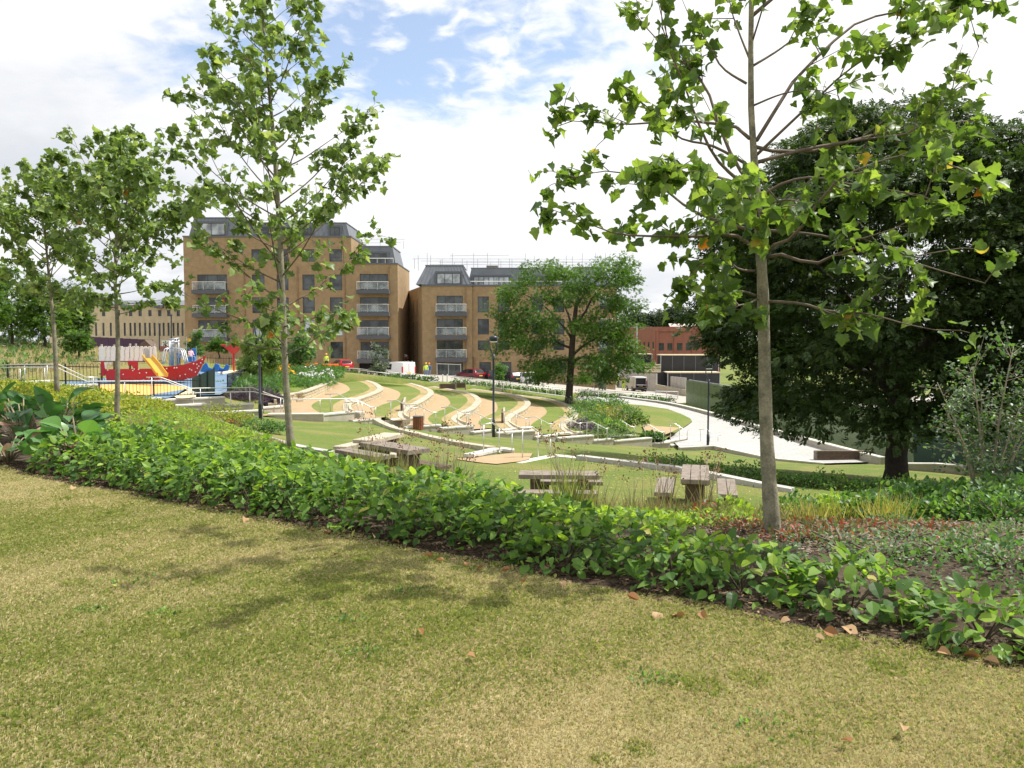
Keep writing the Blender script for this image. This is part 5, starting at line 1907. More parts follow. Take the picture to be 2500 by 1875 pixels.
person('worker in grey top with orange helmet just right of another near the white van', at_px(1048, 921, 99), -0.3, 'stand', top='blue_cloth', legs='denim', hat='helmet_orange', group=gW, vest=False)
person('worker in yellow vest and white helmet at the corner of the tan block', at_px(1509, 945, 118), 0.9, 'stand', hat='helmet_white', group=gW)
person('worker in full yellow jacket and orange helmet left of the open van', at_px(1522, 954, 112), 2.9, 'stand', legs='hivis', hat='helmet_orange', group=gW)
person('worker in yellow vest and white helmet leaning to the back of the open van', at_px(1571, 954, 112), 1.2, 'reach', hat='helmet_white', group=gW)
person('person in pink and pale blue sitting on the play area seat', at_px(466, 884, 66), 0.9, 'sit', top='pink_cloth', legs='denim', hat='trousers', h=1.6)
person('child in dark blue standing beside the climbing frame', at_px(437, 893, 62), 0.3, 'stand', top='blue_cloth', legs='trousers', hat='trousers', h=1.2, vest=False)

# ------------------------------------------------------------------ leaves
def tmpl_oval(w=0.62, fold=0.16, droop=0.22, rows=5):
    """broad leaf folded along its midrib, tip hanging"""
    V, F = [], []
    for i in range(rows):
        t = i / (rows - 1)
        hw = w * 0.5 * (math.sin(math.pi * (t ** 0.8)) ** 0.75 if 0 < t < 1 else 0.02)
        z = -droop * t * t
        V += [(-hw, t, z + fold * hw * 2), (0, t, z), (hw, t, z + fold * hw * 2)]
    for i in range(rows - 1):
        a = i * 3
        F += [(a, a + 1, a + 4, a + 3), (a + 1, a + 2, a + 5, a + 4)]
    return np.array(V, float), np.array(F)
def tmpl_plane(seed=0):
    """five-lobed leaf of a plane tree, slightly cupped and curled"""
    r = random.Random(seed)
    out = [(0, 0.10), (-.20, 0.02), (-.40, .10), (-.47, .27), (-.41, .36), (-.53, .55), (-.40, .58), (-.29, .66), (-.17, .84), (0, 1.02),
           (.17, .84), (.29, .66), (.40, .58), (.53, .55), (.41, .36), (.47, .27), (.40, .10), (.20, .02)]
    cu, tw, dr = r.uniform(.1, .75), r.uniform(-.5, .5), r.uniform(.0, .7)
    V = [(0, 0.36, 0.0)]
    for x, y in out:
        x *= 1 + r.uniform(-.08, .08)
        y *= 1 + r.uniform(-.05, .05)
        V.append((x, y, cu * x * x * 2 + tw * x * (y - .4) - dr * max(y - .3, 0) ** 2 + r.uniform(-.02, .02)))
    n = len(out)
    F = [(0, 1 + i, 1 + (i + 1) % n) for i in range(n)]
    return np.array(V, float), np.array(F)
T_OVAL = tmpl_oval()
T_OVALS = [tmpl_oval(0.68, .14, .18), tmpl_oval(0.60, .22, .34), tmpl_oval(0.72, .08, .10), tmpl_oval(0.64, .2, -.08)]
T_PLANE = [tmpl_plane(i) for i in range(6)]
T_QUAD = (np.array([(-.32, .45, .10), (0, 0, 0), (.32, .5, .10), (0, 1, -.08)], float), np.array([(0, 1, 3), (1, 2, 3)]))
T_NARROW = (np.array([(-.09, .4, .02), (0, 0, 0), (.09, .4, .02), (0, 1, -.12)], float), np.array([(0, 1, 3), (1, 2, 3)]))
T_BLADE = (np.array([(-.025, 0, 0), (.025, 0, 0), (.018, .5, .03), (-.018, .5, .03), (0, 1, -.14)], float), np.array([(0, 1, 2), (0, 2, 3), (3, 2, 4)]))
T_SPRAY = None
def _spray():
    """small twig carrying nine leaflets: one unit of far-off foliage"""
    V, F = [], []
    r = random.Random(4)
    for i in range(9):
        t = 0.1 + 0.9 * i / 8
        s = (-1) ** i
        a = s * r.uniform(.5, 1.1)
        d = np.array([math.sin(a), math.cos(a), r.uniform(-.35, .15)])
        sd = np.array([d[1], -d[0], r.uniform(-.4, .4)])
        L = r.uniform(.32, .46)
        b = np.array([0, t * .75, -.12 * t * t])
        k = len(V)
        V += [b, b + d * L * .5 + sd * L * .24, b + d * L, b + d * L * .5 - sd * L * .24]
        F += [(k, k + 1, k + 2), (k, k + 2, k + 3)]
    return np.array(V, float), np.array(F)
T_SPRAY = _spray()

def frames(A, Nn):
    """leaf frames: axis A, face normal close to Nn"""
    A = A / (np.linalg.norm(A, axis=1, keepdims=True) + 1e-9)
    S = np.cross(A, Nn)
    S /= np.linalg.norm(S, axis=1, keepdims=True) + 1e-9
    Z = np.cross(S, A)
    return np.stack([S, A, Z], axis=2)      # columns: x, y, z
def leaf_mesh(name, tmpl, P, R, S, m, parent, rng=RNG, kind='stuff', rnd=None):
    """all leaves as one mesh; P relative to the parent's base"""
    if not isinstance(tmpl, list):
        tmpl = [tmpl]
    n = len(P)
    pick = rng.integers(0, len(tmpl), n)
    rv = rng.random(n) if rnd is None else rnd
    Vs, Fs, Rs, off = [], [], [], 0
    for k, (tv, tf) in enumerate(tmpl):
        ix = np.where(pick == k)[0]
        if not len(ix):
            continue
        v = np.einsum('nij,kj->nki', R[ix], tv) * S[ix][:, None, None] + P[ix][:, None, :]
        f = tf[None] + (np.arange(len(ix)) * len(tv))[:, None, None] + off
        Vs.append(v.reshape(-1, 3))
        Fs.append(f.reshape(-1, tf.shape[1]))
        Rs.append(np.repeat(rv[ix], len(tv)))
        off += len(ix) * len(tv)
    o = quick_mesh(name, np.vstack(Vs), np.vstack(Fs), m, parent, np.concatenate(Rs), smooth=False)
    if kind:
        o['kind'] = kind
    return o
_LM = {}
def leaf_objects(name, tmpl, key, P, R, S, m, parent, rng=RNG):
    """each leaf an object of its own; alike leaves share their mesh"""
    if not isinstance(tmpl, list):
        tmpl = [tmpl]
    for i in range(len(P)):
        k = int(rng.integers(0, len(tmpl)))
        kk = (key, k, m.name)
        if kk not in _LM:
            me = bpy.data.meshes.new(name)
            tv, tf = tmpl[k]
            me.from_pydata([tuple(v) for v in tv], [], [tuple(int(q) for q in f) for f in tf])
            me.materials.append(m)
            _LM[kk] = me
        o = bpy.data.objects.new(name, _LM[kk])
        COL.objects.link(o)
        o.parent = parent
        M4 = Matrix(R[i].tolist()).to_4x4() @ Matrix.Diagonal((S[i], S[i], S[i], 1))
        M4.translation = Vector(P[i])
        o.matrix_local = M4
def leaves(parent, name, tmpl, key, P, R, S, m, n_single=300, rng=RNG, base=None):
    """the leaves that show largest become parts of their own, the rest one mesh"""
    b = np.array(ORG[parent.name]) if base is None else base
    W_ = P + b
    dist = np.linalg.norm(W_ - np.array([0, 0, EYE]), axis=1)
    order = np.argsort(dist / S)
    i1, i2 = order[:n_single], order[n_single:]
    if len(i1):
        leaf_objects(name, tmpl, key, P[i1], R[i1], S[i1], m, parent, rng)
    if len(i2):
        leaf_mesh('foliage', tmpl, P[i2], R[i2], S[i2], m, parent, rng)

# ------------------------------------------------------------------ young plane trees
def poly_at(pts, t):
    pts = [Vector(p) for p in pts]
    L = [0]
    for a, b in zip(pts, pts[1:]):
        L.append(L[-1] + (b - a).length)
    s = t * L[-1]
    for i in range(len(pts) - 1):
        if s <= L[i + 1] or i == len(pts) - 2:
            f = (s - L[i]) / max(L[i + 1] - L[i], 1e-6)
            return pts[i].lerp(pts[i + 1], f), (pts[i + 1] - pts[i]).normalized(), L[-1]
def smooth_path(pts, n):
    P = resample([tuple(p) for p in pts], n) if len(pts) > 2 else np.array([tuple(Vector(pts[0]).lerp(Vector(pts[-1]), k / (n - 1))) for k in range(n)])
    return [Vector(p) for p in P]
def plane_tree(label, base, trunk, r0, r1, branches, n_leaf, size, seed, group, m=G_PLANE, wind=(0.35, 0.1), n_single=300, scorched=6, twigs=5):
    """trunk, branches: polylines in the world. Leaves hang from twigs along the branches"""
    rng = np.random.default_rng(seed)
    r = random.Random(seed)
    t = thing('plane_tree', label, 'tree', tuple(base), group)
    tp = smooth_path(trunk, 26)
    rad = []
    for i in range(len(tp)):
        f = i / (len(tp) - 1)
        rr_ = r0 + (r1 - r0) * f ** 0.8
        if f < .05:
            rr_ *= 1.25 - 5 * f
        rad.append(rr_ * (1 + .05 * math.sin(i * 2.3 + seed)))
    MB().tube(tp, rad, 12).build('trunk', MATS['bark_plane'], t, True, w=True)
    P, A, S = [], [], []
    tot = sum(max(.25, sum((Vector(b) - Vector(a)).length for a, b in zip(br, br[1:]))) * wt for br, wt in branches)
    for br, wt in branches:
        bp = smooth_path(br, 12)
        L = sum((b - a).length for a, b in zip(bp, bp[1:]))
        rb = max(.005, min(r0 * .22, .004 + .0065 * L))
        mb = MB()
        mb.tube(bp, [rb * (1 - .82 * i / 11) for i in range(12)], 6)
        nl = max(6, int(n_leaf * max(.25, L) * wt / tot))
        nt = max(2, int(L * twigs))
        tw = []
        for k in range(nt):
            f = r.uniform(.22, 1.0) if k else 1.0
            p, d, _ = poly_at(bp, f)
            ln = r.uniform(.18, .5) * (1.15 - .6 * f) * min(1.0, .5 + L * .4)
            side = Vector((r.gauss(0, 1), r.gauss(0, 1), r.gauss(.25, .8)))
            dd = (d * .9 + side * .75).normalized()
            q = p + dd * ln
            q2 = q + (dd + Vector((wind[0] * .5, 0, -.25))).normalized() * ln * .4
            tw.append((p, q, q2))
            mb.tube([p, q, q2], [.0045, .003, .0018], 4, False)
        mb.build('branch', MATS['twig'], t, True, w=True)
        for k in range(nl):
            p, q, q2 = r.choice(tw)
            f = r.random() ** .6
            c = p.lerp(q, f * 1.4) if f < .7 else q.lerp(q2, (f - .7) / .3)
            c = c + Vector((r.gauss(0, .035), r.gauss(0, .035), r.gauss(-.02, .035)))
            d = Vector((r.gauss(wind[0], .75), r.gauss(wind[1], .75), r.gauss(-.45, .45)))
            P.append(c)
            A.append(d)
            S.append(size * r.choice((.55, .75, .9, 1, 1, 1.15, 1.3)) * r.uniform(.85, 1.1))
    P = np.array([tuple(p) for p in P]) - np.array(tuple(base))
    A = np.array([tuple(a) for a in A])
    S = np.array(S)
    Nn = rng.normal(0, .75, P.shape) + np.array([.15, -.25, .75])
    R = frames(A, Nn)
    k = scorched
    if k:
        ix = rng.choice(len(P), k, replace=False)
        leaf_objects('scorched_leaf', T_PLANE, 'pls', P[ix], R[ix], S[ix], G_BURNT, t, rng)
        keep = np.setdiff1d(np.arange(len(P)), ix)
        P, R, S = P[keep], R[keep], S[keep]
    leaves(t, 'leaf', T_PLANE, 'pl', P, R, S, m, n_single, rng)
    return t

# the big one at right, its limbs read from the photograph
T1Y = 6.5
rb_ = random.Random(11)
def B1(pts, dy, y0=0.0, wt=1.0):
    out = []
    for i, (a, b) in enumerate(pts):
        f = i / (len(pts) - 1)
        out.append(gd(1340 + .4973 * a, .4973 * b, T1Y + y0 + dy * f))
    return (out, wt)
trunk1 = [gd(1888, 1322, T1Y), gd(1872, 1080, T1Y), gd(1866, 860, T1Y), gd(1862, 700, T1Y), gd(1851, 520, T1Y), gd(1838, 340, T1Y), gd(1832, 200, T1Y), gd(1835, 40, T1Y), gd(1838, -160, T1Y), gd(1842, -420, T1Y), gd(1840, -620, T1Y)]
trunk1[0].z = -0.06
br1 = [B1([(1000, 1210), (900, 1150), (750, 1160), (560, 1160), (350, 1150), (200, 1100), (20, 1030)], -.5), B1([(988, 900), (930, 820), (850, 660), (790, 470), (720, 360), (600, 260), (500, 160), (420, 60)], .7),
       B1([(985, 930), (830, 790), (740, 620), (670, 430), (620, 310), (560, 150), (545, -60)], -.6, 0, .8), B1([(985, 680), (940, 630), (800, 605), (600, 590), (400, 610), (60, 590)], .5, 0, .8),
       B1([(970, 410), (850, 330), (780, 210), (700, 100), (640, -40)], .4, 0, .8), B1([(960, 800), (800, 715), (650, 680), (500, 560), (420, 460)], -.8, 0, 1.1), B1([(990, 1130), (760, 1060), (640, 990), (520, 900), (300, 840), (130, 870)], .6, 0, 1.2),
       B1([(1060, 1250), (1110, 1200), (1200, 1165), (1280, 1060), (1400, 900), (1600, 800), (1800, 760), (2000, 820)], -.9, 0, 1.1), B1([(1065, 1262), (1150, 1250), (1300, 1295), (1460, 1230), (1650, 1200), (1800, 1290), (2000, 1350), (2140, 1390)], -.8, 0, .75),
       B1([(1062, 1480), (1240, 1490), (1380, 1530), (1560, 1540), (1750, 1590), (1900, 1620)], -1.1, 0, .8), B1([(1010, 720), (1090, 740), (1300, 740), (1430, 705), (1650, 650), (1850, 620), (2060, 590)], .5, 0, .9),
       B1([(1020, 690), (1100, 560), (1200, 400), (1350, 250), (1500, 120), (1700, 60), (1900, 60), (2100, 0)], .8, 0, 1.2), B1([(1010, 770), (1200, 590), (1330, 470), (1450, 360), (1600, 260), (1800, 170)], -.7, 0, 1.2),
       B1([(1012, 800), (1250, 735), (1500, 690), (1800, 640), (1950, 480), (2060, 350), (2110, 230)], .4, 0, .8), B1([(1010, 1330), (930, 1320), (860, 1270), (760, 1290), (680, 1370)], -.6, 0, 1.2), B1([(1015, 1450), (950, 1430), (870, 1440), (790, 1460), (720, 1400)], -.7, 0, 1.6),
       B1([(1020, 1470), (980, 1490), (930, 1500), (900, 1530)], -.8, 0, 1.6), B1([(990, 300), (930, 150), (890, 20), (880, -150)], .3, 0, .9), B1([(1000, 200), (1060, 0), (1100, -200)], -.5, 0, 1.0), B1([(1060, 1130), (1300, 1150), (1480, 1180), (1700, 1120), (1800, 1060)], -.9, 0, 1.2),
       B1([(1020, 980), (1150, 900), (1300, 870), (1450, 900), (1650, 930), (1850, 960)], -1.2, 0, 1.1), B1([(1015, 950), (930, 900), (800, 860), (700, 820), (560, 860)], -1.2, 0, 1.3), B1([(1000, 520), (1150, 460), (1300, 440), (1420, 470)], -.5, 0, 1.3),
       B1([(990, 330), (1150, 230), (1300, 100), (1400, -60)], .2, 0, 1.1), B1([(1030, 1080), (1010, 1000), (950, 950), (900, 980)], -1.3, 0, 1.6), B1([(1040, 1050), (1100, 1000), (1180, 980), (1260, 1000)], -1.4, 0, 1.4)]
for k in range(9):       # the top of the crown, above the frame
    f = k / 8
    p = Vector(trunk1[7]).lerp(trunk1[10], f * .95)
    an = k * 2.4
    ln = 1.6 * (1 - f * .75)
    br1.append(([p, p + Vector((math.cos(an) * ln * .5, math.sin(an) * ln * .5, ln * .45)), p + Vector((math.cos(an) * ln * .9, math.sin(an) * ln * .9, ln * 1.0))], .6))
plane_tree('large young plane tree with pale bare trunk standing in the mulch bed at right', tuple(trunk1[0]), trunk1, .073, .018, br1, 2700, .098, 21, 'row of young plane trees', G_PLANE, (.25, 0), 300, 6)

def young(label, px, py, Yd, top_py, crown_py, prof, n_br, n_leaf, size, seed, r0, m, lean=0.0, wind=(.5, 0.0), n_single=300):
    base = gd(px, py, Yd)
    base.z = min(base.z, gz(base.x, base.y) + .02)
    top = gd(px + lean, top_py, Yd)
    r = random.Random(seed)
    tr = [base]
    for k in range(1, 7):
        f = k / 6
        tr.append(base.lerp(top, f) + Vector((math.sin(f * 5 + seed) * .04, r.uniform(-.04, .04), 0)))
    z0 = gd(px, crown_py, Yd).z
    brs = []
    hh = top.z - base.z
    for k in range(n_br):
        f = (k + .3) / n_br
        z = z0 + (top.z - z0) * f ** 1.05 * .97
        ft = (z - base.z) / hh
        p, _, _ = poly_at(tr, min(.99, ft))
        an = k * 2.399 + r.uniform(-.5, .5)
        rad = np.interp(f, [q[0] for q in prof], [q[1] for q in prof]) * r.uniform(.75, 1.12)
        el = r.uniform(.55, .95) if f > .15 else r.uniform(.05, .5)
        d = Vector((math.cos(an), math.sin(an), 0))
        up = rad * math.tan(el)
        brs.append(([p, p + d * rad * .35 + Vector((0, 0, up * .25)), p + d * rad * .72 + Vector((0, 0, up * .62)), p + d * rad + Vector((0.05, 0, up * .95))], 1.0))
    brs.append((tr[-2:] if True else 0, 1.5))
    return plane_tree(label, tuple(base), tr, r0, .012, brs, n_leaf, size, seed, 'row of young plane trees', m, wind, n_single, 3, 6)
young('tall young plane tree in front of the taller tan block, trunk rising from the hedge', 712, 1106, 13.0, -28, 872, [(0, 1.1), (.08, 1.7), (.25, 1.85), (.42, 1.7), (.62, 1.35), (.8, .8), (.92, .4), (1, .18)], 54, 3400, .126, 5, .066, G_PLANE2, -75)
young('young plane tree whose trunk stands in front of the red play ship', 285, 1034, 17.0, 340, 770, [(0, 1.0), (.15, 1.7), (.4, 1.65), (.65, 1.15), (.85, .6), (1, .2)], 46, 3500, .135, 8, .062, G_PLANE2, 4)
young('young plane tree at far left of the row, above the yellow ground cover', 140, 972, 21.0, 415, 760, [(0, 1.4), (.2, 1.95), (.5, 1.7), (.75, .95), (1, .2)], 44, 3500, .14, 13, .065, G_PLANE2, -40)

# ------------------------------------------------------------------ the big dark tree
def blob_points(n, rng, prof, z0, z1, shell=.55):
    """points in a crown whose radius follows prof over its height; more of them near the outside"""
    f = rng.random(n)
    rr_ = np.interp(f, [p[0] for p in prof], [p[1] for p in prof])
    keep = rng.random(n) < rr_ / max(p[1] for p in prof)
    f, rr_ = f[keep], rr_[keep]
    an = rng.random(len(f)) * 2 * np.pi
    q = 1 - (1 - rng.random(len(f)) ** .5) * (1 - shell) * 1.6
    q = np.clip(q, .1, 1.03)
    return np.c_[np.cos(an) * rr_ * q, np.sin(an) * rr_ * q, z0 + (z1 - z0) * f], q
def crown(parent, name, m, centres, n_each, rad, size, rng, tmpl, flat=.5, droop=.25):
    n = len(centres) * n_each
    c = np.repeat(centres, n_each, axis=0)
    d = rng.normal(0, 1, (n, 3))
    d /= np.linalg.norm(d, axis=1, keepdims=True)
    rr_ = rng.random((n, 1)) ** .45
    rad_c = np.repeat(rad * rng.uniform(.6, 1.25, len(centres)), n_each)[:, None]
    off = d * rr_ * rad_c * np.array([1, 1, flat])
    off[:, 2] -= droop * (off[:, 0] ** 2 + off[:, 1] ** 2) / (rad_c[:, 0] + .1)
    P = c + off
    out = c.copy()
    out[:, 2] = 0
    out /= np.linalg.norm(out, axis=1, keepdims=True) + .1
    A = off / (rad_c + 1e-6) + out * .5 + rng.normal(0, .45, (n, 3)) + np.array([0, 0, -.25])
    Nn = rng.normal(0, .45, (n, 3)) + np.array([0, 0, 1.0])
    S = size * rng.uniform(.65, 1.35, n)
    rv = np.clip(np.repeat(rng.random(len(centres)) * .55, n_each) + rng.random(n) * .45, 0, .999)
    return leaf_mesh(name, tmpl, P, frames(A, Nn), S, m, parent, rng, 'stuff', rv)
def limbs(parent, m, base, fork, ends, r0, seed, trunk_name='trunk', droop=0.0):
    r = random.Random(seed)
    b, f = Vector(base), Vector(fork)
    path = [b + (f - b) * k / 6 + Vector((r.uniform(-.04, .04), r.uniform(-.04, .04), 0)) * (1 if 0 < k < 6 else 0) for k in range(7)]
    MB().tube(path, [r0 * (1.35, 1.06, 1, .97, .94, .9, .86)[k] for k in range(7)], 14).build(trunk_name, m, parent, True, w=True)
    for e in ends:
        e = Vector(e)
        s = f + Vector((0, 0, r.uniform(-.1, .25) * (f - b).length * .3))
        mid = s.lerp(e, .45) + Vector((r.uniform(-.3, .3), r.uniform(-.3, .3), (e - s).length * .12))
        L = (e - s).length
        mb = MB()
        bp = smooth_path([s, mid, e], 8)
        mb.tube(bp, [max(.02, r0 * .5 * (1 - .85 * k / 7)) for k in range(8)], 7)
        for k in range(5):
            p, d, _ = poly_at(bp, r.uniform(.35, .95))
            q = p + (d + Vector((r.gauss(0, .7), r.gauss(0, .7), r.gauss(.1, .4)))).normalized() * L * r.uniform(.2, .35)
            mb.tube(smooth_path([p, p.lerp(q, .5) + Vector((0, 0, .1)), q], 5), [r0 * .14, r0 * .11, r0 * .08, r0 * .05, r0 * .02], 5)
        mb.build('limb', m, parent, True, w=True)
bt = gd(2187, 1186, 31.0)
bt.z = gz(bt.x, bt.y) - .05
t = thing('broad_tree', 'huge dark broad tree with thick black trunk, its crown reaching almost to the lawn', 'tree', tuple(bt))
rng = np.random.default_rng(3)
prof = [(0, 6.2), (.12, 7.0), (.3, 7.7), (.5, 7.8), (.68, 6.9), (.82, 5.4), (.93, 3.4), (1, 1.0)]
cen, q = blob_points(1200, rng, prof, 3.1, 14.6, .6)
cen = cen[:860]
cen[:, 0] += .6 * np.sin(cen[:, 2] * 1.7) + .3
sk = (cen[:, 2] < 4.2)
cen[sk, 2] -= .55 * np.hypot(cen[sk, 0], cen[sk, 1]) / 8
crown(t, 'crown', G_DARK, cen, 84, 1.05, .34, rng, T_SPRAY, .38, .30)
ends = [bt + Vector((math.cos(a) * 5.2, math.sin(a) * 5.2, 4 + 6 * ((k * .37) % 1))) for k, a in enumerate(np.linspace(0, 6.28, 9, endpoint=False))] + [bt + Vector((.3, 0, 12.5))]
limbs(t, MATS['bark_dark'], bt, bt + Vector((.05, 0, 3.4)), ends, .40, 4)

# ------------------------------------------------------------------ the locust tree on the terraces
lt = gd(1388, 984, 70.8)
lz = min(lt.z, -3.6)
t = thing('locust_tree', 'airy green locust tree with leaning dark trunk before the right tan block', 'tree', tuple(lt))
def L(px, py, dy=0):
    return np.array(tuple(gd(px, py, 70.8 + dy))) - np.array(tuple(lt))
rng = np.random.default_rng(12)
pads = [(1225, 735, 1.6), (1262, 700, 1.7), (1300, 672, 1.6), (1340, 668, 1.7), (1385, 668, 1.8), (1430, 668, 1.9), (1470, 665, 1.5), (1500, 655, 1.1), (1518, 644, .7), (1528, 682, 1.0), (1500, 690, 1.3), (1538, 752, .9), (1515, 742, 1.1), (1240, 775, 1.7), (1275, 755, 1.7), (1315, 740, 2),
        (1360, 735, 2.1), (1410, 735, 2.1), (1455, 720, 1.9), (1490, 745, 1.7), (1235, 815, 1.3), (1270, 805, 1.7), (1255, 845, 1.2), (1300, 790, 1.9), (1345, 785, 2), (1440, 775, 2.0), (1480, 790, 1.9), (1520, 800, 1.4), (1300, 835, 1.7), (1340, 830, 1.8), (1445, 820, 1.8), (1490, 835, 1.7),
        (1530, 845, 1.4), (1310, 875, 1.7), (1340, 890, 1.8), (1320, 905, 1.4), (1440, 870, 1.6), (1475, 885, 1.6), (1505, 870, 1.5), (1535, 880, 1.2), (1360, 900, 1.4), (1430, 905, 1.3), (1310, 915, .9), (1550, 890, .9), (1470, 915, 1.2), (1395, 700, 1.8), (1420, 790, 1.8)]
cen, rad = [], []
for px, py, rr_ in pads:
    for k in range(4):
        dy = rng.uniform(-4.5, 4.5)
        c = L(px, py, dy * (1 - abs(px - 1385) / 260)) + rng.normal(0, .55, 3) * np.array([1, 1, .8])
        cen.append(c)
cen = np.array(cen)
crown(t, 'crown', G_LOCUST, cen, 125, 1.25, .30, rng, T_SPRAY, .55, .12)
tr = [Vector(tuple(lt)) + Vector(tuple(L(a, b))) for a, b in ((1387, 988), (1391, 940), (1394, 890), (1397, 840), (1402, 790), (1408, 740), (1420, 700))]
tr[0].z -= .5
MB().tube(smooth_path(tr, 14), [.36 * (1.3 if k == 0 else 1) * (1 - .85 * k / 13) for k in range(14)], 10).build('trunk', MATS['bark_dark'], t, True, w=True)
for pts, dy in ((((1396, 850), (1360, 835), (1335, 800), (1300, 770)), 2), (((1398, 830), (1370, 790), (1320, 740), (1270, 715)), -2), (((1401, 795), (1430, 760), (1450, 720), (1485, 690), (1515, 665)), 1), (((1395, 870), (1430, 840), (1470, 820), (1515, 805)), -2),
                (((1399, 815), (1385, 760), (1360, 720), (1340, 690)), 3), (((1394, 885), (1430, 870), (1480, 880), (1530, 880)), 2), (((1394, 880), (1360, 880), (1330, 890)), -2), (((1408, 745), (1440, 700), (1470, 675)), -3), (((1450, 720), (1500, 740), (1535, 755)), 1)):
    bp = [Vector(tuple(lt)) + Vector(tuple(L(a, b, dy * i / (len(pts) - 1)))) for i, (a, b) in enumerate(pts)]
    MB().tube(smooth_path(bp, 9), [.13 * (1 - .85 * k / 8) for k in range(9)], 6).build('limb', MATS['bark_dark'], t, True, w=True)

# ------------------------------------------------------------------ saplings and far trees
def small_tree(name, label, px, py, Yd, top_py, half_px, m, seed, n=26, each=60, size=.3, rad=.5, crown_from=.3, group=None, bark='bark_dark', r0=.07, prof=None):
    b = gd(px, py, Yd)
    top = gd(px, top_py, Yd)
    w = half_px * Yd / FPX
    h = top.z - b.z
    t = thing(name, label, 'tree', tuple(b), group)
    rng = np.random.default_rng(seed)
    prof = prof or [(0, .7), (.3, 1), (.6, .85), (.85, .5), (1, .15)]
    cen, _ = blob_points(n * 3, rng, [(a, c * w * .85) for a, c in prof], h * crown_from, h * .96, .4)
    crown(t, 'crown', m, cen[:n], each, rad, size, rng, T_SPRAY, .6, .15)
    ends = [b + Vector(tuple(c)) * .9 for c in cen[:5]]
    limbs(t, MATS[bark], b - Vector((0, 0, .3)), b + Vector((0, 0, h * crown_from * 1.1)), ends, r0, seed)
    return t
small_tree('sapling', 'silvery slim sapling in front of the white van', 925, 920, 88, 826, 24, G_SILVER, 31, 22, 55, .26, .45, .12)
small_tree('sapling', 'slim green sapling right of the middle lamp post before the parked cars', 1218, 935, 88, 872, 17, G_SHRUB, 32, 16, 55, .26, .42, .1)
small_tree('sapling', 'silvery sapling at the right foot of the tan block', 1470, 953, 92, 868, 30, G_SILVER, 33, 24, 60, .28, .5, .1)
small_tree('sapling', 'bushy green sapling in the flower bed left of the orange barrier', 733, 905, 74, 815, 42, G_SHRUB, 34, 30, 60, .3, .6, .25, None, 'bark_dark', .09)
small_tree('sapling', 'dark young conifer like tree before the lower left balcony', 478, 866, 88, 806, 24, G_SHRUB, 35, 22, 55, .28, .5, .1)
small_tree('sapling', 'green young tree beside the red play shelters', 535, 868, 80, 822, 30, G_LOCUST, 36, 24, 55, .3, .55, .3)
small_tree('sapling', 'bright green little tree behind the grassy bank at left', 192, 862, 62, 800, 34, G_LOCUST, 37, 22, 50, .3, .5, .2)
small_tree('sapling', 'slim young tree in the planting beside the lavender bed', 614, 960, 52, 862, 30, G_PLANE2, 38, 22, 50, .26, .45, .45)
small_tree('sapling', 'leafy branch like small tree hanging beside the nearer lamp post', 640, 1000, 40.5, 800, 52, G_PLANE2, 39, 34, 55, .26, .42, .5)
gF = 'trees beyond the building site'
for k, (px, tp, hp) in enumerate(((1556, 774, 20), (1588, 770, 22), (1616, 766, 20), (1652, 749, 26), (1690, 762, 22), (1726, 764, 26), (1768, 752, 30), (1530, 782, 16))):
    small_tree('distant_tree', ['round dark tree left of centre in the wood behind the red brick building', 'low dark tree in the wood above the left end of the red brick roof', 'small rounded tree in the wood left of the tallest one', 'tallest dome shaped tree rising behind the red brick building',
                            'dark tree just right of the tallest dome shaped one', 'flat topped dark tree behind the right end of the red brick roof', 'broad dark tree partly hidden by the huge tree at right', 'leftmost low dark tree beside the tan block'][k],
               px, 850, 205 + 6 * (k % 3), tp - 8, hp * 1.15, G_FAR, 50 + k, 60, 60, .75, 1.9, .12, gF, 'bark_dark', .25, [(0, 1), (.6, 1), (.88, .8), (1, .45)])
for k, (px, py, tp, hp, Yd) in enumerate(((30, 835, 640, 70, 74), (110, 838, 660, 60, 70), (178, 838, 690, 45, 80), (-60, 840, 600, 90, 66))):
    small_tree('bank_tree', ['bushy tree on the bank at the far left edge', 'bushy tree on the bank behind the leftmost plane tree', 'smaller bushy tree on the bank left of the beige building', 'tall bushy tree mostly outside the left edge'][k], px, py, Yd, tp, hp, G_LOCUST, 70 + k, 46, 60, .42, .9, .15, 'trees on the left bank', 'bark_dark', .12)
# wooded ridge far off
rng = np.random.default_rng(77)
pts = []
for k in range(1500):
    an = rng.uniform(-.75, .75)
    d = rng.uniform(420, 520)
    h = 9 + 6 * math.sin(an * 7 + 1) + 4 * math.sin(an * 17) + rng.uniform(-3, 3)
    pts.append((math.sin(an) * d, math.cos(an) * d, -8 + h * rng.random() ** .5 * (1.5 if an > -.1 else 1.1)))
pts = np.array(pts)
n = len(pts) * 22
c = np.repeat(pts, 22, axis=0) + rng.normal(0, 1, (n, 3)) * np.array([3.2, 3.2, 2.0])
o = leaf_mesh('woodland', T_SPRAY, c, frames(rng.normal(0, 1, (n, 3)), rng.normal(0, .5, (n, 3)) + np.array([0, 0, 1])), rng.uniform(2, 3.6, n), G_FAR, None, rng)
tag(o, 'wooded ridge along the horizon', 'woodland', None, 'stuff')

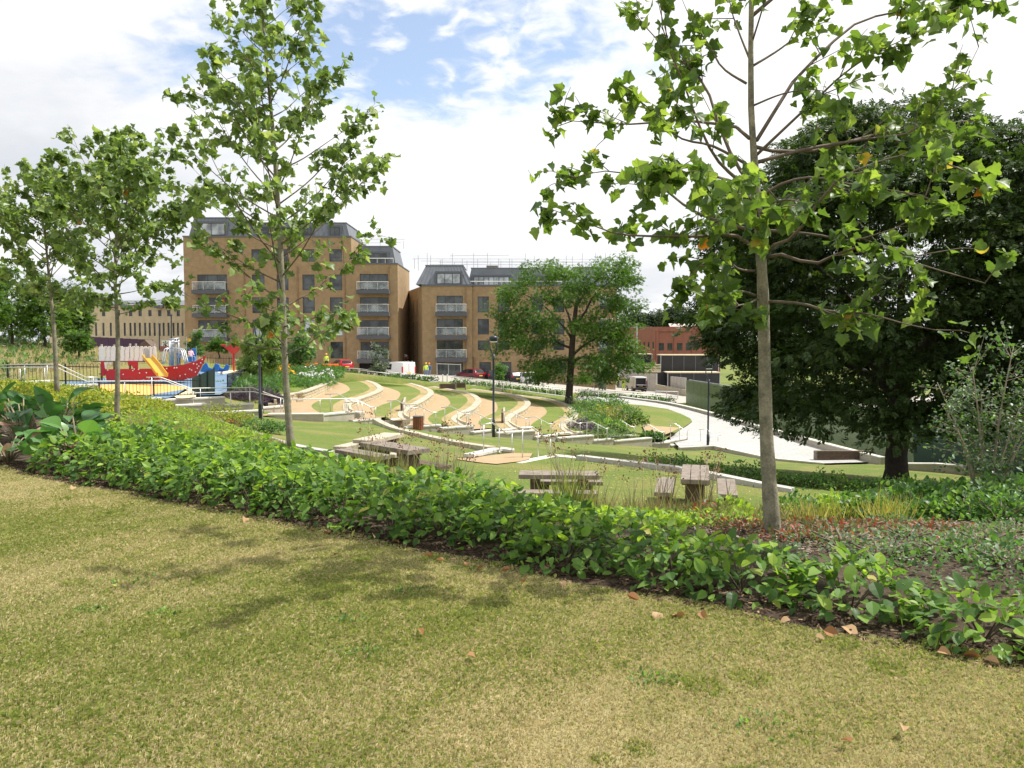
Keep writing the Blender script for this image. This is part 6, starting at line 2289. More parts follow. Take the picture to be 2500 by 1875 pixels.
# ------------------------------------------------------------------ planting
def rnd_in_poly(poly, n, rng):
    P = np.array([p[:2] for p in poly], float)
    lo, hi = P.min(0), P.max(0)
    out = np.zeros((0, 2))
    while len(out) < n:
        q = lo + rng.random((n * 2, 2)) * (hi - lo)
        out = np.vstack([out, q[inpoly(q[:, 0], q[:, 1], poly)]])
    return out[:n]
def dome(n, rx, ry, h, rng, shell=.55, low=0.0):
    an = rng.random(n) * 2 * np.pi
    el = np.arcsin(np.clip(rng.random(n) * (1 - low) + low, 0, 1))
    q = shell + (1 - shell) * rng.random(n) ** .5
    x, y, z = np.cos(an) * np.cos(el) * rx * q, np.sin(an) * np.cos(el) * ry * q, np.sin(el) * h * q
    return np.c_[x, y, z], np.c_[np.cos(an) * np.cos(el), np.sin(an) * np.cos(el), np.sin(el)]

def hedge_shape(x):
    h = float(np.interp(x, [-6.5, -4, -2, 0, 1.2, 2.4, 3.6], [.42, .42, .40, .36, .31, .29, .29]))
    dp = float(np.interp(x, [-6.5, -4, -2, 0, 1.2, 2.4, 3.6], [1.75, 1.7, 1.35, .95, .75, .62, .6]))
    return h, dp
LEAN = Vector((-.683, -1, 0)).normalized()
hedge_pts = []
r = random.Random(5)
x = -5.75
k = 0
while x < 4.4:
    h, dp = hedge_shape(x)
    nrow = 1 if dp < .85 else 2 if dp < 1.4 else 3
    for j in range(nrow):
        d = .43 + (dp - .55) * (j / max(1, nrow - 1) if nrow > 1 else .3) + r.uniform(-.06, .06)
        xx = x + r.uniform(-.08, .08) + j * .1
        # foot on the front line, then back by d square to it
        y0 = 5.47 - .683 * xx
        hedge_pts.append((xx + d * .564, y0 + d * .826, h * r.uniform(.82, 1.12), j, nrow, xx))
    x += .50
    k += 1
front = sorted([p for p in hedge_pts if p[3] == 0], key=lambda p: p[5])
ORD = ['first', 'second', 'third', 'fourth', 'fifth', 'sixth', 'seventh', 'eighth', 'ninth', 'tenth', 'eleventh', 'twelfth', 'thirteenth', 'fourteenth', 'fifteenth', 'sixteenth', 'seventeenth', 'eighteenth', 'nineteenth', 'twentieth', 'twenty first', 'twenty second', 'twenty third']
gH = 'low broad leaved shrubs edging the dry lawn'
nf = len(front)
for i, (hx, hy, h, j, nrow, xx) in enumerate(hedge_pts):
    z = gz(hx, hy)
    rng = np.random.default_rng(100 + i)
    # where it stands decides what is said of it
    same = sorted([q for q in hedge_pts if q[3] == j and q[4] == nrow or (j == 0 and q[3] == 0)], key=lambda q: q[5])
    q = same.index((hx, hy, h, j, nrow, xx))
    if j == 0:
        lab = ('front row edging shrub, first after the giant leaved plants' if q == 0 else 'front row edging shrub, last at the right end' if q == nf - 1 else
               'front row edging shrub, %s from the giant leaved plants' % ORD[q])
    else:
        lab = '%s row edging shrub behind the front one, %s from its left end' % ('rear' if j == nrow - 1 else 'middle', ORD[q]) if nrow == 3 else 'second row edging shrub of the two deep stretch, %s from its left end' % ORD[q]
    t = thing('shrub', lab, 'shrub', (hx, hy, z), gH)
    n = int(335 * (h / .42) ** .35)
    P, D = dome(n, .42, .40, h, rng, .62, .02)
    P[:, 2] += .02
    A = D * np.array([1, 1, .35]) + rng.normal(0, .5, (n, 3)) + np.array([0, 0, -.22])
    Nn = D * .55 + rng.normal(0, .35, (n, 3)) + np.array([0, 0, .9])
    S = .086 * rng.choice([.45, .6, .8, 1, 1, 1.25], n) * rng.uniform(.85, 1.15, n)
    S *= np.interp(P[:, 2] / h, [0, 1], [.95, 1.0])
    ylw = (rng.random(n) < np.interp(P[:, 2] / h, [.45, 1.0], [.02, .55]) * (.9 if xx > .6 else .55))  # more lime leaves towards the top: backlight put into the leaf colour
    R = frames(A, Nn)
    ns = 95 if j == 0 else 36
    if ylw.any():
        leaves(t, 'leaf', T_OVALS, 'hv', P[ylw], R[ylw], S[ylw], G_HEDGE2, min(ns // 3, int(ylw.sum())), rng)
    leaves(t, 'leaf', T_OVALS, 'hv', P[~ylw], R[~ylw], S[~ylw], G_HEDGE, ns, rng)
    mb = MB()
    for s in range(7):
        an = s * .9 + i
        e = Vector((math.cos(an) * .26, math.sin(an) * .26, h * .72))
        mb.tube([(0, 0, -.03), tuple(e * .5 + Vector((0, 0, .04))), tuple(e)], [.006, .004, .002], 4)
    mb.build('stem', MATS['twig'], t, True)

# giant leaved plants at left
for i, (px, py, Yd, n, hh) in enumerate(((60, 1120, 11.6, 46, .95), (190, 1140, 10.4, 42, .80), (-40, 1110, 12.5, 40, 1.0), (150, 1085, 12.4, 40, .9), (20, 1150, 10.3, 22, .5))):
    p = gd(px, py, Yd)
    p.z = gz(p.x, p.y)
    t = thing('giant_leaf_plant', ['giant leaved plant with one large pinkish leaf standing up', 'giant leaved plant next to the hedge with pink curled leaves at its foot', 'giant leaved plant cut by the left edge of the picture',
                                   'giant leaved plant behind the others, below the yellow ground cover', 'smaller giant leaved plant in front at the dark soil'][i], 'plant', tuple(p), 'giant leaved plants')
    rng = np.random.default_rng(300 + i)
    mb = MB()
    A, Pn, S = [], [], []
    for k in range(n):
        an = k * 2.4 + rng.normal(0, .3)
        el = rng.uniform(.5, 1.35)
        ln = hh * rng.uniform(.45, .8) * (.7 + .3 * math.sin(el))
        b = np.array([math.cos(an) * math.cos(el), math.sin(an) * math.cos(el), math.sin(el)]) * ln
        mb.tube([(b[0] * .08, b[1] * .08, -.02), tuple(b * .55 + np.array([0, 0, .05])), tuple(b)], [.014, .011, .008], 5)
        Pn.append(b)
        A.append(np.array([math.cos(an) * .8, math.sin(an) * .8, rng.uniform(-.35, .85)]))
        S.append(rng.uniform(.20, .36) * (hh / .9))
    mb.build('stem', MATS['stem_pale'], t, True)
    Pn, A, S = np.array(Pn), np.array(A), np.array(S)
    Nn = np.array([0, 0, .8]) + rng.normal(0, .45, Pn.shape) - .25 * A
    R = frames(A, Nn)
    BT = [tmpl_oval(.74, .18, .25, 7), tmpl_oval(.66, .3, .45, 7), tmpl_oval(.8, .12, -.12, 7)]
    pk = np.zeros(len(Pn), bool)
    _fr = np.argsort(Pn[:, 1] - .35 * Pn[:, 2])[:9]
    pk[rng.choice(_fr, 3 if i < 3 else 1, replace=False)] = True
    leaf_objects('leaf', BT, 'bg', Pn[~pk], R[~pk], S[~pk], G_BERG, t, rng)
    leaf_objects('pink_leaf', BT, 'bg', Pn[pk], R[pk], S[pk], G_BERG2, t, rng)

def cover(name, label, cat, poly, n, tmpl, size, hgt, m, seed, up=.9, spread=.5, tilt=.25, mound=0.0):
    """ground cover nobody could count, as one object"""
    rng = np.random.default_rng(seed)
    q = rnd_in_poly(poly, n, rng)
    z = H(q[:, 0], q[:, 1])
    bumps = 0
    if mound:
        bumps = mound * (np.sin(q[:, 0] * 4.1 + seed) * np.sin(q[:, 1] * 3.7 + seed * 2) * .5 + .5 + .5 * np.sin(q[:, 0] * 1.3) * np.sin(q[:, 1] * 1.7))
    P = np.c_[q, z + rng.random(n) * hgt + bumps * rng.random(n)]
    A = rng.normal(0, spread, (n, 3)) + np.array([0, 0, tilt])
    Nn = rng.normal(0, .5, (n, 3)) + np.array([0, 0, up])
    o = leaf_mesh(name, tmpl, P, frames(A, Nn), size * rng.uniform(.6, 1.3, n), m, None, rng)
    tag(o, label, cat, None, 'stuff')
    return o
cover('ground_cover', 'lime yellow ground cover on the slope below the left stair walls', 'ground cover', [(-21.5, 34.2), (-18.5, 34.8), (-15.0, 35.6), (-13.2, 31), (-10.2, 22.5), (-9.0, 17.0), (-12.6, 17.0), (-16, 24)], 34000, T_OVALS[0], .085, .22, G_LIME, 1, mound=.26)
cover('dry_grass', 'brown flowering grasses on the slope left of the lower lawn', 'grass', [(-15.2, 35.8), (-13.4, 36.3), (-12.8, 33.5), (-9.2, 26), (-6.7, 22.3), (-5.0, 18.5), (-5.4, 15.2), (-7.6, 15.6), (-9.2, 19.2), (-10.2, 23), (-13.2, 31)], 60000, T_BLADE, .19, .02, G_BROWN, 2, 0.0, .42, 1.0)
cover('ground_cover', 'small leaved green ground cover right behind the edging shrubs', 'ground cover', [(-9.6, 15.8), (-6.4, 15.2), (-3.6, 13.4), (-2.4, 11.0), (-.4, 8.4), (.8, 7.1), (.2, 6.8), (-3, 8.9), (-6, 11.0)], 13000, T_OVALS[1], .075, .12, G_HEDGE2, 3, mound=.05)
cover('dry_grass', 'rough pale grass on the bank left of the play area', 'grass', [(-27.5, 44), (-30.5, 50), (-31, 66), (-29, 78), (-46, 84), (-62, 62), (-46, 44), (-32, 40)], 60000, T_BLADE, .55, .02, G_STRAW, 4, 0.0, .35, 1.0)
cover('ground_cover', 'green weeds on the bank left of the play area', 'ground cover', [(-28, 44), (-31, 52), (-32, 66), (-44, 72), (-48, 52), (-36, 44)], 1500, T_SPRAY, .5, .35, G_SHRUB, 6, mound=.3)

cover('ground_cover', 'mixed low green and brown planting behind the first terrace wall', 'ground cover', [(-15.2, 43.2), (-17.0, 50), (-18.3, 58), (-19.8, 68), (-18, 76), (-15.8, 76), (-14.4, 68), (-13.2, 58), (-13.8, 50), (-13.4, 44.6)], 7000, T_SPRAY, .34, .25, G_SHRUB, 8, mound=.2)
cover('ground_cover', 'scattered green herbs among the brown grasses at left', 'ground cover', [(-14, 34), (-9, 25.5), (-6.6, 22), (-5.2, 16), (-8.2, 16), (-10, 22)], 5000, T_OVALS[1], .08, .2, G_HEDGE2, 9, mound=.1)
def bush(name, label, cat, p, rx, ry, h, n, tmpl, size, m, seed, group=None, up=.8, flowers=None, fsize=.06, nfl=0, fm=None, out=.9, noise=.5, shell=.5, stems=True):
    p = Vector(p)
    t = thing(name, label, cat, tuple(p), group)
    rng = np.random.default_rng(seed)
    P, D = dome(n, rx, ry, h, rng, shell, 0.0)
    # uneven outline
    P *= (1 + .22 * np.sin(D[:, 0] * 5 + seed) * np.sin(D[:, 1] * 4 + seed) + .12 * np.sin(D[:, 2] * 9 + seed))[:, None]
    P[:, 2] = np.maximum(P[:, 2], 0)
    A = D * out + rng.normal(0, noise, (n, 3))
    Nn = D * .4 + rng.normal(0, .4, (n, 3)) + np.array([0, 0, up])
    leaf_mesh('foliage', tmpl, P, frames(A, Nn), size * rng.uniform(.6, 1.3, n), m, t, rng)
    if nfl:
        P, D = dome(nfl, rx * 1.02, ry * 1.02, h * 1.06, rng, .93, .15)
        P *= (1 + .22 * np.sin(D[:, 0] * 5 + seed) * np.sin(D[:, 1] * 4 + seed) + .12 * np.sin(D[:, 2] * 9 + seed))[:, None]
        Nn = D + rng.normal(0, .3, P.shape) + np.array([0, 0, .5])
        leaf_mesh('flower', T_FLOWER, P, frames(rng.normal(0, 1, P.shape), Nn), fsize * rng.uniform(.7, 1.3, nfl), fm, t, rng)
    if stems:
        mb = MB()
        for k in range(6):
            an = k * 1.05 + seed
            mb.tube([(0, 0, -.08), (math.cos(an) * rx * .3, math.sin(an) * ry * .3, h * .4), (math.cos(an) * rx * .6, math.sin(an) * ry * .6, h * .75)], [.02, .013, .006], 4)
        mb.build('stem', MATS['twig'], t, True)
    return t
def _flower():
    V, F = [(0, 0, 0)], []
    for i in range(8):
        a = i * math.pi / 4
        V.append((math.cos(a) * .5, math.sin(a) * .5, .08 if i % 2 else .0))
    F = [(0, 1 + i, 1 + (i + 1) % 8) for i in range(8)]
    return np.array(V, float), np.array(F)
T_FLOWER = _flower()
def gpx(px, py, Yd, dz=0.0):
    p = gd(px, py, Yd)
    return (p.x, p.y, p.z + dz)
def onter(px, Yd, dz=0.0):
    x = gd(px, 900, Yd).x
    return (x, Yd, gz(x, Yd) + dz)
def blades(name, label, cat, p, n, rad, h, m, seed, lean=.35, group=None, heads=0, width=1.0, curve=.3):
    t = thing(name, label, cat, tuple(p), group)
    rng = np.random.default_rng(seed)
    tv, tf = T_BLADE
    tv = tv * np.array([width, 1, 1])
    q = rng.normal(0, rad * .5, (n, 2))
    P = np.c_[q, np.zeros(n) - .02]
    A = np.c_[q / (rad + 1e-6) * lean + rng.normal(0, lean * .5, (n, 2)), np.ones(n)]
    Nn = np.c_[q + rng.normal(0, .3, (n, 2)), np.full(n, -.2)]
    leaf_mesh('blade', (tv, tf), P, frames(A, Nn), h * rng.uniform(.55, 1.1, n), m, t, rng)
    if heads:
        mb = MB()
        hp = []
        for k in range(heads):
            a = rng.normal(0, .22, 2)
            L_ = h * rng.uniform(1.0, 1.65)
            b = rng.normal(0, rad * .35, 2)
            pts = [(b[0], b[1], 0), (b[0] + a[0] * L_ * .4, b[1] + a[1] * L_ * .4, L_ * .55), (b[0] + a[0] * L_, b[1] + a[1] * L_, L_ * .97)]
            mb.tube(pts, [.004, .003, .002], 4)
            hp.append(pts[-1])
        mb.build('stalk', MATS['stem_pale'], t, True)
        c = np.repeat(np.array(hp), 16, axis=0)
        c = c + rng.normal(0, 1, c.shape) * np.array([.028, .028, .035])
        leaf_mesh('seed_head', T_QUAD, c, frames(rng.normal(0, 1, c.shape), rng.normal(0, 1, c.shape)), rng.uniform(.018, .036, len(c)), G_SEED, t, rng)
    return t
gR = 'rushes with brown heads behind the edging shrubs'
for i, (px, Yd, h, n, hd, lab) in enumerate(((905, 11.2, .62, 150, 12, 'rush clump at the left end of the left picnic table'), (985, 10.6, .55, 150, 10, 'green rush clump in front of the left picnic table bench'), (1075, 9.4, .62, 60, 16, 'tall dry rush clump with many brown heads between the picnic tables'),
                                             (1125, 9.0, .50, 40, 9, 'thin rush clump just right of the tallest brown headed rushes'), (1390, 8.6, .62, 150, 12, 'green rush clump hiding the middle picnic table'), (1455, 8.7, .45, 60, 6, 'short rush clump right of the one before the middle table'),
                                             (1620, 8.5, .5, 50, 9, 'thin rush clump before the bench of the right picnic table'), (1740, 8.8, .55, 60, 10, 'rush clump before the right bench beside the plane tree trunk'), (1560, 8.2, .4, 50, 4, 'low rush clump left of the right picnic table'))):
    blades('rush', lab, 'plant', onter(px, Yd), n, .16, h, G_BLADE if n > 100 else G_BROWN, 400 + i, .3, gR, hd, .5)

# right hand mulch bed
def patch(name, label, cat, px, Yd, rx, ry, h, n, m, seed, size=.05, tmpl=None, **kw):
    return bush(name, label, cat, onter(px, Yd, -.01), rx, ry, h, n, tmpl or T_OVALS, size, m, seed, **kw)
gG = 'low red and green geraniums in the mulch bed'
cnt_ = {}
GER = ((1960, 6.2, .42, .10, G_RED), (2070, 6.0, .5, .12, G_GERAN), (2160, 5.6, .42, .12, G_GERAN), (2040, 6.9, .4, .09, G_RED), (1820, 6.6, .4, .10, G_RED), (1760, 7.2, .5, .12, G_RED), (2230, 6.4, .36, .12, G_GERAN), (2330, 5.7, .4, .12, G_GERAN),
                                       (2300, 7.2, .38, .10, G_RED), (2420, 6.2, .42, .14, G_GERAN), (2480, 7.0, .42, .13, G_GERAN), (2110, 7.6, .42, .09, G_RED), (1990, 8.0, .36, .08, G_RED), (2190, 8.3, .36, .10, G_GERAN), (1690, 7.4, .42, .12, G_RED), (1900, 5.7, .3, .09, G_GERAN), (2480, 5.3, .42, .14, G_GERAN))
_gd = [(math.hypot(gd(g_q[0], 900, g_q[1]).x - 2.1, g_q[1] - 6.5), i_q, g_q[4].name) for i_q, g_q in enumerate(GER)]
ger_rank = {}
for nm_ in {q[2] for q in _gd}:
    for rk, q in enumerate(sorted(q for q in _gd if q[2] == nm_)):
        ger_rank[q[1]] = rk
for i, (px, Yd, rx, h, m) in enumerate(GER):
    kind_ = 'red' if m is G_RED else 'green'
    cnt_[kind_] = cnt_.get(kind_, -1) + 1
    patch('geranium', 'low %s geranium in the mulch, %s from the plane tree trunk' % (kind_, ORD[ger_rank[i]]), 'plant', px, Yd, rx * .85, rx * .65, h, 300, m, 500 + i, .034, shell=.25, group=gG)
gY = 'yellowing strap leaved clumps in the right bed'
for i, (px, Yd, h, n) in enumerate(((1905, 9.4, .34, 150), (1990, 9.0, .34, 170), (2080, 9.3, .36, 160), (2180, 8.6, .38, 190), (2240, 9.4, .34, 150), (1830, 9.9, .30, 120), (1770, 9.6, .28, 110), (2130, 10.2, .34, 140))):
    blades('day_lily', ['yellow strap leaved clump directly behind the plane tree trunk', 'yellow strap leaved clump a little right of the plane tree trunk', 'yellow strap leaved clump left of the tall green shrub foot', 'largest pale yellow strap leaved clump at the front of the bed',
                        'yellow green strap leaved clump right of the largest one', 'yellow strap leaved clump left of the plane tree trunk', 'leftmost low yellow strap leaved clump', 'yellow strap leaved clump half hidden behind two others'][i], 'plant', onter(px, Yd), int(n * .7), .2, h, G_YELLOW, 600 + i, .55, gY, 0, .8)
gS = 'green shrubs at the back of the right bed'
for i, (px, Yd, rx, h, m) in enumerate(((2070, 11.5, .7, .55, G_SHRUB), (2150, 11.0, .7, .52, G_HEDGE), (2250, 10.6, .75, .50, G_SHRUB), (2340, 10.4, .7, .46, G_SHRUB), (2420, 10.2, .7, .46, G_GERAN), (2500, 10.0, .75, .48, G_GERAN), (2580, 9.8, .8, .5, G_SHRUB), (2200, 12.3, .7, .5, G_SHRUB), (2400, 12.0, .8, .45, G_SHRUB), (2520, 11.8, .8, .5, G_SHRUB), (2005, 12.0, .6, .42, G_HEDGE2), (1920, 12.2, .6, .35, G_SHRUB))):
    lab_ = ['tall leafy green shrub right of the yellow clumps', 'bright green shrub with large leaves behind the yellow clumps', 'green shrub below the big tree trunk', 'green shrub at the foot of the multi stemmed shrub', 'grey green shrub right of the multi stemmed shrub foot', 'grey green shrub at the right edge of the bed',
            'green shrub cut by the right picture edge', 'green shrub in front of the big tree trunk foot', 'green shrub behind the multi stemmed shrub foot', 'green shrub near the right edge against the lawn strip', 'light green shrub left of the tall leafy one', 'low green shrub between plane tree trunk and light green shrub'][i]
    patch('shrub', lab_, 'shrub', px, Yd, rx, rx * .8, h, 900, m, 700 + i, .085, shell=.45, group=gS)
gM = 'leafy mounds among the yellow clumps'
for i, (px, Yd, rx, h, m) in enumerate(((1790, 8.9, .34, .24, G_HEDGE2), (1945, 9.6, .42, .34, G_SHRUB), (2035, 9.8, .42, .36, G_HEDGE2), (2135, 9.3, .40, .34, G_SHRUB), (2290, 8.9, .42, .30, G_SHRUB), (2370, 8.6, .45, .30, G_HEDGE), (2460, 8.4, .45, .32, G_SHRUB), (1720, 8.4, .3, .18, G_RED))):
    patch('leafy_mound', ['bright low leafy mound just left of the plane tree trunk', 'green leafy mound right behind the plane tree trunk', 'bright leafy mound between two yellow clumps', 'green leafy mound left of the largest yellow clump', 'green leafy mound right of the largest yellow clump', 'leafy mound in front of the multi stemmed shrub', 'leafy mound near the right edge above the mulch', 'low reddish mound left of the plane tree'][i],
          'plant', px, Yd, rx, rx * .8, h, 520, m, 1300 + i, .065, shell=.4, group=gM)
cover('ground_cover', 'straw coloured fine grass between the plane tree and the right picnic table', 'ground cover', [(.9, 7.6), (2.2, 8.0), (3.4, 8.8), (4.6, 10.6), (3.4, 11.4), (1.6, 10.8), (.6, 9.2)], 2600, T_BLADE, .22, .02, G_BROWN, 21, 0, .4, 1.0)
cover('ground_cover', 'bright green low plants behind the right half of the edging shrubs', 'ground cover', [(.4, 7.0), (1.3, 6.5), (2.0, 7.2), (2.6, 8.6), (1.6, 9.8), (.2, 8.6)], 3600, T_OVALS[1], .06, .08, G_HEDGE2, 22, mound=.04)
cover('ground_cover', 'grey green geranium carpet right behind the last edging shrubs', 'ground cover', [(2.1, 5.2), (3.3, 4.6), (5.0, 5.0), (5.2, 6.2), (3.9, 6.1), (2.9, 5.7)], 1300, T_OVALS[0], .042, .08, G_SHRUB, 23, mound=.05)
cover('ground_cover', 'red and green creeping geranium at the foot of the right plane tree', 'ground cover', [(1.4, 6.9), (2.4, 6.4), (3.4, 6.6), (4.6, 7.4), (4.0, 8.2), (2.4, 7.9)], 800, T_OVALS[0], .035, .05, G_RED, 24)
cover('ground_cover', 'mixed green plants on the slope below the right bed', 'ground cover', [(4.0, 11.4), (7.5, 10.5), (12, 9.5), (16, 13), (14, 18), (9, 18.4), (7.2, 15.8), (5, 13.6)], 16000, T_OVALS[0], .09, .28, G_SHRUB, 25, mound=.25)
# row of dark low shrubs behind the kerb
gD = 'dark low shrubs along the grey kerb'
for i, (px, Yd) in enumerate(((1600, 25.6), (1655, 25.0), (1705, 24.4), (1755, 24.0), (1805, 23.4), (1850, 23.2), (1900, 23.0), (1950, 22.8), (2000, 22.6), (2050, 22.4), (2105, 22.2), (2160, 22.2), (2215, 22.4), (2275, 22.8), (2330, 23.0), (2390, 23.2))):
    lab_ = 'dark low shrub behind the grey kerb, %s from the left in its row' % ORD[i]
    patch('shrub', lab_, 'shrub', px, Yd, .55, .45, .42 + .1 * math.sin(i * 1.7), 420, G_SHRUB if i % 3 else G_HEDGE, 800 + i, .085, shell=.4, group=gD)
# multi stemmed shrub at right
p = Vector(onter(2420, 10.6))
t = thing('multi_stemmed_shrub', 'tall multi stemmed shrub with pale thin stems and small shiny leaves', 'shrub', tuple(p))
rng = np.random.default_rng(41)
P, A = [], []
for k, (tx, ty, tz) in enumerate(((-.25, 0, 2.0), (.35, .1, 2.3), (-.75, -.2, 1.55), (.05, .3, 1.7), (.75, -.1, 1.9), (-.5, .4, 1.8), (.2, -.3, 1.5), (1.0, .2, 1.6))):
    s = Vector((tx * .12, ty * .12, 0))
    e = Vector((tx, ty, tz))
    pts = smooth_path([s, s.lerp(e, .5) + Vector((-tx * .12, 0, .08)), e], 9)
    mb = MB()
    mb.tube(pts, [.021 * (1 - .8 * q / 8) for q in range(9)], 6)
    for b in range(15):
        f = .28 + .72 * rng.random()
        q, d, _ = poly_at(pts, f)
        dd = (d * .5 + Vector(tuple(rng.normal(0, 1, 3) * np.array([1, 1, .45])))).normalized()
        ln = rng.uniform(.25, .62)
        e2 = q + dd * ln
        mb.tube([q, e2], [.005, .002], 4, False)
        for _ in range(26):
            u = rng.uniform(.15, 1.05)
            P.append(tuple(q + dd * ln * u + Vector(tuple(rng.normal(0, .05, 3)))))
            A.append(tuple(dd + Vector(tuple(rng.normal(0, .7, 3)))))
    mb.build('branch', MATS['stem_pale'], t, True)
P, A = np.array(P), np.array(A)
_hf = rng.random(len(P)) < .5
for _m, _k in ((G_SHRUB, _hf), (G_SILVER, ~_hf)):
    leaf_mesh('foliage', T_OVALS, P[_k], frames(A[_k], rng.normal(0, .5, P[_k].shape) + np.array([0, 0, 1])), .054 * rng.uniform(.7, 1.25, int(_k.sum())), _m, t, rng)

# beds round the terraces
def bed_bush(name, lab, px, py, Yd, rx, h, m, seed, n=500, size=.12, group=None, **kw):
    return bush(name, lab, 'plant', gpx(px, py, Yd), rx, rx * .9, h, n, T_OVALS[:2], size, m, seed, group=group, **kw)
gT = 'flowering plants above the first terrace wall'
for i, a in enumerate(((738, 945, 60, 1.5, .95, G_SILVER, 'white'), (770, 938, 62, 1.5, .95, G_SILVER, 'white'), (795, 928, 66, 1.2, .8, G_SILVER, 'white'), (755, 928, 68, 1.6, 1.0, G_SILVER, 'white'), (682, 930, 62, 1.2, 1.3, G_SHRUB, 'orange'), (665, 932, 66, 1.0, 1.2, G_SHRUB, 'orange'), (720, 956, 56, 1.2, .8, G_SHRUB, ''), (700, 958, 55, 1.3, .9, G_YELLOW, ''), (690, 946, 58, 1.4, .9, G_BROWN, ''),
                       (640, 950, 58, 1.5, .9, G_BROWN, ''), (665, 962, 53, 1.4, .9, G_SHRUB, ''), (640, 925, 70, 1.2, .9, G_LAV, 'lav'), (610, 938, 64, 1.4, .9, G_SHRUB, ''), (580, 948, 58, 1.5, .8, G_SHRUB, ''), (545, 954, 54, 1.5, .7, G_SHRUB, ''), (575, 968, 48, 1.0, .7, G_SHRUB, ''), (700, 915, 75, 1.6, 1.0, G_SHRUB, ''), (745, 910, 76, 1.5, 1.1, G_LOCUST, ''), (780, 914, 76, 1.3, 1.0, G_LOCUST, ''))):
    px, py, Yd, rx, h, m, fl = a
    lab = ['white daisy bush nearest the middle young tree trunk', 'white daisy bush in the centre of the white patch', 'white daisy bush at the right tip of the first terrace wall', 'white daisy bush at the back of the white patch', 'orange coneflower clump left of the white daisies', 'second orange coneflower clump behind the first', 'green mound in front of the white daisies',
           'yellow green mound by the middle young tree trunk', 'brown seeded mound left of the daisies', 'brown grassy mound left of the tree trunk', 'green mound behind the first terrace wall end', 'purple lavender mound behind the orange flowers', 'green spreading mound near the green panels', 'dark green mound beside the slim bed tree', 'dark green mound at the right end of the green panels', 'light green mound above the lavender', 'green mound behind the orange flowers', 'bright green mound near the orange barrier', 'bright green mound at the top of the first lawn strip'][i]
    kw = {}
    if fl == 'white':
        kw = dict(nfl=240, fsize=.16, fm=G_WHITE)
    elif fl == 'orange':
        kw = dict(nfl=150, fsize=.20, fm=G_ORANGE)
    bed_bush('flower_bush' if fl else 'shrub', lab, px, py, Yd, rx, h, m, 900 + i, 650, .14, gT, **kw)
gL = 'lavender at the foot of the first terrace wall'
for i, (px, py, Yd, rx, h) in enumerate(((575, 985, 43, .9, .6), (605, 987, 43, .9, .65), (635, 985, 43.8, .9, .7), (650, 975, 46, .9, .6), (612, 974, 46, .9, .6), (668, 986, 43.8, .5, .4))):
    t = bush('lavender', ['lavender mound at the left end of its bed', 'lavender mound below the slim bed tree', 'lavender mound left of the wall end', 'lavender mound behind the nearer lamp post', 'lavender mound at the back of its bed', 'small lavender mound touching the wall end'][i], 'plant', gpx(px, py, Yd), rx, rx * .8, h, 900, T_NARROW, .26, G_LAV, 940 + i, group=gL, out=1.3, noise=.25)
for i, (px, py, Yd, rx, h, m, lab) in enumerate(((520, 1032, 30.5, .9, .62, G_LIME, 'lime green shrub with yellow tips beside the pale kerb'), (555, 1035, 30.0, .8, .66, G_LIME, 'second lime green shrub right of the first'), (590, 1038, 29.5, .7, .45, G_LIME, 'lowest lime green shrub by the lamp post'), (632, 1050, 28.5, .75, .42, G_SHRUB, 'dark green rounded shrub at the end of the pale kerb'), (665, 1052, 28.2, .5, .32, G_SHRUB, 'small dark green shrub before the middle tree trunk'), (560, 1048, 28.4, .5, .3, G_RED, 'rusty red low plant below the lime shrubs'))):
    bed_bush('shrub', lab, px, py, Yd, rx, h, m, 960 + i, 800, .07, 'shrubs between kerb and stair wall')
gC = 'shrubs in the bed below the locust tree'
for i, (px, py, Yd, rx, h, m) in enumerate(((1425, 985, 66, 1.3, 1.0, G_SILVER), (1440, 1000, 60, 1.5, .8, G_SHRUB), (1475, 998, 62, 1.4, .9, G_SHRUB), (1505, 996, 63, 1.0, .8, G_SHRUB), (1430, 1022, 54, 1.5, .9, G_SHRUB), (1470, 1022, 55, 1.3, .8, G_LIME), (1500, 1024, 55, 1.2, .8, G_BROWN), (1455, 1040, 51.5, 1.2, .7, G_SHRUB), (1490, 1048, 50.5, 1.2, .7, G_HEDGE), (1535, 1034, 54, 1.2, 1.2, G_LOCUST), (1555, 1038, 54, .8, .9, G_LOCUST), (1420, 1046, 50, .8, .5, G_LAV), (1470, 1062, 49.4, 1.0, .5, G_GERAN), (1510, 1060, 51, .9, .5, G_GERAN), (1585, 1068, 51.6, .6, .4, G_SHRUB), (1605, 1072, 51.8, .5, .45, G_SHRUB), (1530, 1012, 58, 1.0, .6, G_SHRUB))):
    lab = ['silvery shrub at the foot of the locust tree', 'dark green shrub right of the locust tree', 'dark green shrub along the back of the bed', 'dark bluish shrub at the edge of the oval lawn', 'green shrub against the bend of the lowest wall', 'yellowish shrub in the middle of the bed', 'orange tinged shrub in the middle of the bed', 'green shrub behind the railings', 'bright green shrub beside the orange tinged one', 'light green feathery shrub by the pale stones', 'smaller light green feathery shrub', 'purple low plant at the lowest wall end',
           'geranium mound behind the stair wall', 'second geranium mound behind the stair wall', 'dark round shrub by the sandy path end', 'smaller dark round shrub by the plaza', 'low green shrub touching the oval lawn'][i]
    bed_bush('shrub', lab, px, py, Yd, rx, h, m, 980 + i, 520, .14, gC)

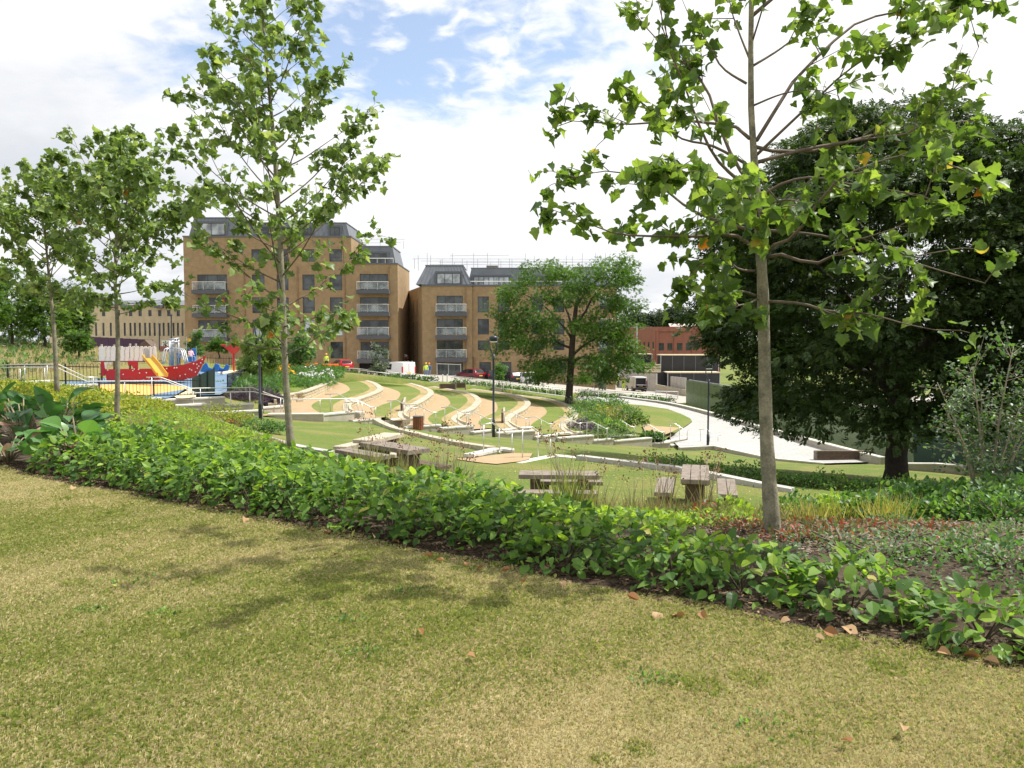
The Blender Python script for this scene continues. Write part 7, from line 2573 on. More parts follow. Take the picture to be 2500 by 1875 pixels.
# ------------------------------------------------------------------ street furniture
def lamp(label, px, py, Yd, h, gI=None):
    p = gd(px, py, Yd)
    t = thing('lamp_post', label, 'lamp post', tuple(p), 'dark lamp posts with forked heads')
    mb = MB()
    mb.tube([(0, 0, -.4), (0, 0, .9), (0, 0, .92), (0, 0, h - 1.35), (0, 0, h - 1.05)], [.085, .085, .06, .055, .085], 12)
    mb.build('pole', MATS['lamp_navy'], t, True)
    for s in (-1, 1):
        mb = MB()
        mb.tube(smooth_path([(s * .02, 0, h - 1.12), (s * .14, 0, h - .85), (s * .20, 0, h - .55), (s * .21, 0, h - .2)], 9), [.045, .04, .036, .033, .03, .03, .03, .03, .03], 7)
        mb.build('fork_arm', MATS['lamp_navy'], t, True)
    mb = MB()
    mb.lathe((0, 0, h - .34), [(.16, 0), (.225, .02), (.235, .20), (.20, .27), (.02, .31)], 18)
    hd = mb.build('lamp_head', MATS['lamp_navy'], t, True)
    mb = MB()
    mb.lathe((0, 0, h - .40), [(.06, 0), (.19, .012), (.21, .058)], 18)
    mb.build('lens', MATS['lamp_lens'], hd, True)
    mb = MB()
    mb.box(-.07, -.092, .35, .07, -.075, .75)
    mb.build('access_door', MATS['lamp_navy'], t)
    return t
lamp('dark lamp post standing in the middle of the picture at the stairs', 1205, 1066, 43.0, 5.5)
lamp('dark lamp post at right in front of the white plaza', 1728, 1095, 51.5, 5.55)
lamp('dark lamp post at left whose head is hidden by the middle young tree', 636, 1025, 38.2, 4.9)

def litter_bin():
    p = gd(1021, 1049, 42.6)
    t = thing('litter_bin', 'round litter bin clad in reddish wood slats by the stairs', 'litter bin', tuple(p))
    mb = MB()
    mb.lathe((0, 0, .02), [(.235, 0), (.235, .70), (.20, .70), (.19, .3)], 20)
    mb.build('liner', MATS['grey_metal'], t)
    n = 16
    for k in range(n):
        an = 2 * math.pi * k / n
        mb = MB()
        mb.cbox((math.cos(an) * .265, math.sin(an) * .265, .36), .035, .092, .68, an, .008)
        mb.build('slat', MATS['timber_red'], t)
    mb = MB()
    mb.lathe((0, 0, .70), [(.29, .0), (.295, .035), (.2, .05)], 20)
    mb.build('rim', MATS['grey_metal'], t)
litter_bin()

def table_set(center, ang, label, kind, L=2.0, m='timber_grey'):
    """heavy sleeper table or bench on two block legs; every plank its own part"""
    table = kind == 'table'
    x, y = center
    z = gz(x, y)
    t = thing('picnic_table' if table else 'timber_bench', label, 'picnic table' if table else 'bench', (x, y, z), 'timber picnic tables' if table else 'timber benches', ang)
    hgt, npl, w, th = (.76, 3, .195, .10) if table else (.46, 2, .20, .09)
    for k in range(npl):
        mb = MB()
        yy = (k - (npl - 1) / 2) * (w + .012)
        mb.cbox((random.uniform(-.01, .01), yy, hgt - th / 2 + random.uniform(-.003, .003)), L, w, th, 0, .008)
        mb.build('plank', MATS[m], t)
    for s in (-1, 1):
        mb = MB()
        mb.cbox((s * L * .3, 0, (hgt - th) / 2 - .06), .22, npl * w * .72, hgt - th + .12, 0, .008)
        mb.build('leg', MATS['timber_dark'], t)
        if table:
            mb = MB()
            mb.cbox((s * L * .3, 0, hgt - th - .045), .16, npl * w * .98, .085)
            mb.build('crosspiece', MATS['timber_dark'], t)
    return t
table_set((1.07, 17.9), -.06, 'dark timber picnic table in the centre, seen from its long side', 'table', 1.80)
table_set((.95, 17.15), -.06, 'timber bench on the near side of the middle picnic table', 'bench', 1.80)
table_set((1.28, 18.75), -.06, 'timber bench on the far side of the middle picnic table', 'bench', 1.70)
table_set((4.17, 18.0), 1.34, 'dark timber picnic table at right, seen end on', 'table', 2.1)
table_set((3.52, 18.15), 1.34, 'timber bench left of the end on picnic table', 'bench', 2.0)
table_set((4.82, 17.75), 1.33, 'timber bench right of the end on picnic table', 'bench', 2.0)
table_set((-3.62, 21.6), 1.22, 'pale topped timber picnic table, farthest left on the lawn', 'table', 1.7, 'timber_pale')
table_set((-4.32, 21.9), 1.22, 'timber bench on the left of the farthest left picnic table', 'bench', 1.6, 'timber_pale')
table_set((-2.98, 21.9), 1.15, 'pale timber bench between the two left picnic tables', 'bench', 1.6, 'timber_pale')
table_set((-2.72, 18.3), -.80, 'timber picnic table behind the rushes, nearer of the two at left', 'table', 1.9)
table_set((-2.12, 18.95), -.80, 'dark timber bench right of the rush hidden picnic table', 'bench', 1.6, 'timber_dark')
table_set((-3.35, 17.7), -.80, 'pale timber bench hidden low behind the hedge at left', 'bench', 1.6)

def plank_block(label, px0, px1, py0, py1, Yd, depth=.35, n=4, group='dark plank walls'):
    a, b = gd(px0, py1, Yd), gd(px1, py1, Yd + .3)
    h = gd(px0, py0, Yd).z - a.z
    t = thing('plank_wall', label, 'plank wall', tuple((a + b) / 2), group)
    for k in range(n):
        mb = MB()
        z0 = h * k / n
        mb.bar(a + Vector((0, depth / 2, z0 + h / n / 2)), b + Vector((0, depth / 2, z0 + h / n / 2)), depth, h / n - .008)
        mb.build('plank', MATS['timber_dark'], t, w=True)
    for e in (a, b):
        mb = MB()
        mb.cbox(e + Vector((0, depth / 2, h / 2 - .1)), .10, depth + .02, h + .16)
        mb.build('post', MATS['timber_grey'], t, w=True)
    return t
plank_block('low dark plank wall at the edge of the white plaza beside the big tree trunk', 1993, 2135, 1101, 1129, 45.0, .3)
plank_block('dark plank block on the terraces, left and nearer of the two', 1074, 1112, 937, 954, 74)
plank_block('dark plank block on the terraces, right and farther of the two', 1102, 1136, 935, 947, 79)
for px, py, Yd, lb in ((1226, 1024, 50, 'upright timber fin on the terrace lawn right of the middle lamp post'), (982, 1000, 48, 'upright timber fin on the terrace lawn above the litter bin')):
    p = gd(px, py, Yd)
    t = thing('timber_fin', lb, 'timber fin', tuple(p), 'timber fins on the terraces')
    for k in range(2):
        mb = MB()
        vs = [(-.05 + .12 * k, -.4, -.2), (.05 + .12 * k, -.4, -.2), (.05 + .12 * k, .5, -.2), (-.05 + .12 * k, .5, -.2), (-.05 + .12 * k, -.4, .45), (.05 + .12 * k, -.4, .45), (.05 + .12 * k, .5, .62 + .1 * k), (-.05 + .12 * k, .5, .62 + .1 * k)]
        mb.raw(vs, [(0, 3, 2, 1), (4, 5, 6, 7), (0, 1, 5, 4), (1, 2, 6, 5), (2, 3, 7, 6), (3, 0, 4, 7)])
        mb.build('plank', MATS['timber_pale' if k else 'timber_dark'], t)

# ------------------------------------------------------------------ handrails
def rail(label, pts, posts, Y0, Y1=None, r=.024, m='steel', group='steel handrails along the stairs'):
    Y1 = Y0 if Y1 is None else Y1
    xa, xb = pts[0][0], pts[-1][0]
    yd = lambda px: Y0 + (Y1 - Y0) * (px - xa) / (xb - xa)
    P = [gd(a, b, yd(a)) for a, b in pts]
    t = thing('handrail', label, 'handrail', tuple(P[0] - Vector((0, 0, .95))), group)
    mb = MB()
    mb.tube(P, r, 7)
    mb.build('top_rail', MATS[m], t, True, w=True)
    for px, pb in posts:
        ty = float(np.interp(px, [q[0] for q in pts], [q[1] for q in pts]))
        Yv = yd(px)
        a, b = gd(px, pb, Yv), gd(px, ty, Yv)
        mb = MB()
        mb.tube([(b.x, b.y, a.z - .12), tuple(b)], r * .85, 7)
        mb.build('post', MATS[m], t, True, w=True)
        mb = MB()
        mb.lathe((b.x, b.y, a.z - .02), [(.05, 0), (.05, .035)], 8)
        mb.build('base_cover', MATS[m], t, w=True)
    return t
rail('long lower handrail from the far left down past the nearer lamp post', [(0, 898), (136, 896), (212, 931), (402, 929), (478, 959), (619, 956), (699, 975), (865, 973), (904, 993.6), (923, 993.6)],
     [(49, 940), (108, 940), (228, 945), (304, 973), (471, 984), (563, 1005), (609, 1000), (685, 1010), (781, 1011), (846, 1006), (884, 1024), (917, 1021)], 35.0, 42.2)
rail('upper handrail at the far left end of the stairs', [(0, 891), (134, 889), (145, 891), (210, 921), (239, 921)], [(60, 937), (115, 936), (228, 940)], 36.6, 38.2)
rail('upper handrail above the play area fence wall', [(357, 921), (392, 921), (465, 948), (617, 946), (630, 952), (696, 976)], [(370, 969), (489, 980), (610, 990), (692, 1000)], 38.4, 41.5)
RAILS = [([(794, 963), (824, 961), (860, 981), (874, 980)], [(806, 1008), (842, 1007), (874, 1020)], 43, 'at the second terrace lawn'), ([(944, 979), (969, 977), (1002, 996), (1023, 995)], [(954, 1027), (986, 1023), (1015, 1030)], 44, 'above the litter bin'),
         ([(989, 989), (1016, 987), (1054, 1007), (1070, 1007)], [(1000, 1037), (1035, 1034), (1064, 1034)], 43.2, 'just right of the litter bin'), ([(1077, 995), (1099, 992), (1135.5, 1010), (1151, 1009)], [(1086, 1039.6), (1117, 1036.6), (1144, 1035)], 45, 'left of the middle lamp post, far side'),
         ([(1131.6, 1006.5), (1155, 1004.6), (1192, 1023), (1203.6, 1023)], [(1139, 1038), (1173, 1051), (1200.6, 1049)], 44.4, 'ending at the middle lamp post'), ([(1226, 1005.5), (1245.4, 1004.6), (1281, 1022), (1290, 1022)], [(1231, 1050), (1260, 1047), (1284, 1044)], 46.6, 'right of the middle lamp post, far side'),
         ([(1282, 1020), (1306.6, 1017), (1339.7, 1034.7), (1355, 1034)], [(1292, 1050), (1322, 1063), (1346.5, 1060)], 46, 'second right of the middle lamp post'), ([(1362, 1019), (1380.5, 1017), (1411.6, 1033.7), (1425, 1032)], [(1369, 1061), (1394, 1058), (1416.5, 1055)], 48.6, 'at the lowest terrace wall end'),
         ([(1426, 1032), (1446.6, 1030), (1478, 1046), (1488, 1045)], [(1433, 1062), (1460, 1073), (1482, 1071)], 48.2, 'in front of the orange tinged shrub'), ([(1498, 1027.5), (1515, 1025.7), (1542, 1042), (1555, 1040.7)], [(1504, 1068), (1529, 1063), (1548.6, 1061)], 51, 'beside the feathery green shrub'),
         ([(1567.6, 1040), (1585.7, 1038), (1614.6, 1055.5), (1626, 1054)], [(1575, 1070), (1599, 1080), (1620, 1079)], 51.2, 'in front of the sandy path end'), ([(1632.7, 1035), (1649, 1034.7), (1672.5, 1051), (1683, 1049)], [(1637, 1074), (1659, 1070), (1678, 1068)], 53, 'at the corner of the plaza'),
         ([(1706, 1048.7), (1723, 1047), (1748.6, 1063), (1760, 1062)], [(1710.6, 1078), (1733, 1080), (1753, 1088)], 53.5, 'behind the right lamp post')]
for pts, posts, Yd, tx in RAILS:
    rail('short cranked handrail ' + tx, pts, posts, Yd)
rail('near handrail on the left of the steps to the sandy path', [(1175.9, 1037.6), (1202.8, 1032.9), (1239.2, 1059.8), (1258.2, 1056.6)], [(1180.7, 1113), (1219, 1104), (1250, 1113)], 26.7, 28.0, .026)
rail('near handrail on the right of the steps to the sandy path', [(1270.9, 1048.7), (1299.3, 1042.4), (1334, 1070.9), (1353, 1070.9)], [(1275.6, 1125), (1313.6, 1114), (1343.6, 1112)], 26.7, 27.6, .026)
def ramp_rail(label, pts, Yd, Y1, drop, step):
    posts = []
    x = pts[0][0] + 3
    while x < pts[-1][0]:
        posts.append((x, float(np.interp(x, [q[0] for q in pts], [q[1] for q in pts])) + drop))
        x += step
    rail(label, pts, posts, Yd, Y1, .035, 'steel_pale', 'long ramp handrails before the tan blocks')
ramp_rail('ramp handrail below the red car and the white van', [(800, 896.6), (853, 899), (872, 900), (1072, 921)], 89, 87, 18, 25)
ramp_rail('second ramp handrail below the white van', [(873, 903), (951, 912)], 87, 86, 15, 22)
ramp_rail('short ramp handrail at the top of the first lawn strip', [(797, 900), (837, 903)], 87, 87, 14, 18)
ramp_rail('long ramp handrail from the plank blocks to the locust tree', [(1100.5, 921), (1382, 952)], 85, 81, 19, 21)
ramp_rail('rear long ramp handrail beside the parked cars', [(1106, 918), (1385, 948)], 87, 83, 15, 24)
ramp_rail('ramp handrail right of the locust tree', [(1418, 949.7), (1573, 960.6), (1655, 968)], 83, 83, 17, 24)
ramp_rail('second ramp handrail right of the locust tree', [(1434, 953), (1625, 969.6)], 81, 81, 16, 24)
for i, (p0, lb) in enumerate((([(797, 914.5, 86), (838, 913.5, 87)], 'pale ramp wall coping at the top of the first lawn strip'), ([(876, 924, 86), (954, 922, 87)], 'pale ramp wall coping at the top of the second lawn strip'), ([(990, 933.5, 85), (1072, 931.5, 86)], 'pale ramp wall coping left of the plank blocks'),
                              ([(1137, 940, 84), (1167, 940, 84.5), (1250, 950.5, 83), (1380, 967.6, 80.5)], 'long ramp wall behind the terraces from plank blocks to locust tree'))):
    pts = [gd(*q) for q in p0]
    run_wall('ramp_wall', lb, 'wall', pts, .45 if i == 3 else .22, .3, MATS['wall_render'], MATS['coping'], .08, .03, 'ramp walls behind the terraces', .8, 1, 1.6)
gK = 'low hedges between the ramp handrails'
spots = [(848 + 13 * k, 917 + .75 * k, 87.5) for k in range(9)] + [(960 + 14 * k, 926 + .6 * k, 87) for k in range(8)] + [(1112 + 16 * k, 936 + 1.75 * k, 85.5 - .22 * k) for k in range(17)] + [(1426 + 15 * k, 968 + .95 * k, 82.5) for k in range(15)]
for i, (px, py, Yd) in enumerate(spots):
    sec = 0 if i < 9 else 1 if i < 17 else 2 if i < 34 else 3
    nth = i - (0, 9, 17, 34)[sec] + 1
    ordn = ['first', 'second', 'third', 'fourth', 'fifth', 'sixth', 'seventh', 'eighth', 'ninth', 'tenth', 'eleventh', 'twelfth', 'thirteenth', 'fourteenth', 'fifteenth', 'sixteenth', 'seventeenth'][nth - 1]
    lb = ordn + ' low shrub from the left in the ramp hedge ' + ('below the white van', 'left of the plank blocks', 'before the parked cars', 'right of the locust tree')[sec]
    bush('hedge_shrub', lb, 'shrub', gpx(px, py, Yd, -.1), .62, .5, .62 + .12 * math.sin(i * 2.1), 240, T_OVALS[:2], .15, G_SHRUB if i % 4 else G_SILVER, 1200 + i, gK, shell=.45, stems=False)
bp_ = gd(1040, 905, 93)
for px, lb in ((1081, 'slim steel bollard post left of the long ramp handrail'), (1092, 'second slim steel post at the ramp gap')):
    p = gd(px, 934, 86)
    t = thing('bollard', lb, 'bollard', tuple(p), 'steel bollards at the ramp gap')
    mb = MB()
    mb.lathe((0, 0, -.2), [(.07, 0), (.07, 1.05), (.05, 1.1)], 10)
    mb.build('post', MATS['steel_pale'], t)

# ------------------------------------------------------------------ play area
def picket_fence(label, a, b, h, pitch, group='black bow topped fence round the play area', m='black_paint'):
    a, b = Vector(a), Vector(b)
    t = thing('bow_top_fence', label, 'fence', tuple((a + b) / 2), group)
    d = b - a
    L = d.length
    u = d / L
    n = int(L / pitch)
    for f in (.12, .84):
        mb = MB()
        mb.bar(a + Vector((0, 0, h * f)), b + Vector((0, 0, h * f)), .02, .045)
        mb.build('rail', MATS[m], t, w=True)
    for k in range(0, n, 2):
        p = a + u * (k + .5) * pitch
        q = p + u * pitch
        mb = MB()
        arc = [p + u * (pitch / 2 * (1 - math.cos(x))) + Vector((0, 0, h * .93 + pitch * .5 * math.sin(x))) for x in np.linspace(0, math.pi, 7)]
        mb.tube([p] + arc + [q], .011, 5)
        mb.build('bow', MATS[m], t, True, w=True)
    for k in range(int(L / 2.4) + 1):
        p = a + u * min(L, k * 2.4)
        mb = MB()
        mb.bar(p + Vector((0, 0, -.2)), p + Vector((0, 0, h * .98)), .06, .06)
        mb.build('post', MATS[m], t, w=True)
    return t
picket_fence('black bow topped fence in front of the orange play surface and red ship', gd(243, 973, 38.4), gd(492, 969, 40.5), 1.0, .155)
picket_fence('black bow topped fence at the far left end of the play area', gd(20, 934, 38.0), gd(243, 936, 40.0), .98, .155)
picket_fence('dark fence with blue rubber behind it, right of the green panels', (-15.5, 43.4, -1.25), (-18.5, 57, -1.25), 1.0, .20)
picket_fence('dark fence along the far side of the play area', (-29, 75, -1.0), (-21, 75, -1.2), 1.1, .25)
t = thing('panel_fence', 'sloping topped dark green panel fence in front of the ship bow', 'panel fence', tuple(gd(495, 955, 41.4)))
for k in range(3):
    f0, f1 = k / 3, (k + 1) / 3
    px0, px1 = 468 + 55 * f0 + .4, 468 + 55 * f1 - .4
    t0, t1 = 922 - 22 * f0, 922 - 22 * f1
    A_ = [gd(px0, 962, 42 - f0), gd(px1, 962, 42 - f1), gd(px1, t1, 42 - f1), gd(px0, t0, 42 - f0)]
    B_ = [p + Vector((.03, .05, 0)) for p in A_]
    mb = MB()
    mb.raw(A_ + B_, [(0, 1, 2, 3), (7, 6, 5, 4), (0, 4, 5, 1), (1, 5, 6, 2), (2, 6, 7, 3), (3, 7, 4, 0)])
    mb.build('board', MATS['green_paint'], t, w=True)
    mb = MB()
    mb.bar(A_[1] + Vector((0.02, -.03, 0)), A_[2] + Vector((0.02, -.03, .06)), .06, .06)
    mb.build('post', MATS['green_paint'], t, w=True)
t = thing('panel_fence', 'curved dark green panel fence beyond the play area, left of the middle tree trunk', 'panel fence', tuple(gd(676, 905, 76)))
for k in range(6):
    a = gd(655 + k * 7, 909, 77 - 1.5 * math.sin(k / 6 * 3.1))
    b = gd(655 + k * 7 + 6.9, 909, 77 - 1.5 * math.sin((k + 1) / 6 * 3.1))
    mb = MB()
    mb.bar(a + Vector((0, 0, .7)), b + Vector((0, 0, .7)), .06, 1.7)
    mb.build('board', MATS['green_paint'], t, w=True)

SY = 52.0
def sp(zx_, zy_, dy=0.0):
    return gd(200 + .2351 * zx_, 800 + .2351 * zy_, SY + dy)
def plate(pts, dy, th, depth_dir=1):
    """upright plate with an outline, holes handled by the caller"""
    A_ = [sp(x, y, dy) for x, y in pts]
    B_ = [p + Vector((0, th * depth_dir, 0)) for p in A_]
    n = len(A_)
    tri = geometry.tessellate_polygon([[Vector((p.x, p.z, 0)) for p in A_]])
    mb = MB()
    mb.raw(A_ + B_, [tuple(q) for q in tri] + [tuple(n + i for i in q[::-1]) for q in tri] + [(i, (i + 1) % n, n + (i + 1) % n, n + i) for i in range(n)])
    return mb
t = thing('play_ship', 'play ship with red hull, white battlement walls and brown posts', 'play ship', tuple(sp(700, 545)))
hull = [(240, 432), (480, 428), (800, 425), (806, 392), (870, 405), (1060, 382), (1185, 345), (1290, 288), (1268, 340), (1235, 420), (1190, 500), (1150, 520), (1050, 545), (255, 548)]
plate(hull, -1.0, .06).build('hull_side', MATS['red_plastic'], t, w=True)
plate(hull, 1.1, .06).build('hull_side', MATS['red_plastic'], t, w=True)
mb = MB()
mb.box(sp(250, 500).x, SY - .92, sp(250, 480).z, sp(1100, 500).x, SY + 1.08, sp(250, 470).z)
mb.build('deck', MATS['timber_dark'], t, w=True)
mb = MB()
mb.box(sp(190, 350).x, SY - .9, sp(250, 352).z, sp(765, 350).x, SY + 1.0, sp(250, 343).z)
mb.build('upper_deck', MATS['timber_dark'], t, w=True)
dots = [(270, 440), (370, 450), (430, 485), (530, 445), (545, 430), (590, 432), (600, 470), (670, 468), (640, 540), (700, 520), (880, 425), (960, 418), (985, 416), (1020, 500), (1075, 485), (1120, 430), (1140, 440), (1160, 375), (1195, 380), (1200, 420), (1215, 400), (1235, 365), (1250, 330), (1180, 460), (1100, 530)]
for q in dots:
    mb = MB()
    p = sp(q[0], q[1], -1.02)
    tmp = MB().lathe((0, 0, 0), [(.045, 0), (.04, .03)], 8)
    mb.raw([(a + p.x, -c + p.y, b + p.z) for a, b, c in tmp.v], tmp.f)
    mb.build('bolt_cap', MATS['white_plastic'], t, w=True)
for zx_, top in ((205, 172), (335, 175), (370, 165), (500, 165), (560, 165), (752, 170)):
    for dy in (-.76, .90):
        mb = MB()
        a, b = sp(zx_, 548, dy), sp(zx_, top, dy)
        mb.tube([a, b], .065, 8)
        mb.build('post', MATS['timber_grey'], t, True, w=True)
def battlement(x0, x1, y0, y1, dy, slots, arch=None, nm='battlement_wall'):
    """plate with scalloped top; slots are real holes between uprights"""
    us = [x0]
    mb = MB()
    th = .05
    def bx_(a, b, c, d):
        p, q = sp(a, d, dy), sp(b, c, dy)
        mb.box(p.x, SY + dy, p.z, q.x, SY + dy + th, q.z)
    edges = [x0] + [v for s in sorted(slots + ([arch] if arch else [])) for v in s[:2]] + [x1]
    for i in range(0, len(edges), 2):
        bx_(edges[i], edges[i + 1], y0, y1)
    for s in slots:
        bx_(s[0], s[1], y0, s[2])
        bx_(s[0], s[1], s[3], y1)
    if arch:
        a0, a1, ya, yb = arch
        bx_(a0, a1, y0, ya)
        for k in range(5):
            f = (k + .5) / 5
            yy = ya + (1 - math.sin(math.pi * (.1 + .8 * f))) * 38
            bx_(a0 + (a1 - a0) * k / 5, a0 + (a1 - a0) * (k + 1) / 5, ya, yy + 4)
    for k in range(int((x1 - x0) / 42)):
        bx_(x0 + 8 + k * 42, x0 + 32 + k * 42, y0 - 8, y0 + .1)
    return mb.build(nm, MATS['white_plastic'], t, w=True)
battlement(178, 468, 200, 345, -.9, [(238, 255, 228, 318), (290, 302, 228, 300), (388, 402, 228, 315), (438, 452, 228, 312)])
battlement(472, 768, 200, 345, -.9, [(488, 502, 225, 315), (535, 548, 225, 312), (588, 602, 225, 312), (728, 742, 222, 305)], (628, 706, 205, 345))
battlement(178, 468, 205, 345, 1.0, [(238, 255, 228, 318), (388, 402, 228, 315)])
battlement(472, 768, 205, 345, 1.0, [(535, 548, 225, 312), (640, 654, 225, 312)])
plate([(476, 345), (580, 345), (580, 432), (540, 432), (520, 400), (500, 380), (484, 400), (476, 370)], -.95, .05).build('red_panel', MATS['red_plastic'], t, w=True)
plate([(195, 347), (225, 347), (240, 432), (240, 500), (205, 500)], -.95, .05).build('red_panel', MATS['red_plastic'], t, w=True)
plate([(230, 362), (315, 362), (280, 425), (300, 372), (258, 372), (258, 425), (230, 425)], -.93, .05).build('white_panel', MATS['white_plastic'], t, w=True)
mb = MB()
g0, g1, g2 = sp(578, 192, -.5), sp(722, 192, -.5), sp(650, 126, -.5)
mb.raw([g0, g1, g2, g0 + Vector((0, 1, 0)), g1 + Vector((0, 1, 0)), g2 + Vector((0, 1, 0))], [(0, 1, 2), (5, 4, 3), (0, 2, 5, 3), (1, 4, 5, 2), (0, 3, 4, 1)])
mb.build('gable', MATS['timber_dark'], t, w=True)
# slide, a thing of its own look: part of the ship
mb = MB()
s0, s1 = sp(680, 312, -.95), sp(845, 520, -2.9)
wv = Vector((.27, 0, 0))
path = [s0 + Vector((0, .3, 0)), s0, s0.lerp(s1, .5) + Vector((0, 0, .05)), s0.lerp(s1, .92), s1 + Vector((.05, -.15, .12))]
vs, fs = [], []
for p in path:
    vs += [p - wv + Vector((-.03, 0, .2)), p - wv, p + wv, p + wv + Vector((.03, 0, .2)), p + wv + Vector((.07, 0, .2)), p + wv + Vector((.04, 0, -.04)), p - wv + Vector((-.04, 0, -.04)), p - wv + Vector((-.07, 0, .2))]
for i in range(len(path) - 1):
    for k in range(8):
        k2 = (k + 1) % 8
        fs.append((i * 8 + k, i * 8 + k2, i * 8 + 8 + k2, i * 8 + 8 + k))
fs += [(7, 6, 5, 4, 3, 2, 1, 0), tuple(range(32, 40))]
mb.raw(vs, fs)
mb.build('slide', MATS['yellow_plastic'], t, w=True)
mb = MB()
mb.bar(sp(820, 545, -2.5), sp(812, 480, -2.5), .08, .08)
mb.build('slide_leg', MATS['galv'], t, w=True)

t = thing('climbing_frame', 'shiny steel climbing frame with upright poles and bent bars behind the ship', 'climbing frame', tuple(gd(432, 890, 60)))
for px, tp in ((418, 828), (424, 830), (430, 826), (436, 829), (414, 832), (421, 827)):
    mb = MB()
    mb.tube([gd(px, 893, 60 + (px % 3) * .4), gd(px, tp, 60 + (px % 3) * .4)], .055, 7)
    mb.build('pole', MATS['galv'], t, True, w=True)
for a, b, c in ((396, 402, 412), (426, 445, 456), (430, 449, 460), (420, 440, 452), (400, 408, 416)):
    mb = MB()
    s = 1 if c > 425 else -1
    pts = [gd(a if s > 0 else c, 850, 59.5), gd(b, 853, 59.2), gd((b + c) / 2 if s > 0 else (a + b) / 2, 868, 59), gd(c if s > 0 else a, 889, 58.8)]
    mb.tube(smooth_path(pts, 10), .045, 6)
    mb.build('bent_bar', MATS['galv'], t, True, w=True)
mb = MB()
mb.tube([gd(413, 829, 60), gd(438, 826, 60.4)], .06, 6)
mb.tube([gd(413, 836, 60), gd(438, 834, 60.4)], .05, 6)
mb.build('top_bar', MATS['galv'], t, True, w=True)
def arch_toy(label, px, Yd, w, h, seed):
    p = gd(px, 880, Yd)
    p.z = PLY
    t = thing('spring_rider', label, 'spring rider', tuple(p), 'blue play animals')
    mb = MB()
    out = [(-w, .35), (-w * .7, h * .8), (-w * .35, h), (-w * .1, h * .62), (w * .3, h * .55), (w * .6, h * .95), (w, h * .8), (w * .85, h * .4), (w * .4, .32), (-w * .5, .28)]
    A_ = [Vector((a, -.05, b)) for a, b in out]
    B_ = [Vector((a, .05, b)) for a, b in out]
    n = len(out)
    tri = geometry.tessellate_polygon([[Vector((a, b, 0)) for a, b in out]])
    mb.raw(A_ + B_, [tuple(q) for q in tri] + [tuple(n + i for i in q[::-1]) for q in tri] + [(i, (i + 1) % n, n + (i + 1) % n, n + i) for i in range(n)])
    mb.build('side_board', MATS['blue_plastic'], t)
    mb = MB()
    mb.tube([(math.cos(a) * .1, math.sin(a) * .1, .05 + a * .012) for a in np.linspace(0, 22, 40)], .02, 5)
    mb.build('spring', MATS['galv'], t)
    mb = MB()
    mb.cbox((0, 0, h * .5), w * .6, .3, .05)
    mb.build('seat', MATS['blue_plastic'], t)
arch_toy('blue spring rider just right of the ship bow', 512, 62, .75, 1.05, 0)
arch_toy('blue spring rider farther right near the red shelters', 540, 63, .65, .95, 1)
arch_toy('low blue seat rider behind the ship', 455, 60, .9, .55, 2)
t = thing('play_bench', 'blue play seat under the sitting person', 'play seat', tuple(at_px(466, 884, 66)))
mb = MB()
mb.cbox(ORG[t.name] + Vector((0, .12, .22)), .6, .5, .44, 0, .04)
mb.cbox(ORG[t.name] + Vector((0, .42, .62)), .6, .1, 1.0, 0, .03)
mb.build('seat_block', MATS['blue_plastic'], t, w=True)
mb = MB()
mb.tube([ORG[t.name] + Vector((.28, .45, .2)), ORG[t.name] + Vector((.28, .45, 1.3))], .03, 6)
mb.build('pole', MATS['galv'], t, w=True)
for i, (px0, px1, py0, py1, Yd, lb) in enumerate(((546, 594, 842, 864, 72, 'red inverted pyramid shelter roof beyond the play area'), (645, 664, 851, 866, 72, 'small red shelter roof left of the middle tree trunk'))):
    a, b = gd(px0, py0, Yd), gd(px1, py1, Yd)
    cx = (a.x + b.x) / 2
    t = thing('play_shelter', lb, 'play shelter', (cx, Yd, gz(cx, Yd)), 'red play shelters')
    mb = MB()
    w = (b.x - a.x) / 2
    mb.raw([(a.x, Yd - w * .7, a.z), (b.x, Yd - w * .7, a.z), (b.x, Yd + w * .7, a.z), (a.x, Yd + w * .7, a.z), (cx - .12, Yd - .12, b.z), (cx + .12, Yd - .12, b.z), (cx + .12, Yd + .12, b.z), (cx - .12, Yd + .12, b.z)],
           [(0, 1, 5, 4), (1, 2, 6, 5), (2, 3, 7, 6), (3, 0, 4, 7), (4, 5, 6, 7)])
    mb.build('funnel_roof', MATS['red_plastic'], t, w=True)
    for s in (-1, 1):
        mb = MB()
        mb.tube([(a.x, Yd + s * w * .7, a.z), (b.x, Yd + s * w * .7, a.z + .02)], .06, 6)
        mb.build('rim', MATS['red_plastic'], t, w=True)
    mb = MB()
    mb.tube([(cx, Yd, gz(cx, Yd) - .2), (cx, Yd, b.z + .1)], .09, 8)
    mb.build('column', MATS['red_plastic'], t, w=True)
t = thing('yellow_flag', 'small yellow pennant on a thin pole above the seated person', 'flag', tuple(gd(455, 870, 70)))
mb = MB()
mb.tube([gd(455, 875, 70), gd(455, 822, 70)], .03, 6)
mb.build('pole', MATS['galv'], t, w=True)
mb = MB()
a = gd(455, 826, 70)
mb.raw([a, a + Vector((.35, .03, -.02)), a + Vector((.42, .0, -.17)), a + Vector((.33, -.03, -.27)), a + Vector((0, 0, -.27)), a + Vector((0, .02, 0)), a + Vector((.35, .05, -.02)), a + Vector((.42, .02, -.17)), a + Vector((.33, -.01, -.27)), a + Vector((0, .02, -.27))], [(0, 1, 2, 3, 4), (9, 8, 7, 6, 5)])
mb.build('pennant', MATS['yellow_plastic'], t, w=True)
t = thing('red_gate', 'low red play panel between ship and climbing frame', 'play panel', tuple(gd(403, 858, 70)))
mb = MB()
a, b = gd(391, 858, 70), gd(415, 845, 70)
mb.box(a.x, 70, a.z, b.x, 70.06, b.z)
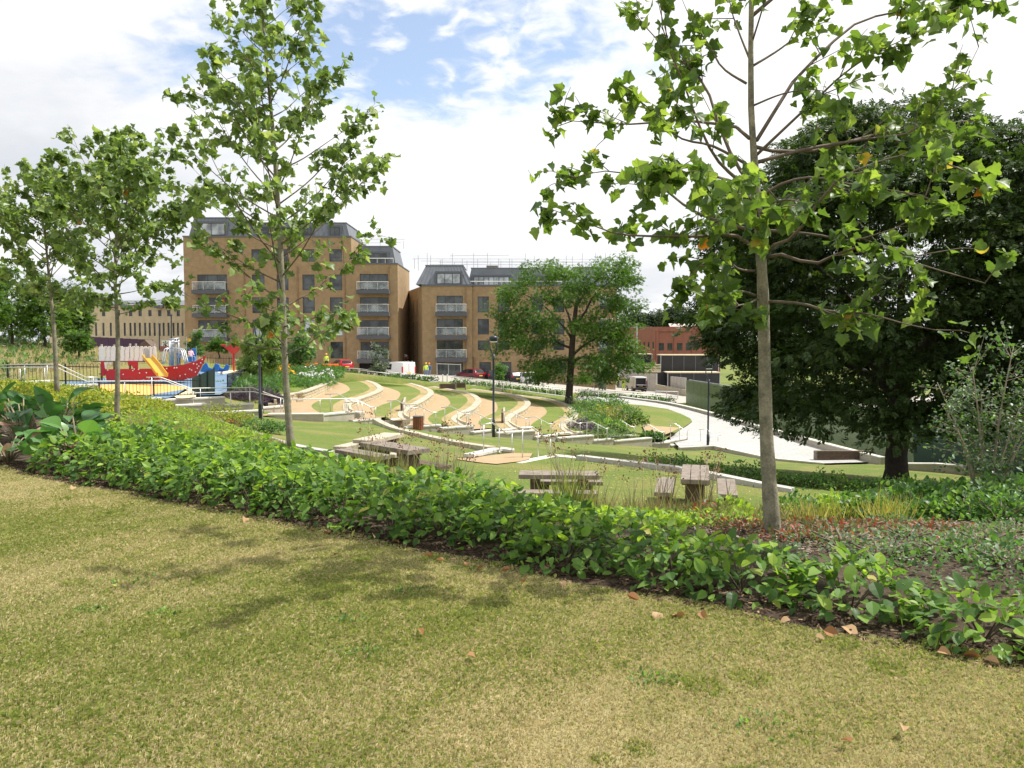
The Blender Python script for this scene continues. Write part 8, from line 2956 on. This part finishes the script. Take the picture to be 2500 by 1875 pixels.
mb.build('board', MATS['brick_red'], t, w=True)
for q in (a.x + .05, b.x - .05):
    mb = MB()
    mb.tube([(q, 70.1, gz(q, 70) - .2), (q, 70.1, b.z + .1)], .05, 6)
    mb.build('post', MATS['galv'], t, w=True)
for px, tp, lb in ((389, 792, 'thin dark lamp column behind the white sign board'), (418, 770, 'thin dark lamp column behind the climbing frame')):
    p = gd(px, 860, 95)
    t = thing('lamp_column', lb, 'lamp column', tuple(p), 'thin dark lamp columns')
    mb = MB()
    mb.tube([p - Vector((0, 0, .5)), gd(px, tp, 95)], .07, 7)
    mb.build('pole', MATS['lamp_navy'], t, w=True)
    mb = MB()
    mb.lathe(gd(px, tp, 95), [(.15, 0), (.2, .05), (.03, .2)], 10)
    mb.build('lamp_head', MATS['lamp_navy'], t, w=True)
t = thing('floodlight_mast', 'grey mast with two white lamps at the left corner of the red brick building', 'mast', tuple(gd(1555, 870, 140)))
mb = MB()
mb.tube([gd(1555, 880, 140), gd(1555, 791, 140)], .11, 7)
mb.build('pole', MATS['galv'], t, w=True)
for s in (-1, 1):
    mb = MB()
    mb.cbox(gd(1555 + s * 3, 791, 140), .35, .25, .12)
    mb.build('lamp_head', MATS['sign_white'], t, w=True)

# ------------------------------------------------------------------ lawn grass near the viewer
def near_grass(n):
    rng = np.random.default_rng(90)
    y = 2.45 + 8.2 * rng.random(n * 3) ** 1.5
    x = (rng.random(n * 3) * 2 - 1) * (.69 * y + 1.3)
    # density even over the ground, thinner with distance
    d = dline(x, y) + .35 * (np.sin(x * 3.1) * np.sin(y * 2.7)) * .3
    ok = (d < .07) & (rng.random(len(x)) < np.clip((x.ptp() if False else 1.0) * (.69 * y) / (.69 * 6), .25, 1))
    x, y = x[ok][:n], y[ok][:n]
    n = len(x)
    patch = (1.3 * np.sin(x * .95 + 1.3 * np.sin(y * .8)) * np.sin(y * 1.1 + 1.2 * np.sin(x * .7) + .8) + .55 * np.sin(x * 3.1 + 1.5 * np.sin(y * 2.3)) * np.sin(y * 3.7 - x * 1.1) + .3 * np.sin(x * 9.1 - y * 7.3 + 2 * np.sin(x * 2.2))) / 1.6
    green = rng.random(n) < np.clip(.40 + .46 * patch, .05, .88)
    h = rng.uniform(.012, .027, n) * np.where(green, 1.0, .9) * (1 + .3 * patch)
    tc_ = np.c_[rng.uniform(-4.5, 3.5, 90), rng.uniform(2.7, 8.5, 90)]
    near_ = np.min(np.hypot(x[:, None] - tc_[None, :, 0], y[:, None] - tc_[None, :, 1]) / rng.uniform(.04, .11, 90)[None], axis=1)
    tuft = near_ < 1
    h = np.where(tuft, h * rng.uniform(1.1, 1.7, n), h)
    green = green | (tuft & (rng.random(n) < .6))
    w = rng.uniform(.0009, .0017, n) * (1 + y * .05)
    an = rng.random(n) * 2 * np.pi
    lean = rng.uniform(.2, 1.3, n)
    dx, dy = np.cos(an), np.sin(an)
    z0 = H(x, y) + .0
    V = np.zeros((n, 4, 3))
    sx, sy = -dy * w, dx * w
    V[:, 0] = np.c_[x - sx, y - sy, z0 - .004]
    V[:, 1] = np.c_[x + sx, y + sy, z0 - .004]
    V[:, 2] = np.c_[x + dx * h * lean * .35 + sx * .8, y + dy * h * lean * .35 + sy * .8, z0 + h * .65]
    V[:, 3] = np.c_[x + dx * h * lean, y + dy * h * lean, z0 + h * np.maximum(.25, 1 - .35 * lean)]
    F = np.array([(0, 1, 2), (0, 2, 3)])[None] + (np.arange(n) * 4)[:, None, None]
    mi = np.repeat(np.where(green, 1, 0), 2)
    o = quick_mesh('grass', V.reshape(-1, 3), F.reshape(-1, 3), [G_STRAW, G_BLADE], None, np.repeat(rng.random(n), 4), mi)
    tag(o, 'dry mown lawn grass in the foreground', 'grass', None, 'stuff')
near_grass(470000)

# leaf litter, chips and weeds
def chips(name, label, poly, n, seed, m, lo=.012, hi=.05, z=.0):
    rng = np.random.default_rng(seed)
    q = rnd_in_poly(poly, n, rng)
    P = np.c_[q, H(q[:, 0], q[:, 1]) + .006 + z * rng.random(n)]
    A = rng.normal(0, 1, (n, 3)) * np.array([1, 1, .22])
    tv = np.array([(-.13, 0, 0), (.13, 0, 0), (.10, 1, .03), (-.12, .95, 0), (-.1, .05, .1), (.1, .05, .1), (.08, .95, .12), (-.1, .9, .1)], float)
    tf = np.array([(0, 1, 2, 3), (4, 5, 6, 7), (0, 1, 5, 4), (1, 2, 6, 5), (2, 3, 7, 6), (3, 0, 4, 7)])
    o = leaf_mesh(name, (tv, tf), P, frames(A, rng.normal(0, .3, P.shape) + np.array([0, 0, 1])), rng.uniform(lo, hi, n), m, None, rng)
    tag(o, label, 'mulch', None, 'stuff')
def strip(d0, d1, xa, xb, n=16):
    out = []
    for x in np.linspace(xa, xb, n):
        out.append((x + d0 * .564, 5.47 - .683 * x + d0 * .826))
    for x in np.linspace(xb, xa, n):
        out.append((x + d1 * .564, 5.47 - .683 * x + d1 * .826))
    return out
G_CHIP = leafmat('wood_chip', [(0.0, (.06, .042, .032)), (.5, (.15, .11, .085)), (.85, (.27, .21, .17)), (1.0, (.42, .35, .29))], .0, (1, 1, 1), .95, .1)
G_CHIPD = leafmat('dark_chip', [(0.0, (.022, .015, .011)), (.6, (.06, .04, .028)), (.92, (.13, .09, .06)), (1.0, (.34, .25, .15))], .0, (1, 1, 1), .95, .1)
chips('wood_chips', 'grey brown wood chip mulch round the right plane tree', [(1.0, 6.9), (2.2, 5.7), (3.6, 5.2), (5.6, 5.4), (6.6, 7.2), (6.0, 9.0), (3.4, 8.6), (1.6, 8.0)], 15000, 31, G_CHIP)
chips('soil_litter', 'dark soil crumbs and bark along the lawn edge', strip(-.04, .42, -7.4, 4.6), 9000, 32, G_CHIPD, .010, .055)
rng = np.random.default_rng(55)
ORD2 = ORD + ['twenty fourth', 'twenty fifth', 'twenty sixth', 'twenty seventh', 'twenty eighth']
LITTER = [(180, 1192), (760, 1296), (805, 1305), (600, 1268), (960, 1325), (1035, 1360), (1085, 1372), (1140, 1378), (850, 1286), (690, 1262), (1275, 1425), (1560, 1470), (1605, 1500), (1645, 1508), (1930, 1520), (1990, 1560), (2290, 1595), (2395, 1610), (2440, 1625), (2010, 1545), (1370, 1425), (430, 1215), (2060, 1535), (1180, 1390), (1225, 1400), (520, 1236), (915, 1318), (1710, 1500)]
for i, (px, py) in enumerate(LITTER):
    p = gp(px, py, .012)
    p.z = gz(p.x, p.y) + .014
    t = thing('fallen_leaf', 'curled brown fallen leaf on the soil strip, %s from the left' % ORD2[sorted(LITTER).index((px, py))], 'leaf', tuple(p), 'fallen leaves along the lawn edge')
    A = rng.normal(0, 1, (1, 3)) * np.array([1, 1, .25])
    Nn = rng.normal(0, .5, (1, 3)) + np.array([0, 0, 1])
    leaf_objects('blade', [tmpl_oval(.75, .35, .3), tmpl_oval(.7, .5, -.3), tmpl_oval(.85, .2, .6)], 'dry', np.array([[0, 0, .012]]), frames(A, Nn), rng.uniform(.05, .095, 1), G_DRYLEAF, t, rng)
for px, py, lb in ((46, 1187, 'single orange brown leaf on the lawn at far left'), (1023, 1540, 'small tan leaf on the dry lawn near the centre'), (1140, 1605, 'reddish leaf on the dry lawn right of the centre'), (2205, 1780, 'brown leaf lying on the lawn at lower right'), (825, 1357, 'dry straw coloured leaf on the lawn close to the soil edge'), (2080, 1820, 'small brown leaf near the bottom edge at right')):
    p = gp(px, py, .03)
    t = thing('fallen_leaf', lb, 'leaf', tuple(p), 'single leaves on the lawn')
    leaf_objects('blade', [tmpl_oval(.75, .35, .3)], 'dry1', np.array([[0, 0, .012]]), frames(rng.normal(0, 1, (1, 3)) * np.array([1, 1, .2]), np.array([[.2, -.2, 1.0]])), np.array([.05]), G_DRYLEAF, t, rng)
for i, (px, py, w) in enumerate(((325, 1425, .22), (1000, 1447, .14), (845, 1515, .14), (400, 1500, .10), (880, 1595, .13), (1850, 1770, .18), (1600, 1660, .12), (225, 1490, .10))):
    p = gp(px, py, 0)
    lb = ['largest dark green weed patch on the lawn at left', 'dark weed patch on the lawn below the soil edge, near the centre', 'weed patch left of centre on the lawn', 'small weed left below the largest patch', 'weed tuft low in the middle of the lawn', 'clover patch on the lawn at lower right', 'small weed patch right of the centre', 'tiny weed at the left of the lawn'][i]
    bush('weed', lb, 'weed', (p.x, p.y, p.z), w * 1.2, w * .8, .022, 90, T_OVALS[:2], .02, G_HEDGE, 1500 + i, 'weeds in the lawn', shell=.1, stems=False)
# specks of fallen blossom and leaf on the middle lawn
def specks():
    rng = np.random.default_rng(66)
    n = 2600
    q = np.c_[rng.normal(3.0, 3.2, n), rng.normal(21.5, 3.4, n)]
    ok = (sdist(q[:, 0], q[:, 1], BED_POLY) < -.2)
    q = q[ok]
    n = len(q)
    P = np.c_[q, H(q[:, 0], q[:, 1]) + .02]
    o = leaf_mesh('lawn_litter', T_QUAD, P, frames(rng.normal(0, 1, (n, 3)) * np.array([1, 1, .2]), np.tile(np.array([0, 0, 1.0]), (n, 1))), rng.uniform(.025, .07, n), G_YELLOW, None, rng)
    tag(o, 'yellowish fallen leaf specks on the lawn round the picnic tables', 'leaf litter', None, 'stuff')
specks()
